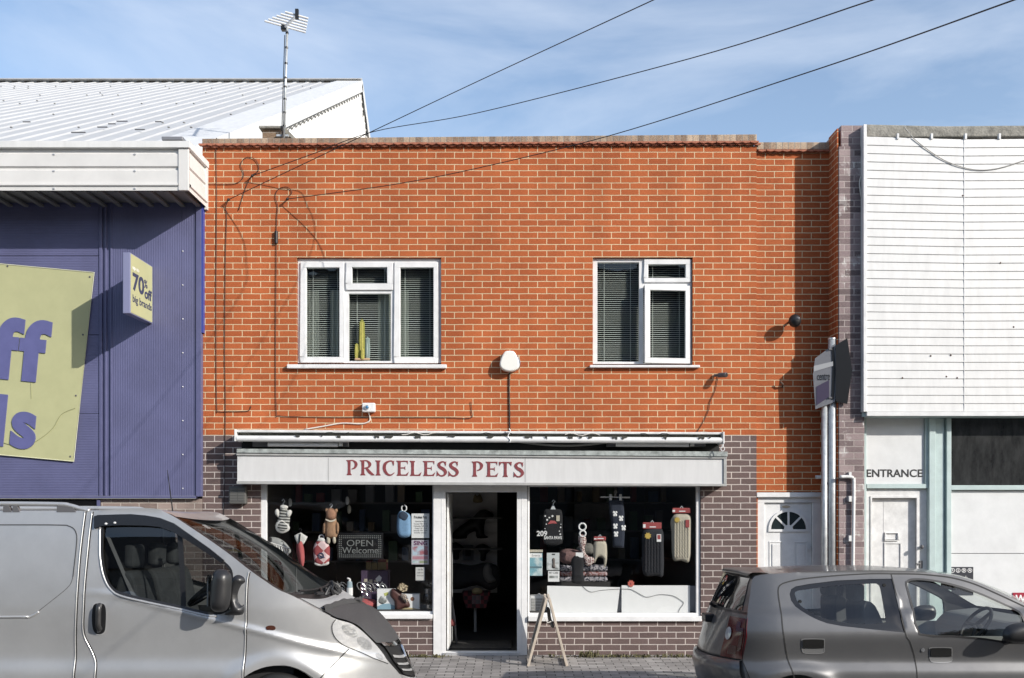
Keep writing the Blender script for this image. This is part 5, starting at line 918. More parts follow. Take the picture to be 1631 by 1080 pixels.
for i in range(5): q = R_(846.5, 953+4.5*i, 869, 956.5+4.5*i, .2); m.box(q[0], q[1], .194, .1995, q[2], q[3])
m.build('slat', mat('grey slat', (.34, .34, .33), .6), t); MB().ball(P(858.5, 947, .25), .02, .02, .015, 10, 6).build('knob', PVC, t)
# inside the shop, seen through the doorway
t = item('toy_dog', 'big black dog statue sitting sideways on the shelf inside the doorway', 'statue', 750, 850, 2.42); FB = mat('black statue', (.010, .010, .010), .5)
pil([(720, 852), (728, 842), (742, 832), (755, 822), (764, 813), (774, 811), (780, 815), (786, 819), (785, 824), (776, 826), (772, 833), (771, 850), (778, 856), (760, 857), (757, 846), (745, 852), (742, 858), (722, 858)], 2.42, .12, 'body', FB, t, .12, .03)
t = item('plush_toy', 'small yellowish plush toy high on the slat wall', 'toy', 761, 801, 2.5); pil([(754, 792), (757, 787), (760, 790), (764, 787), (767, 791), (769, 798), (764, 801), (754, 800)], 2.5, .06, 'toy', mat('straw plush', (.24, .19, .10), .9, bump=.6), t, .05)
for i, (pxx, pyy, w_) in enumerate(((727, 878, 12), (745, 880, 8), (770, 880, 13))):
    t = item('harness', ('dark dog harness hanging leftmost on the slat wall', 'packaged dog toy in a grey card on the slat wall', 'dark feathered toy hanging rightmost on the slat wall')[i], 'pet goods', pxx, pyy+14, 2.5)
    if i == 1: q = R_(737, 868, 754, 892, 2.5); MB().box(q[0], q[1], 2.5, 2.54, q[2], q[3]).build('card', mat('grey card', (.14, .14, .15), .7), t); q = R_(741, 873, 750, 886, 2.5); MB().box(q[0], q[1], 2.47, 2.499, q[2], q[3]).build('toy', DRK, t, bevel=.01)
    else: pil([(pxx-w_, pyy-8), (pxx-3, pyy-14), (pxx+4, pyy-12), (pxx+w_, pyy-6), (pxx+5, pyy+2), (pxx+3, pyy+13), (pxx-5, pyy+12), (pxx-5, pyy)], 2.48, .05, 'straps', FB, t, .04)
t = item('goods_rail', 'low rail of dark dog beds and toys in the doorway gloom', 'pet goods', 755, 935, 1.9); pil([(712, 905), (725, 897), (750, 900), (775, 896), (795, 904), (796, 930), (780, 940), (760, 932), (735, 938), (713, 935)], 1.9, .2, 'pile', mat('dark plush', (.022, .021, .022), .95, bump=1, bscale=30), t, .12)
pil([(770, 905), (776, 897), (783, 903), (784, 915), (790, 925), (777, 928), (770, 918)], 1.68, .06, 'toy', mat('grey toy plush', (.10, .095, .09), .9), t, .05)
t = item('basket_stand', 'red and black tartan basket on a white stem inside the doorway', 'basket', 757, 1005, 1.6); yy = 1.6
m = MB(); a, b = X_(735, yy), X_(781, yy); m.prism([(a, Z_(944, yy)), (b, Z_(944, yy)), (b-.06, Z_(969, yy)), (a+.06, Z_(969, yy))], yy, yy+.35); m.build('basket', checks('red black weave', (.02, .012, .012), (.13, .02, .025), 18, 0), t, bevel=.01); MB().tube([P(757, 1006, yy+.15), P(757, 969, yy+.15)], .02, 10).build('stem', mat('stem metal', (.30, .30, .30), .4), t)
pil([(752, 940), (758, 936), (767, 938), (767, 945), (754, 946)], yy-.02, .05, 'toy', mat('straw plush', (.24, .19, .10)), t, .04); q = R_(752, 948, 766, 962, yy); m = MB(); [m.box(q[0]+.018*i, q[0]+.018*i+.008, yy-.006, yy-.001, q[2], q[3]) for i in range(7)]; m.build('label', mat('grey print', (.16, .15, .16), .7), t)
t = item('pushchair', 'folded grey pet pushchair leaning at the left inside the door', 'pushchair', 716, 1035, .7); yy = .7
m = MB(); m.tube([P(712, 925, yy), P(718, 945, yy), P(724, 985, yy), P(728, 1035, yy)], .014, 8); m.tube([P(712, 1000, yy+.2), P(724, 985, yy), P(712, 960, yy+.2)], .012, 8); m.build('frame', GREYP, t, smooth=True); pil([(711, 955), (718, 962), (723, 985), (722, 995), (711, 992)], yy, .08, 'seat', mat('grey canvas', (.07, .07, .075), .9), t, .05); pil([(711, 986), (720, 985), (725, 992), (724, 997), (711, 997)], yy-.05, .05, 'basket', mat('red canvas', (.13, .03, .03), .9), t, .03); m = MB(); m.tube([P(716, 1030, yy-.1)+Vector((-.02, 0, 0)), P(716, 1030, yy-.1)+Vector((.02, 0, 0))], .07, 16); m.build('wheel', RUB, t)

# ------------------------------------------------------------------ sandwich board on the pavement, seen edge on
t = thing('a_board', 'folding wooden sandwich board standing edge on outside the doorway', 'sandwich board', P(870, 1058, -.6)); ya, yb_ = -.78, -.30
ap = X_(872, ya); zt = Z_(953, ya)
def leg(x1, yy, xa, nm): 
    m = MB(); a = Vector((xa, yy, zt)); b = Vector((x1, yy, .0)); d = (b-a).normalized(); n_ = Vector((-d.z, 0, d.x))*.014
    q = [a+n_, a-n_, b-n_, b+n_]; m.prism([(v.x, v.z) for v in q], yy-.022, yy+.022); return m.build(nm, WOOD, t, bevel=.003)
for yy in (ya, yb_): leg(X_(841, ya), yy, ap-.01, 'leg'); leg(X_(903, ya), yy, ap+.02, 'leg')
for sx, x1 in ((-1, X_(841, ya)), (1, X_(903, ya))):
    m = MB(); f0, f1 = .06, .70; top = Vector((ap+sx*.012, 0, zt)); bot = Vector((x1, 0, 0)); d = bot-top; n_ = Vector((-d.z, 0, d.x)).normalized()*.005
    a, b = top+d*f0, top+d*f1; m.add([(p_.x, yy, p_.z) for yy in (ya+.024, yb_-.024) for p_ in (a+n_, a-n_, b-n_, b+n_)], [(0, 1, 2, 3), (7, 6, 5, 4), (0, 4, 5, 1), (1, 5, 6, 2), (2, 6, 7, 3), (3, 7, 4, 0)]); m.build('panel', mat('chalk board black', (.014, .014, .014), .6), t)
    for f in (.03, .72, .97):
        c = top+d*f; MB().box(c.x-.012, c.x+.012, ya+.0225, yb_-.0225, c.z-.02, c.z+.02).build('rail', WOOD, t, bevel=.003)
m = MB(); m.tube([Vector((ap-.01, ya-.01, zt-.02)), Vector((ap+.02, ya-.01, zt-.02))], .012, 8); m.build('hinge', STEEL, t)
MB().tube([P(868, 985, ya), P(872, 992, ya-.01), P(878, 990, ya)], .006, 6).build('cord', WCAB, t); pil([(871, 968), (876, 970), (878, 985), (883, 998), (879, 1000), (873, 988)], -.55, .03, 'cloth', mat('pale rag', (.42, .40, .37), .9), t, .02)
# weeds along the foot of the wall
m = MB(); 
def tuft(px, n, h, sp):
    for i in range(n):
        b = Vector((X_(px)+random.gauss(0, sp), -.115+random.uniform(-.10, .01), 0)); a = random.uniform(0, 6.28); L = random.uniform(.4, 1)*h; d = Vector((math.cos(a)*.8, math.sin(a)*.5-.2, 0))*L*random.uniform(.3, 1.1); s2 = Vector((-math.sin(a), math.cos(a), 0))*random.uniform(.004, .010)
        p1 = b+d*.45+Vector((0, 0, L*.7)); p2 = b+d+Vector((0, 0, L*random.uniform(.5, .9))); m.add([b-s2*.6, b+s2*.6, p1+s2, p1-s2, p2], [(0, 1, 2, 3), (3, 2, 4)])
for px, n, h, sp in ((660, 90, .05, .12), (690, 60, .05, .08), (930, 60, .10, .06), (942, 40, .12, .04), (975, 110, .05, .12), (1020, 90, .05, .12), (1075, 80, .06, .12), (1040, 60, .04, .3), (880, 20, .05, .08), (700, 20, .03, .04)): tuft(px, n, h, sp)
wd = m.build('weeds', mat('dry weed', (.13, .12, .055), .85, var=.6, vscale=20)); tag(wd, 'dry weeds and moss along the foot of the shop wall', 'weeds', None, 'stuff')
m = MB()
for i in range(120): px = random.uniform(860, 1110) if i % 3 else random.uniform(560, 705); c = P(px, 1043, -.12); m.ball((c.x, -.105-random.random()**2*.12, .003), random.uniform(.006, .022), .012, random.uniform(.004, .012), 6, 4)
tag(m.build('wall_foot_litter', mat('soil litter', (.06, .05, .035), .95, var=.5, vscale=30)), 'crumbs of soil and leaf litter at the wall foot', 'litter', None, 'stuff')
# ------------------------------------------------------------------ vehicles: lofted bodies
def paint(name, col, metal=.55, rough=.38, coat=.35, dirt=.08):
    m, N, L, B = new_mat(name); B.inputs['Base Color'].default_value = (*col, 1); B.inputs['Metallic'].default_value = metal; B.inputs['Roughness'].default_value = rough
    B.inputs['Coat Weight'].default_value = coat; B.inputs['Coat Roughness'].default_value = .07
    g = N.new('ShaderNodeNewGeometry'); n = N.new('ShaderNodeTexNoise'); n.inputs['Scale'].default_value = 2.2; n.inputs['Detail'].default_value = 8; n.inputs['Roughness'].default_value = .7; L.new(g.outputs['Position'], n.inputs[0])
    r = N.new('ShaderNodeMapRange'); r.inputs[1].default_value = .3; r.inputs[2].default_value = .7; r.inputs[3].default_value = 1-dirt; r.inputs[4].default_value = 1+dirt*.5; L.new(n.outputs[0], r.inputs[0])
    x = N.new('ShaderNodeMix'); x.data_type = 'RGBA'; x.blend_type = 'MULTIPLY'; x.inputs[0].default_value = 1; x.inputs[6].default_value = (*col, 1); L.new(r.outputs[0], x.inputs[7]); L.new(x.outputs[2], B.inputs['Base Color'])
    r2 = N.new('ShaderNodeMapRange'); r2.inputs[3].default_value = rough-.06; r2.inputs[4].default_value = rough+.1; L.new(n.outputs[0], r2.inputs[0]); L.new(r2.outputs[0], B.inputs['Roughness'])
    f = N.new('ShaderNodeTexNoise'); f.inputs['Scale'].default_value = 420; L.new(g.outputs['Position'], f.inputs[0]); b = N.new('ShaderNodeBump'); b.inputs['Strength'].default_value = .05; b.inputs['Distance'].default_value = .002; L.new(f.outputs[0], b.inputs['Height']); L.new(b.outputs[0], B.inputs['Normal'])
    return m
CGL = glass('car glass', (.46, .48, .48), .9, .45); CGL2 = glass('clear car glass', (.86, .88, .86), .75, .5); CGD = glass('tinted car glass', (.34, .36, .37), .9, .6)
CHR = mat('chrome', (.75, .75, .75), .12, metal=1); LENS = glass('lamp lens', (.9, .9, .9), .9, .6); REFL = mat('lamp reflector', (.62, .63, .63), .25, metal=.9, bump=.3, bscale=25)
SEAT = mat('grey seat cloth', (.075, .078, .08), .9, var=.25, vscale=12); TRIM = mat('dark trim', (.02, .02, .021), .6); GAP = mat('panel gap', (.012, .012, .012), .7)
def sstep(a, b, x): t = np.clip((x-a)/(b-a), 0, 1); return t*t*(3-2*t)
class Body:
    def __init__(s, root, yside, ymid, E, C, n=10):
        s.root, s.ys, s.ym, s.n = root, yside, ymid, n; s.E = np.array(cr(E, n)); s.C = np.array(cr(C, n)); s.EY = np.array([float(yside(a, b)) for a, b in s.E])
    def pt(s, i, v, off=0.0, p=2.3):
        i = min(max(i, 0), len(s.E)-1.001); k = int(i); fr = i-k
        e = s.E[k]*(1-fr)+s.E[k+1]*fr; c = s.C[k]*(1-fr)+s.C[k+1]*fr; ey = s.EY[k]*(1-fr)+s.EY[k+1]*fr
        f = 1-abs(v)**p; return Vector((e[0]+(c[0]-e[0])*f, s.ym+v*(s.ym-ey), e[1]+(c[1]-e[1])*f))
    def nrm(s, i, v):
        a = s.pt(i+.3, v)-s.pt(i-.3, v); b = s.pt(i, min(v+.02, 1))-s.pt(i, max(v-.02, -1)); n = a.cross(b); n.normalize(); 
        o = s.pt(i, v)-Vector((s.pt(i, v).x*0+s.mid[0], s.ym, s.mid[1])); return n if n.dot(o) > 0 else -n
    mid = (0, .6)
    def patch(s, i0, i1, v0, v1, name, mt, off=0.0, nv=24, ni=None, par=None, smooth=True, poly=None):
        ni = ni or max(2, int((i1-i0)*1.0)); m = MB(); vs = []
        for a in range(ni+1):
            for b in range(nv+1):
                i = i0+(i1-i0)*a/ni; v = v0+(v1-v0)*b/nv; p = s.pt(i, v)
                if off: p = p+s.nrm(i, v)*off
                vs.append(p)
        m.add(vs, [(a*(nv+1)+b, a*(nv+1)+b+1, (a+1)*(nv+1)+b+1, (a+1)*(nv+1)+b) for a in range(ni) for b in range(nv)])
        return m.build(name, mt, par or s.root, smooth=smooth)
    def side(s, poly, holes, name, mt, off=0.0, step=.03, sides=(-1, 1), par=None, lip=0.0):
        v, f = cdt(poly, holes, step); y = s.ys(v[:,0], v[:,1])-off; out = []
        for sd in sides:
            m = MB(); yy = y if sd < 0 else 2*s.ym-y; m.add(np.stack([v[:,0], yy, v[:,1]], 1).tolist(), f)
            if lip:
                lm = MB() if holes else m
                for h in (list(holes) or [poly]):
                    h = np.array([tuple(q) for q in h]); hy = s.ys(h[:,0], h[:,1])-off; k = len(h)
                    for a in range(k):
                        b = (a+1) % k; q = [(h[a][0], hy[a], h[a][1]), (h[b][0], hy[b], h[b][1]), (h[b][0], hy[b]+lip, h[b][1]), (h[a][0], hy[a]+lip, h[a][1])]
                        if sd > 0: q = [(x, 2*s.ym-y_, z) for x, y_, z in q]
                        lm.quad(*q)
            out.append(m.build(name, mt, par or s.root, smooth=True))
            if lip and holes: lm.build('window_rubber', RUB, par or s.root)
            if lip and not holes: mod = out[-1].modifiers.new('edge', 'EDGE_SPLIT'); mod.split_angle = math.radians(50)
        return out
    def line(s, pts, wid, name, mt, off=.002, sides=(-1, 1), n=6, par=None, closed=False):   # ribbon on the side surface
        q = np.array(crc(pts, n) if closed else cr(pts, n)); q = np.array([p[:2] for p in q]); 
        if closed: q = np.vstack([q, q[:1]])
        m = MB()
        L, R = [], []
        for i in range(len(q)):
            t = q[min(i+1, len(q)-1)]-q[max(i-1, 0)]; t = t/max(np.linalg.norm(t), 1e-9); nn = np.array([-t[1], t[0]])*wid/2; L.append(q[i]+nn); R.append(q[i]-nn)
        r = []
        for sd in sides:
            m = MB()
            for i in range(len(q)-1):
                c = [L[i], R[i], R[i+1], L[i+1]]; w_ = []
                for a, b in c: yv = float(s.ys(a, b))-off; w_.append((a, yv if sd < 0 else 2*s.ym-yv, b))
                m.quad(*w_)
            r.append(m.build(name, mt, par or s.root, smooth=True))
        return r[0]
def wheel(root, x, z, r, yo, yi, zr):
    m = MB(); prof = [(yi, r*.66), (yi, r*.94), (yi+(yo-yi)*.12, r), (yi+(yo-yi)*.88, r), (yo, r*.94), (yo, r*.68)]; n = 40; vs = [(x+b*math.cos(2*math.pi*k/n), a, z+b*math.sin(2*math.pi*k/n)) for k in range(n) for a, b in prof]; L = len(prof)
    m.add(vs, [(k*L+j, k*L+j+1, ((k+1) % n)*L+j+1, ((k+1) % n)*L+j) for k in range(n) for j in range(L-1)]); w_ = m.build('wheel', RUB, root, smooth=True)
    m = MB(); sg = 1 if yo > yi else -1
    m.tube([(x, yo-sg*.10, z), (x, yo-sg*.012, z)], r*.68, 40)
    for k in range(10): a = 2*math.pi*k/10; m.tube([(x+r*.15*math.cos(a), yo-sg*.008, z+r*.15*math.sin(a)), (x+r*.6*math.cos(a), yo-sg*.014, z+r*.6*math.sin(a))], r*.06, 6)
    m.tube([(x, yo-sg*.02, z), (x, yo+sg*.004, z)], r*.16, 16); m.build('rim', ALU, w_)
# ---------------- silver van
YN = -4.30
van = thing('parked_van', 'silver panel van with dark bonnet cover parked before the blue store', 'van', (-3.2, YN, -.1)); van.rotation_euler.x = math.radians(-2.0)
def onside(pts, fn, y0):
    out = []
    for a, b in pts:
        y = y0
        for _ in range(12): y = .5*y+.5*float(fn(X_(a, y), Z_(b, y)))
        out.append((X_(a, y), Z_(b, y)))
    return out
def vz(pts, y=None): return onside(pts, van_y, YN+.05)
CREASE = np.array(PX([(-400, 945), (120, 944), (180, 947), (239, 962.5), (290, 975), (339, 987.5), (390, 1000.5), (420, 1008.5), (480, 1026.5), (542, 1043), (577, 1055.5), (619, 1067), (680, 1085)], YN+.05))
def van_y(x, z):
    x = np.asarray(x, float); z = np.asarray(z, float); zc = np.interp(x, CREASE[:,0], CREASE[:,1])
    d = .004+.030*sstep(.52, .69, z)-.014*sstep(.70, 1.02, z)*(1-sstep(1.02, 1.10, z)*0)
    d = d+.05*np.clip(.40-z, 0, 1)+ .115*np.clip((z-1.05)/.78, 0, 1)**1.25
    d = d-.014*np.exp(-((z-zc)/.020)**2)*sstep(-3.6, -2.9, x)+.012*sstep(0, .05, z-zc)*sstep(-3.3, -2.6, x)
    d = d+.30*np.clip(x+2.1, 0, 1.3)**2+1.3*np.clip(x+1.45, 0, 1)**2+.25*np.clip(-5.3-x, 0, 1)**2
    ar = np.hypot(x+1.86, z-.20); d = d-.020*np.exp(-((ar-.46)/.06)**2)*(z > .1)*sstep(-2.6, -2.2, x)
    return YN+d
VE = [(-5.62, 1.80), (-4.4, 1.828)]+vz([(130, 812.5), (229, 808.3), (263, 817), (306, 843.5), (356, 878), (397, 909.6), (438, 937.5), (464, 949.3), (502, 969.8), (533.5, 985.3), (563, 994.5), (592, 1018.5), (619.5, 1052)])+[(-.945, .39), (-.90, .15)]
VC = [(-5.62, 1.83), (-4.4, 1.845), (-3.43, 1.845), (-2.90, 1.835), (-2.70, 1.775), (-2.48, 1.69), (-2.21, 1.545), (-1.99, 1.39), (-1.80, 1.23), (-1.64, 1.09), (-1.53, 1.062), (-1.35, .97), (-1.19, .872), (-1.03, .71), (-.925, .50), (-.835, .33), (-.80, .15)]
VB = Body(van, van_y, -3.35, VE, VC, 10); VB.mid = (-3.0, .7)
SILV_P = paint('silver paint', (.53, .53, .525), .6, .36, .4, .09)
arch = [(-1.86+.405*math.cos(a), .20+.405*math.sin(a)) for a in np.linspace(-.25, math.pi+.25, 30)]; arch_r = [(x-3.09, z) for x, z in arch]
top = [tuple(p) for p in VB.E]; bot = [(-.90, .12), (-1.2, .05)]+arch+[(-2.4, .06), (-4.4, .06)]+arch_r+[(-5.5, .08), (-5.62, .3)]
bot = bot[:2]+[(x, z) for x, z in arch]+bot[2+len(arch):]
def bead(q, r, nm, n=5):
    for sd in (-1, 1):
        m = MB(); m.tube([Vector((p[0], float(van_y(p[0], p[1]))-.001 if sd < 0 else -6.70-float(van_y(p[0], p[1]))+.001, p[1])) for p in cr(q, n)], r, 8); m.build(nm, SILV_G, van, smooth=True)
SILV_G = paint('silver paint edge', (.50, .50, .495), .5, .30, .4, .04)
WIN = vz([(158.5, 839), (157.8, 860), (157.5, 881), (159.4, 900), (163, 916), (170, 931), (181, 942), (198, 948), (217, 952.5), (254, 960.5), (290, 968), (327, 977), (343, 978), (356, 974.5), (363, 967), (367, 950), (367.5, 930), (366.5, 914), (363, 905), (354, 896), (338, 884), (321.5, 872.5), (303, 860), (284, 849), (270, 841.5), (258, 836.5), (240, 833.5), (200, 832.5), (172, 832.5)], YN+.10)
VB.side(top+bot, [WIN], 'body', SILV_P, step=.024, lip=.03)
VB.side(WIN, [], 'door_glass', CGL, off=-.022, step=.06)
VB.line(WIN, .018, 'window_seal', BLK, off=.003, closed=True, n=2)
bead([(a-.022*max(0, 1-i/6), b-.020*min(1, i/5)) for i, (a, b) in enumerate(WIN[:13])], .009, 'window_edge', 3)
DEF = vz([(146, 821.5), (152, 819.5), (180, 818.5), (205, 818), (228, 820), (251, 824), (274, 833), (306, 855.5), (331, 873), (355, 892.3), (350.5, 896.5), (321.6, 877), (290, 857), (270, 845.5), (250, 838.5), (228, 836.5), (190, 836), (160, 837), (146, 841)], YN+.08)
VB.side(DEF, [], 'wind_deflector', mat('smoked deflector', (.010, .010, .011), .25, coat=.25), off=.022, step=.05, lip=.02)
for a, b in ((160, 834), (174, 832.5)): c = P(a, b, YN+.05); MB().ball((c.x, float(van_y(c.x, c.z))-.024, c.z), .012, .006, .009, 8, 6).build('deflector_clip', PVC, van)
VB.line(vz([(281, 848), (284, 880), (286.5, 920), (289, 967)], YN+.08), .042, 'quarter_pillar', BLK, off=-.012)
def vgap(pts, n=5, w=.010): 
    q = vz(pts); VB.line(q, w, 'door_gap', GAP, off=.0025, n=n); bead([(a-.010, b) for a, b in q], .0062, 'door_edge', n)
vgap([(131.6, 814), (128, 845), (124.4, 881), (121.3, 930), (119.5, 975), (118.8, 1013), (119.5, 1045), (118, 1063), (116.7, 1090), (116, 1150)])
vgap([(143, 814), (139, 850), (136.5, 880), (132.5, 930), (131, 970), (130.7, 1000), (134, 1016), (143, 1033), (150.5, 1050), (152, 1064), (150.7, 1090), (150, 1140)])
vgap([(396, 911), (393.5, 923), (392.2, 945), (391.8, 980), (390.6, 1004), (389.8, 1048), (387.5, 1080), (386, 1110)], w=.008)
VB.line(vz([(555, 1032.5), (540, 1048), (525, 1064), (510, 1080), (503, 1090)]), .009, 'bumper_gap', GAP, off=.003, sides=(-1, 1))
# pressed panel of the load side
VB.line(vz([(-400, 835), (0, 835.3), (90, 835.7), (103, 837), (112.5, 842), (117, 853), (116.5, 872), (114.5, 894), (112, 919)]), .008, 'pressed_edge_shade', mat('pressed edge shade', (.06, .06, .06), .5), off=.003, n=5)  # dark ribbon paints the shade along the pressing, no recess is modelled
VB.line(vz([(112, 919), (108, 931), (97, 942.5), (76, 959.5), (58, 974)]), .004, 'pressed_edge_shade', MATS['pressed edge shade'], off=.003, n=5)
bead(vz([(-400, 983.5), (0, 983.5), (38, 983.5), (48, 981.5), (58, 975)]), .010, 'pressed_ridge', 5)
# door handle recess
hd = crc(vz([(146, 963), (155, 960.5), (164, 963), (167, 974), (167, 992), (165, 1007), (156, 1012), (147, 1008), (143, 994), (143, 974)]), 4); hd = [tuple(p) for p in hd]
h_ = VB.side(hd, [], 'handle_recess', BLK, off=.003, step=.02)[0]; VB.line([(a-.001, b) for a, b in hd][::2], .010, 'handle_rim', mat('pale rim', (.5, .5, .5), .35, metal=.5), off=.004, closed=True, n=2, par=h_, sides=(-1,))
cc = P(156, 985, YN); m = MB().tube([Vector(p) for p in cr([(cc.x-.004, YN-.002, cc.z+.10), (cc.x, YN-.028, cc.z+.08), (cc.x, YN-.032, cc.z), (cc.x, YN-.028, cc.z-.06), (cc.x, YN-.0, cc.z-.09)], 5)], .021, 12); m.build('handle', mat('handle black', (.025, .025, .026), .35), h_, smooth=True)
cc = P(154, 1006, YN); MB().tube([(cc.x, YN+.015, cc.z), (cc.x, YN-.008, cc.z)], .011, 12).build('lock', GREYP, h_)
VB.side([tuple(p) for p in crc(vz([(422.5, 999), (427, 996.8), (434, 997), (437.5, 1000), (436, 1003.6), (428, 1003.6), (423, 1003)]), 3)], [], 'side_repeater', mat('smoked amber', (.06, .02, .012), .15, coat=.8), off=.008, step=.02, lip=.01)
# upper surfaces
VB.patch(0, 40, -1, 1, 'roof', SILV_P); ws = VB.patch(41, 89, -.975, .975, 'windscreen', glass('windscreen glass', (.50, .52, .52), .5, .22), off=-.004); VB.patch(40, 42, -1, 1, 'windscreen_header', SILV_P)
for v0, v1 in ((-1, -.955), (.955, 1)): VB.patch(40, 90, v0, v1, 'windscreen_seal', BLK, nv=3, off=.001)
VB.patch(87, 92, -.985, .985, 'cowl', BLK, off=.002)
VB.patch(90, 107, -1, 1, 'bonnet', SILV_P)
GC = mat('grey cover lining', (.30, .30, .295), .75, bump=.3, bscale=60); DC = mat('charcoal bonnet vinyl', (.055, .055, .056), .55, bump=.5, bscale=300)
VB.patch(92, 108, -.95, .95, 'cover_lining', GC, off=.006)
fi = lambda v: 104.2+2.6*v+.35*math.sin(5*v)
m = MB(); vs = []
for a in range(27):
    for b in range(41):
        v = -.985+1.97*b/40; i_ = fi(v)+.6+(131-fi(v)-.6)*a/26; vs.append(VB.pt(i_, v)+VB.nrm(i_, v)*(.012+.002*math.sin(a*.8+b*.5)))
m.add(vs, [(a*41+b, a*41+b+1, (a+1)*41+b+1, (a+1)*41+b) for a in range(26) for b in range(40)]); m.build('bonnet_cover', DC, van, smooth=True)
m = MB(); rows = []
for b in range(61):
    v = -.97+1.94*b/60; w_ = .9+.5*math.sin(b*.6)+.4*math.sin(b*.27+1); q = []; f0 = fi(v)
    for i_, o_ in ((f0-.7-.3*w_, .010), (f0-.5, .030+.010*w_), (f0+.3, .034+.008*w_), (f0+1.2+.3*w_, .014)): q.append(VB.pt(i_, v)+VB.nrm(i_, v)*o_)
    rows.append(q)
m.add([p for r in rows for p in r], [(b*4+k, b*4+k+1, (b+1)*4+k+1, (b+1)*4+k) for b in range(60) for k in range(3)]); m.build('cover_fold', DC, van)
m = MB()
for i in range(9):
    c = VB.pt(fi(.15+.09*i)+random.uniform(-.5, .6), .15+.09*i)+Vector((0, 0, .02)); d = Vector((random.uniform(.02, .09), .05, random.uniform(-.01, .035))); m.quad(c, c+Vector((.03, .09, .01)), c+d+Vector((.0, .08, 0)), c+d)
m.build('cover_flap', DC, van)
VB.patch(131, 148, -1, 1, 'front_mask', BLK, off=-.012); VB.patch(147, 160, -1, 1, 'bumper', SILV_P)
gr = VB.patch(130.6, 146, -.80, .80, 'grille', mat('grille black', (.010, .010, .010), .5), off=.004)
for a in (136.2, 139.4, 142.6): VB.patch(a, a+1.1, -.78, .78, 'grille_bar', SILV_P, off=.018, ni=3, par=gr)
VB.patch(130.5, 132.2, -.84, .84, 'grille_trim', CHR, off=.014, ni=4, par=gr)
for v0, v1 in ((-.12, -.07), (.07, .12)): VB.patch(131, 146, v0, v1, 'grille_trim', CHR, off=.02, nv=2, par=gr)
c = VB.pt(137, 0)+VB.nrm(137, 0)*.03; n_ = VB.nrm(137, 0); t_ = Vector((0, 1, 0)); u_ = n_.cross(t_); q = [c+u_*.11, c+t_*.07, c-u_*.11, c-t_*.07]; MB().add(q+[p-n_*.03 for p in q], [(0, 1, 2, 3), (7, 6, 5, 4)]+[(i, i+4, (i+1) % 4+4, (i+1) % 4) for i in range(4)]).build('badge', CHR, gr, bevel=.012)
# headlamp on the wrapped side surface
HLp = vz([(534, 986.2), (528.5, 994), (528.5, 1005), (533, 1015), (541, 1023), (550, 1028.5), (565, 1034), (580, 1040), (600, 1048), (618, 1054)])
i0 = int(np.argmin(np.hypot(VB.E[:,0]-HLp[0][0], VB.E[:,1]-HLp[0][1]))); i1 = int(np.argmin(np.hypot(VB.E[:,0]-HLp[-1][0], VB.E[:,1]-HLp[-1][1])))
up = [tuple(p) for p in VB.E[i0+1:i1]]; HPOLY = [tuple(p[:2]) for p in cr(HLp, 4)]+up[::-1]
for sd in (-1, 1):
    hl = VB.side(HPOLY, [], 'headlamp', mat('lamp bowl', (.66, .66, .66), .35, metal=.35, bump=.8, bscale=11), off=.003, step=.02, sides=(sd,))[0]
    VB.side(HPOLY, [], 'lens', LENS, off=.016, step=.02, sides=(sd,), par=hl, lip=.014); VB.line([tuple(p[:2]) for p in cr(HLp, 1)], .005, 'lamp_gap', GAP, off=.0045, sides=(sd,), par=hl)
    for k, (a, b, ra, rb) in enumerate(((556, 1004, 13, 9), (580, 1023, 13, 9), (604, 1043, 7, 4.5))):
        cir = vz([(a+ra*math.cos(q)*.9-rb*math.sin(q)*.45, b+ra*math.cos(q)*.62+rb*math.sin(q)*.72) for q in np.linspace(0, 2*math.pi, 19)[:-1]])
        VB.side(cir, [], 'reflector', mat('lamp reflector grey', (.54, .545, .55), .28, metal=.5, bump=.9, bscale=22), off=.005, step=.015, sides=(sd,), par=hl)
# wiper, aerial, roof rails
m = MB(); q = [VB.pt(88.5-.0*k, -.45+.08*k)+VB.nrm(88, -.45+.08*k)*.03 for k in range(4)]; m.tube(q+[VB.pt(86, -.1)+VB.nrm(86, -.1)*.03], .014, 8); q = [VB.pt(85.5, -.75+.12*k)+VB.nrm(85.5, -.75+.12*k)*.022 for k in range(12)]; m.tube(q, .010, 6); m.build('wiper', BLK, van)
m = MB()
for i in range(14): c = VB.pt(89+random.uniform(-1, 2), .0+.065*i); m.tube([c, c+Vector((random.uniform(-.03, .06), .05, random.uniform(.03, .075))), c+Vector((.05, .1, .0))], .012, 5)
m.build('cowl_clutter', BLK, van)
a = P(226, 808, -3.6); MB().tube([VB.pt(31, -.5), VB.pt(31, -.5)+Vector((-.05, 0, .35))], .006, 6, .003).build('aerial', BLK, van)
for sd in (-1, 1):
    yy = -3.35+sd*.80; rl = MB(); rl.tube([Vector(p) for p in cr([(X_(137, -4.15), yy, 1.83), (X_(122, -4.15), yy, 1.848), (X_(105, -4.15), yy, 1.872), (X_(80, -4.15), yy, 1.884), (-4.4, yy, 1.888), (-5.3, yy, 1.875), (-5.5, yy, 1.82)], 5)], .020, 10); rl = rl.build('roof_rail', SILV_P, van, smooth=True)
    m = MB()
    for x0, x1 in ((X_(86, -4.15), X_(117, -4.15)), (X_(0, -4.15), X_(14, -4.15)), (X_(15, -4.15), X_(27, -4.15)), (-5.45, -5.3)): m.prism([(x0, 1.82), (x1, 1.82), (x1-.03, 1.86 if x1 > -3.6 else 1.875), (x0, 1.876)], yy-.02, yy+.02)
    m.build('rail_foot', GREYP, rl)
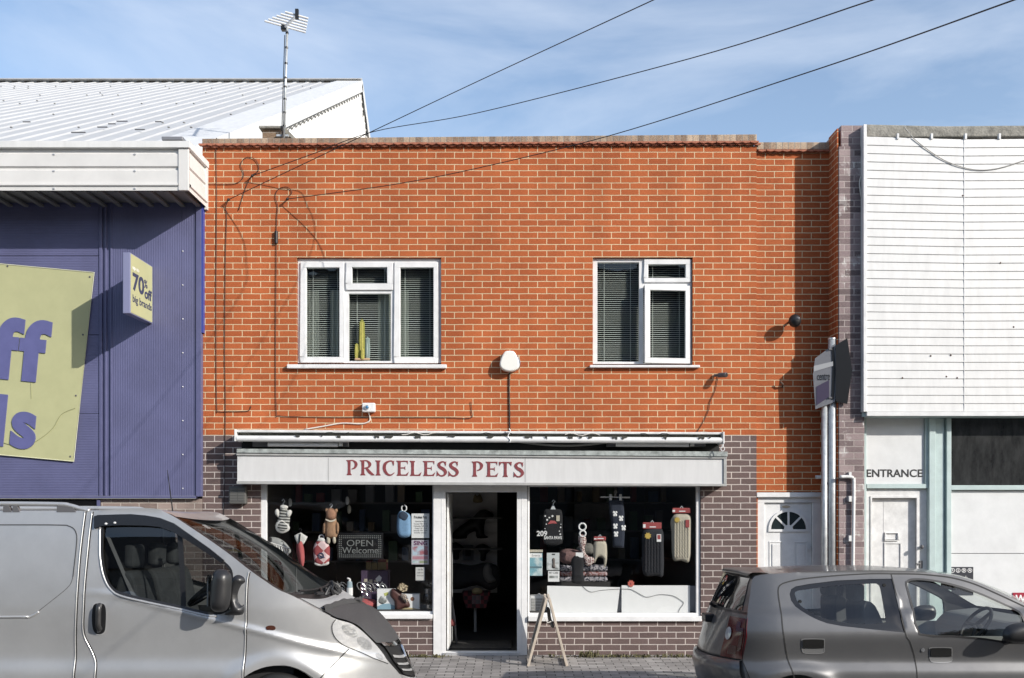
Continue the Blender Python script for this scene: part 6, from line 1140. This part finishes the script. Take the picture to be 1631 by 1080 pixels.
# mirror
for sd in (-1, 1):
    ym = YN-.17; pp = crc([(338, 912), (346, 908.5), (356, 909), (364, 915), (366.5, 925), (366, 938), (365, 955), (362, 968), (356, 975), (345, 977), (336, 974), (332, 965), (332.5, 945), (334, 925)], 3)
    pts = PX(pp, ym); m = pillow(pts, ym, .085, .02, .09); m2 = MB()
    for a, b, c_, r in ((376, 923, -4.26, .055), (373, 945, -4.30, .045)): pass
    arm = MB(); yq = YN-.06
    ap_ = [tuple(p) for p in crc([(366, 925), (372, 918), (379, 917), (386, 921), (388, 928), (382, 933), (378, 941), (376, 950), (378, 960), (383, 966), (386, 964), (387, 972), (384, 980), (370, 981.5), (355, 980), (364, 970), (362, 955), (363, 940)], 3)]; am = pillow(PX(ap_, yq), yq, .06, .02, .06)
    if sd > 0:
        for q in (m, am): q.v = [(x, -6.70-y_, z) for x, y_, z in q.v]
    mo = m.build('mirror', mat('mirror plastic', (.020, .020, .021), .38), van, smooth=True); am.build('mirror_arm', MATS['mirror plastic'], mo, smooth=True)
    MB().box(X_(336, -4.3), X_(338, -4.3), ym+.02 if sd < 0 else -6.7-ym-.10, ym+.10 if sd < 0 else -6.7-ym-.02, Z_(968, ym), Z_(918, ym)).build('mirror_glass', mat('mirror glass', (.7, .7, .7), .03, metal=1), mo)
# inside: bulkhead, seats, dash, wheel, floor, rear
MB().box(-3.42, -3.38, -4.14, -2.56, .2, 1.78).build('bulkhead', DRK, van); MB().box(-5.6, -1.2, -4.1, -2.6, .10, .16).build('floor', DRK, van); m = MB().box(-5.63, -5.60, -4.2, -2.5, .2, 1.82); m.build('rear_doors', SILV_P, van)
MB().box(-3.37, -1.75, -4.18, -4.12, .2, .93).build('door_card', TRIM, van); MB().box(-3.37, -1.75, -2.58, -2.52, .2, .95).build('door_card', TRIM, van)
for yc in (-3.88, -3.35, -2.88):
    sb = pillow([tuple(p) for p in crc([(-3.24, .55), (-2.80, .55), (-2.78, .72), (-2.92, .80), (-3.0, 1.0), (-3.10, 1.28), (-3.20, 1.30), (-3.24, 1.1)], 4)], yc-.16, .06, .04, .08); 
    sb = MB(); sb.prism([tuple(p) for p in crc([(-3.24, .55), (-2.80, .55), (-2.76, .70), (-2.92, .76), (-3.0, 1.0), (-3.08, 1.30), (-3.18, 1.32), (-3.24, 1.1)], 4)], yc-.22, yc+.22); se = sb.build('seat', SEAT, van, bevel=.04, seg=3); MB().box(-3.20, -3.10, yc-.13, yc+.13, 1.36, 1.56).build('headrest', SEAT, se, bevel=.04, seg=3)
m = MB().tube([Vector((-3.32, -4.06, 1.66)), Vector((-3.1, -4.10, 1.2)), Vector((-2.9, -4.08, .8))], .02, 4); m.build('seat_belt', GREYP, van)
m = MB().prism([(-2.32, .60), (-1.75, .60), (-1.70, 1.08), (-1.95, 1.10), (-2.20, 1.06), (-2.30, .95)], -4.10, -2.60); m.build('dashboard', mat('grey dash', (.06, .062, .06), .7), van, bevel=.03)
cs = Vector((-2.50, -3.90, 1.19)); ax = Vector((-.62, 0, .78)).normalized(); u_ = Vector((0, 1, 0)); v_ = ax.cross(u_); m = MB(); m.tube([cs+(u_*math.cos(a)+v_*math.sin(a))*.21 for a in np.linspace(0, 2*math.pi, 33)], .019, 8); m.tube([cs, cs+Vector((.18, 0, -.2))], .03, 8)
for a in (0, 2.2, 4.1): m.tube([cs, cs+(u_*math.cos(a)+v_*math.sin(a))*.2], .018, 6)
m.build('steering_wheel', BLK, van, smooth=True); MB().box(-2.46, -2.22, -4.02, -3.72, 1.02, 1.16).build('instrument_binnacle', BLK, van, bevel=.04)
MB().box(-2.1, -2.02, -3.7, -3.6, 1.095, 1.10).build('paper', PAPER, van); c = VB.pt(46, -.62)-Vector((0, 0, .012)); MB().quad(c, c+Vector((.0, .10, 0)), c+Vector((.05, .10, -.032)), c+Vector((.05, 0, -.032))).build('screen_sticker', PAPER, van)
for x in (-1.86, -4.95):
    wheel(van, x, .22, .32, YN+.03, YN+.24, 0); wheel(van, x, .22, .32, -2.43, -2.64, 0)
    m = MB(); n = 24; [m.quad((x+.41*math.cos(a), YN+.03, .2+.41*math.sin(a)), (x+.41*math.cos(b), YN+.03, .2+.41*math.sin(b)), (x+.41*math.cos(b), -2.45, .2+.41*math.sin(b)), (x+.41*math.cos(a), -2.45, .2+.41*math.sin(a))) for a, b in zip(np.linspace(-.3, math.pi+.3, n)[:-1], np.linspace(-.3, math.pi+.3, n)[1:])]; m.build('wheel_arch', RUB, van)
# ---------------- grey hatchback
YC = -4.12; CM = -3.32
car = thing('parked_car', 'dark grey hatchback parked at the right in front of the white clad shop', 'car', (3.4, YC, -.1)); car.rotation_euler.x = math.radians(-2.0)
def cz(pts, y=None): return onside(pts, car_y, YC+.08)
def car_y(x, z):
    x = np.asarray(x, float); z = np.asarray(z, float)
    d = .008+.080*np.clip((z-.79)/.24, 0, 1)**1.5+.135*np.clip((z-.98)/.33, 0, 1)**1.15
    d = d+.042*sstep(.84, .60, z)-.034*sstep(.62, .50, z)+.05*np.clip(.35-z, 0, 1)
    d = d+.75*np.clip(2.2-x, 0, 1)**2+.55*np.clip(x-4.35, 0, 2)**2
    for cx_ in (2.30, 4.66): ar = np.hypot(x-cx_, z-.18); d = d-.022*np.exp(-((ar-.36)/.07)**2)
    return YC+d
CE = [(1.93, .20), (1.915, .36)]+cz([(1184.5, 1052), (1188.5, 1018), (1191.5, 986), (1196, 951), (1200.5, 923), (1211, 915.5), (1243, 912.5), (1300, 909.5), (1388, 907.5), (1460, 909), (1518, 914.8), (1553, 924), (1588, 939), (1631, 960)])+[(4.50, .915), (4.90, .80), (5.10, .66), (5.16, .45), (5.14, .18)]
CC = [(1.74, .20), (1.67, .36), (1.665, .60), (1.73, .80), (1.785, .945), (1.87, 1.12), (1.965, 1.262), (2.03, 1.300), (2.22, 1.322), (2.514, 1.340), (2.97, 1.348), (3.40, 1.340), (3.80, 1.300), (4.06, 1.225), (4.28, 1.14), (4.52, 1.02), (4.75, .90), (5.08, .79), (5.28, .62), (5.34, .42), (5.30, .18)]
CB = Body(car, car_y, CM, CE, CC, 10); CB.mid = (3.4, .6)
GREYM = paint('dark grey metallic', (.125, .125, .127), .5, .33, .4, .09)
a1 = [(2.30+.325*math.cos(a), .18+.325*math.sin(a)) for a in np.linspace(math.pi+.2, -.2, 26)]; a2 = [(x+2.36, z) for x, z in a1]
bot = a2[::-1]+[(4.2, .06), (2.75, .06)]+a1[::-1]
cpoly = [tuple(p) for p in CB.E]+[(5.0, .12)]+a2[::-1]+[(4.2, .06), (2.75, .06)]+a1[::-1]
CW1 = cz([(1424, 921), (1388, 921.5), (1336, 924), (1292, 929.5), (1270, 933.5), (1262.5, 938), (1260, 946), (1262, 956), (1269, 966), (1279, 973.5), (1292, 981.5), (1305, 988), (1320, 993.5), (1344, 998), (1388, 1002.8), (1444, 1008.5), (1436, 975)], YC+.12)
CW2 = cz([(1447, 931), (1449, 925.5), (1454, 922.5), (1466, 921.7), (1482, 923), (1500, 926), (1518, 930), (1536, 935), (1553, 941), (1571, 948), (1606, 964), (1622, 972), (1632, 982), (1640, 1025), (1571, 1018.5), (1518, 1014), (1467, 1010.5), (1457, 970)], YC+.12)
CB.side(cpoly, [CW1, CW2], 'body', GREYM, step=.024, lip=.02)
CWI = cz([tuple(p) for p in crc([(1268.7, 945.5), (1272, 941.5), (1283, 939), (1336, 932.5), (1392, 929), (1401, 930.5), (1405, 936), (1409, 958), (1413, 986), (1410, 992.5), (1371, 994.5), (1340, 991), (1316, 985.5), (1296, 976.5), (1276, 962.5)], 3)], YC+.12)
CB.side(CW1, [CWI], 'window_border', mat('black ceramic border', (.010, .010, .011), .15, coat=.2), off=-.005, step=.04)
CB.side(CWI, [], 'rear_door_glass', CGL2, off=-.007, step=.06); CB.side(CW2, [], 'front_door_glass', CGL2, off=-.016, step=.06)
CB.line(CW2, .017, 'window_seal', BLK, off=.003, closed=True, n=2)
for a, b in ((1277, 958), (1416, 932.5)): c = P(a, b, YC+.12); y_ = float(car_y(c.x, c.z)); MB().tube([(c.x, y_+.02, c.z), (c.x, y_-.004, c.z)], .013, 12).build('window_hinge', BLK, car)
def cgap(pts, n=5, w=.0085): CB.line(cz(pts), w, 'door_gap', GAP, off=.0025, n=n)
cgap([(1423, 913), (1388, 913), (1336, 915.8), (1283, 921), (1256, 926.5), (1245, 931.5), (1241.7, 939), (1242.5, 952), (1245, 970), (1249.5, 1010), (1256.5, 1052), (1267, 1082), (1275, 1100)], w=.010); cgap([(1422.7, 913), (1432, 952), (1444.7, 1009.5), (1452, 1024), (1459, 1050), (1462.5, 1080), (1464, 1140)]); cgap([(1423, 913), (1460, 913.4), (1483, 914.8), (1518, 919), (1553, 928.5), (1588, 943.5), (1631, 963.8), (1660, 978)], w=.011)
CB.line(cz([(1184, 1053.5), (1189, 1066), (1195.5, 1082)]), .007, 'bumper_gap', GAP, off=.003)
def chandle(x0, x1, y0, y1):
    q = [tuple(p) for p in crc(cz([(x0, y0+3), (x0+3, y0), (x1-3, y0), (x1, y0+3), (x1, y1-6), (x1-4, y1), (x0+5, y1), (x0, y1-6)]), 3)]; h = CB.side(q, [], 'handle_recess', mat('handle cup', (.20, .20, .20), .4, metal=.4), off=.003, step=.02)[0]; CB.line(q[::2], .006, 'handle_rim', mat('grey rim', (.30, .30, .30), .3, metal=.5), off=.005, closed=True, n=2, sides=(-1,), par=h)
    f = [tuple(p) for p in crc(cz([(x0+1, y0+4), (x0+4, y0+1), (x1-4, y0+1), (x1-1, y0+4), (x1-1, y0+12), (x1-3, y0+14), (x0+3, y0+14), (x0+1, y0+12)]), 3)]; CB.side(f, [], 'handle', mat('matt handle black', (.008, .008, .008), .6, spec=.25), off=.012, step=.02, sides=(-1,), par=h, lip=.01)
chandle(1279, 1314.5, 1018.5, 1041); chandle(1483, 1518, 1032, 1055)
c = P(1475, 1036.8, YC); MB().tube([(c.x, YC+.03, c.z), (c.x, float(car_y(c.x, c.z))-.006, c.z)], .016, 14).build('door_lock', CHR, car)
# upper and rear surfaces
CB.patch(78, 116, -1, 1, 'roof', GREYM); CB.patch(116, 158, -.955, .955, 'windscreen', CGL2, off=-.003)
for v0, v1 in ((-1, -.95), (.95, 1)): CB.patch(116, 160, v0, v1, 'windscreen_pillar', GREYM, nv=4)
CB.patch(158, 180, -1, 1, 'bonnet', GREYM); CB.patch(180, 200, -1, 1, 'front_bumper', GREYM)
tg = CB.patch(42, 78, -1, 1, 'tailgate', GREYM); BG = mat('black rear glass', (.010, .010, .011), .03, coat=1)
CB.patch(43.5, 61.5, -.90, .90, 'rear_window', BG, off=.006, par=tg, ni=20); CB.patch(61, 78, -.94, .94, 'spoiler', GREYM, off=.012, par=tg, ni=14)
m = MB(); m.add([q for v in np.linspace(-.94, .94, 25) for q in (CB.pt(62, v)+Vector((-.015, 0, .012)), CB.pt(66, v)+Vector((-.05, 0, .006)), CB.pt(70, v)+Vector((-.045, 0, .02)), CB.pt(74, v)+Vector((0, 0, .014)))], [(a*4+k, a*4+k+1, a*4+k+5, a*4+k+4) for a in range(24) for k in range(3)]); m.build('spoiler_lip', GREYM, tg, smooth=True)
CB.patch(20, 43, -1, 1, 'tailgate_panel', GREYM); CB.patch(0, 21, -1, 1, 'rear_bumper', GREYM, off=.0)
m = MB(); m.add([q for v in np.linspace(-1, 1, 25) for q in (CB.pt(20, v)+Vector((.0, 0, .0)), CB.pt(20, v)+Vector((-.03, 0, -.005)), CB.pt(17, v)+Vector((-.04, 0, -.02)), CB.pt(8, v)+Vector((-.015, 0, 0)))], [(a*4+k, a*4+k+1, a*4+k+5, a*4+k+4) for a in range(24) for k in range(3)]); m.build('bumper_ledge', GREYM, car, smooth=True)
CB.patch(20, 20.6, -.97, .97, 'bumper_gap', GAP, off=.004, ni=2)
m = MB(); q = [CB.pt(44, .1-.1*k)+Vector((-.03, 0, .01)) for k in range(5)]; m.tube(q, .012, 6); m.tube([CB.pt(43, .0)+Vector((-.0, 0, 0)), CB.pt(43.5, .0)+Vector((-.05, 0, .02))], .02, 8); m.build('rear_wiper', BLK, tg)
m = MB(); m.box(1.70, 1.78, CM-.09, CM+.09, .86, .93); m.build('tailgate_handle', BLK, tg, bevel=.01)
TL = mat('red lamp lens', (.085, .006, .008), .16, coat=.25); TLD = mat('dark red lamp', (.05, .004, .005), .15, coat=.8)
for sd in (-1, 1):
    tl = CB.patch(20.5, 40, sd*1.0, sd*.68, 'tail_lamp', TL, off=.012, nv=10, ni=18)
    CB.patch(24, 35, sd*.98, sd*.93, 'lamp_cell', TLD, off=.017, nv=4, ni=8, par=tl); CB.patch(22, 26, sd*.92, sd*.80, 'lamp_cell', TLD, off=.017, nv=4, ni=4, par=tl); CB.patch(33, 38, sd*.93, sd*.86, 'lamp_cell', TLD, off=.017, nv=4, ni=4, par=tl)
    m = MB(); c = CB.pt(31, sd*.74); n_ = CB.nrm(31, sd*.74); t_ = (CB.pt(31.5, sd*.74)-CB.pt(30.5, sd*.74)).normalized(); u_ = n_.cross(t_); q = [c+n_*.02+t_*.055*math.cos(a)+u_*.042*math.sin(a) for a in np.linspace(0, 2*math.pi, 20)[:-1]]; m.add(q+[c+n_*.024], [(k, (k+1) % 19, 19) for k in range(19)]); m.build('reversing_lamp', mat('pale lamp', (.42, .42, .42), .12, coat=1), tl)
    ctip = CB.E[20:41]; pol = [tuple(p) for p in ctip]+[(1.955, .955), (1.945, .80), (1.925, .63)]
    CB.side([tuple(p) for p in ctip]+[(1.93, .955), (1.915, .80), (1.89, .625)], [], 'lamp_side', TL, off=.004, step=.02, sides=(sd,), par=tl)
m = MB(); m.tube([P(1604, 1022, -4.1), P(1612, 1020, -4.18)], .03, 8); mp_ = pillow(PX(crc([(1601, 1008), (1608, 999), (1625, 993.5), (1645, 995), (1652, 1006), (1648, 1020), (1630, 1025), (1606, 1023), (1600, 1016)], 3), -4.24), -4.24, .07, .02, .07)
mo = mp_.build('mirror', mat('mirror plastic', (.020, .020, .021), .38), car, smooth=True); m.build('mirror_arm', BLK, mo); mp2 = pillow(PX(crc([(1601, 1008), (1608, 999), (1625, 993.5), (1645, 995), (1652, 1006), (1648, 1020), (1630, 1025), (1606, 1023), (1600, 1016)], 3), -4.24), -4.24, .07, .02, .07); mp2.v = [(x, 2*CM-y_, z) for x, y_, z in mp2.v]; mp2.build('mirror', MATS['mirror plastic'], car, smooth=True)
# cabin
MB().box(2.0, 4.7, YC+.10, 2*CM-YC-.10, .10, .16).build('floor', DRK, car); GTR = mat('grey cabin trim', (.17, .175, .17), .8)
for sd in (-1, 1): 
    yv = YC+.10 if sd < 0 else 2*CM-YC-.13; MB().box(2.15, 4.4, yv, yv+.03, .15, .80).build('door_card', GTR, car)
MB().prism([tuple(p) for p in crc([(2.28, .30), (2.85, .30), (2.88, .52), (2.52, .56), (2.42, .72), (2.30, 1.0), (2.22, 1.0)], 4)], YC+.18, 2*CM-YC-.18).build('rear_seat', SEAT, car, bevel=.04)
for yc in (CM-.36, CM+.36):
    s1 = MB().prism([tuple(p) for p in crc([(3.02, .30), (3.55, .30), (3.60, .50), (3.24, .54), (3.14, .75), (3.02, 1.04), (2.92, 1.04), (2.94, .7)], 4)], yc-.22, yc+.22).build('front_seat', SEAT, car, bevel=.05, seg=3); MB().box(2.88, 2.97, yc-.13, yc+.13, 1.06, 1.22).build('headrest', SEAT, s1, bevel=.035, seg=3)
MB().prism([(4.02, .40), (4.65, .40), (4.68, .86), (4.4, .93), (4.12, .90), (4.02, .80)], YC+.14, 2*CM-YC-.14).build('dashboard', GTR, car, bevel=.04)
cs = Vector((3.95, CM-.36, .86)); ax = Vector((-.8, 0, .6)).normalized(); u_ = Vector((0, 1, 0)); v_ = ax.cross(u_); m = MB(); m.tube([cs+(u_*math.cos(a)+v_*math.sin(a))*.18 for a in np.linspace(0, 2*math.pi, 33)], .015, 8); m.tube([cs, cs+Vector((.2, 0, -.14))], .03, 8)
for a in (0, 2.2, 4.1): m.tube([cs, cs+(u_*math.cos(a)+v_*math.sin(a))*.18], .016, 6)
m.build('steering_wheel', TRIM, car, smooth=True); MB().box(3.86, 3.90, CM-.12, CM+.12, 1.14, 1.20).build('rear_view_mirror', BLK, car, bevel=.012); MB().box(3.66, 3.9, YC+.30, CM-.05, 1.225, 1.24).build('sun_visor', GTR, car)
for x in (2.30, 4.66):
    wheel(car, x, .18, .28, YC+.02, YC+.19, 0); wheel(car, x, .18, .28, 2*CM-YC-.02, 2*CM-YC-.19, 0)
    m = MB(); A_ = np.linspace(-.3, math.pi+.3, 24); [m.quad((x+.33*math.cos(a), YC+.03, .18+.33*math.sin(a)), (x+.33*math.cos(b), YC+.03, .18+.33*math.sin(b)), (x+.33*math.cos(b), 2*CM-YC-.03, .18+.33*math.sin(b)), (x+.33*math.cos(a), 2*CM-YC-.03, .18+.33*math.sin(a))) for a, b in zip(A_[:-1], A_[1:])]; m.build('wheel_arch', RUB, car)
# ------------------------------------------------------------------ across the street, behind the camera: what the glass and the paint reflect
te = thing('terrace', 'plain brick terrace across the street, seen only as reflections', 'building', (0, -27, 0))
hs = [(-26+6.5*i+2.2, -26+6.5*i+4.3, a, b) for i in range(9) for a, b in ((.9, 2.5), (3.6, 5.0), (6.1, 7.3))]
wall(MB(), -28, 34, -.13, 8.0, hs, -27.0, -.3).build('wall', mat('grey render', (.20, .20, .20), .9, var=.2, vscale=2), te); MB().prismx([(-26.7, 8.0), (-31, 11.8), (-35, 8.0)], -28.3, 34.3).build('roof', mat('slate', (.06, .06, .065), .7), te)
m = MB(); [m.box(a, b, -27.2, -27.15, c, d) for a, b, c, d in hs]; m.build('window', mat('dark street window', (.02, .022, .025), .08), te)
LEAF = mat('leaf', (.055, .068, .040), .7, var=.4, vscale=6); BARK = mat('bark', (.09, .07, .055), .9, bump=1)
for i, (x, yy, h) in enumerate(((-13, -21, 8.5), (-5.5, -22, 7.2), (3.5, -21.5, 8), (12, -22, 9), (21, -21, 7.6))):
    t = thing('street_tree', ('leafy tree across the street furthest left', 'leafy tree across the street second from left', 'leafy tree across the street in the middle', 'tallest leafy tree across the street', 'leafy tree across the street furthest right')[i], 'tree', (x, yy, -.13), 'trees across the street')
    m = MB().tube([(x, yy, -.13), (x+.1, yy, 1.5), (x, yy+.1, h*.5), (x+.2, yy, h*.8)], .20, 10, .06)
    for k in range(6): a = k*1.05; m.tube([(x, yy, h*(.32+.06*k)), (x+1.2*math.cos(a), yy+1.2*math.sin(a), h*(.5+.06*k))], .07, 6, .02)
    m.build('trunk', BARK, t); m = MB()
    for c in range(46):
        ph, th, r = random.uniform(0, 6.28), math.acos(random.uniform(-.8, 1)), random.uniform(.5, 1); cc = Vector((x+2.2*r*math.sin(th)*math.cos(ph), yy+2.2*r*math.sin(th)*math.sin(ph), h*.64+h*.34*r*math.cos(th)))
        for l in range(46):
            p = cc+Vector((random.gauss(0, .34), random.gauss(0, .34), random.gauss(0, .3))); u_ = Vector((random.gauss(0, 1), random.gauss(0, 1), random.gauss(0, 1))).normalized()*.11; v_ = u_.orthogonal().normalized()*.07; m.quad(p-u_, p+v_, p+u_, p-v_)
    m.build('crown', LEAF, t)
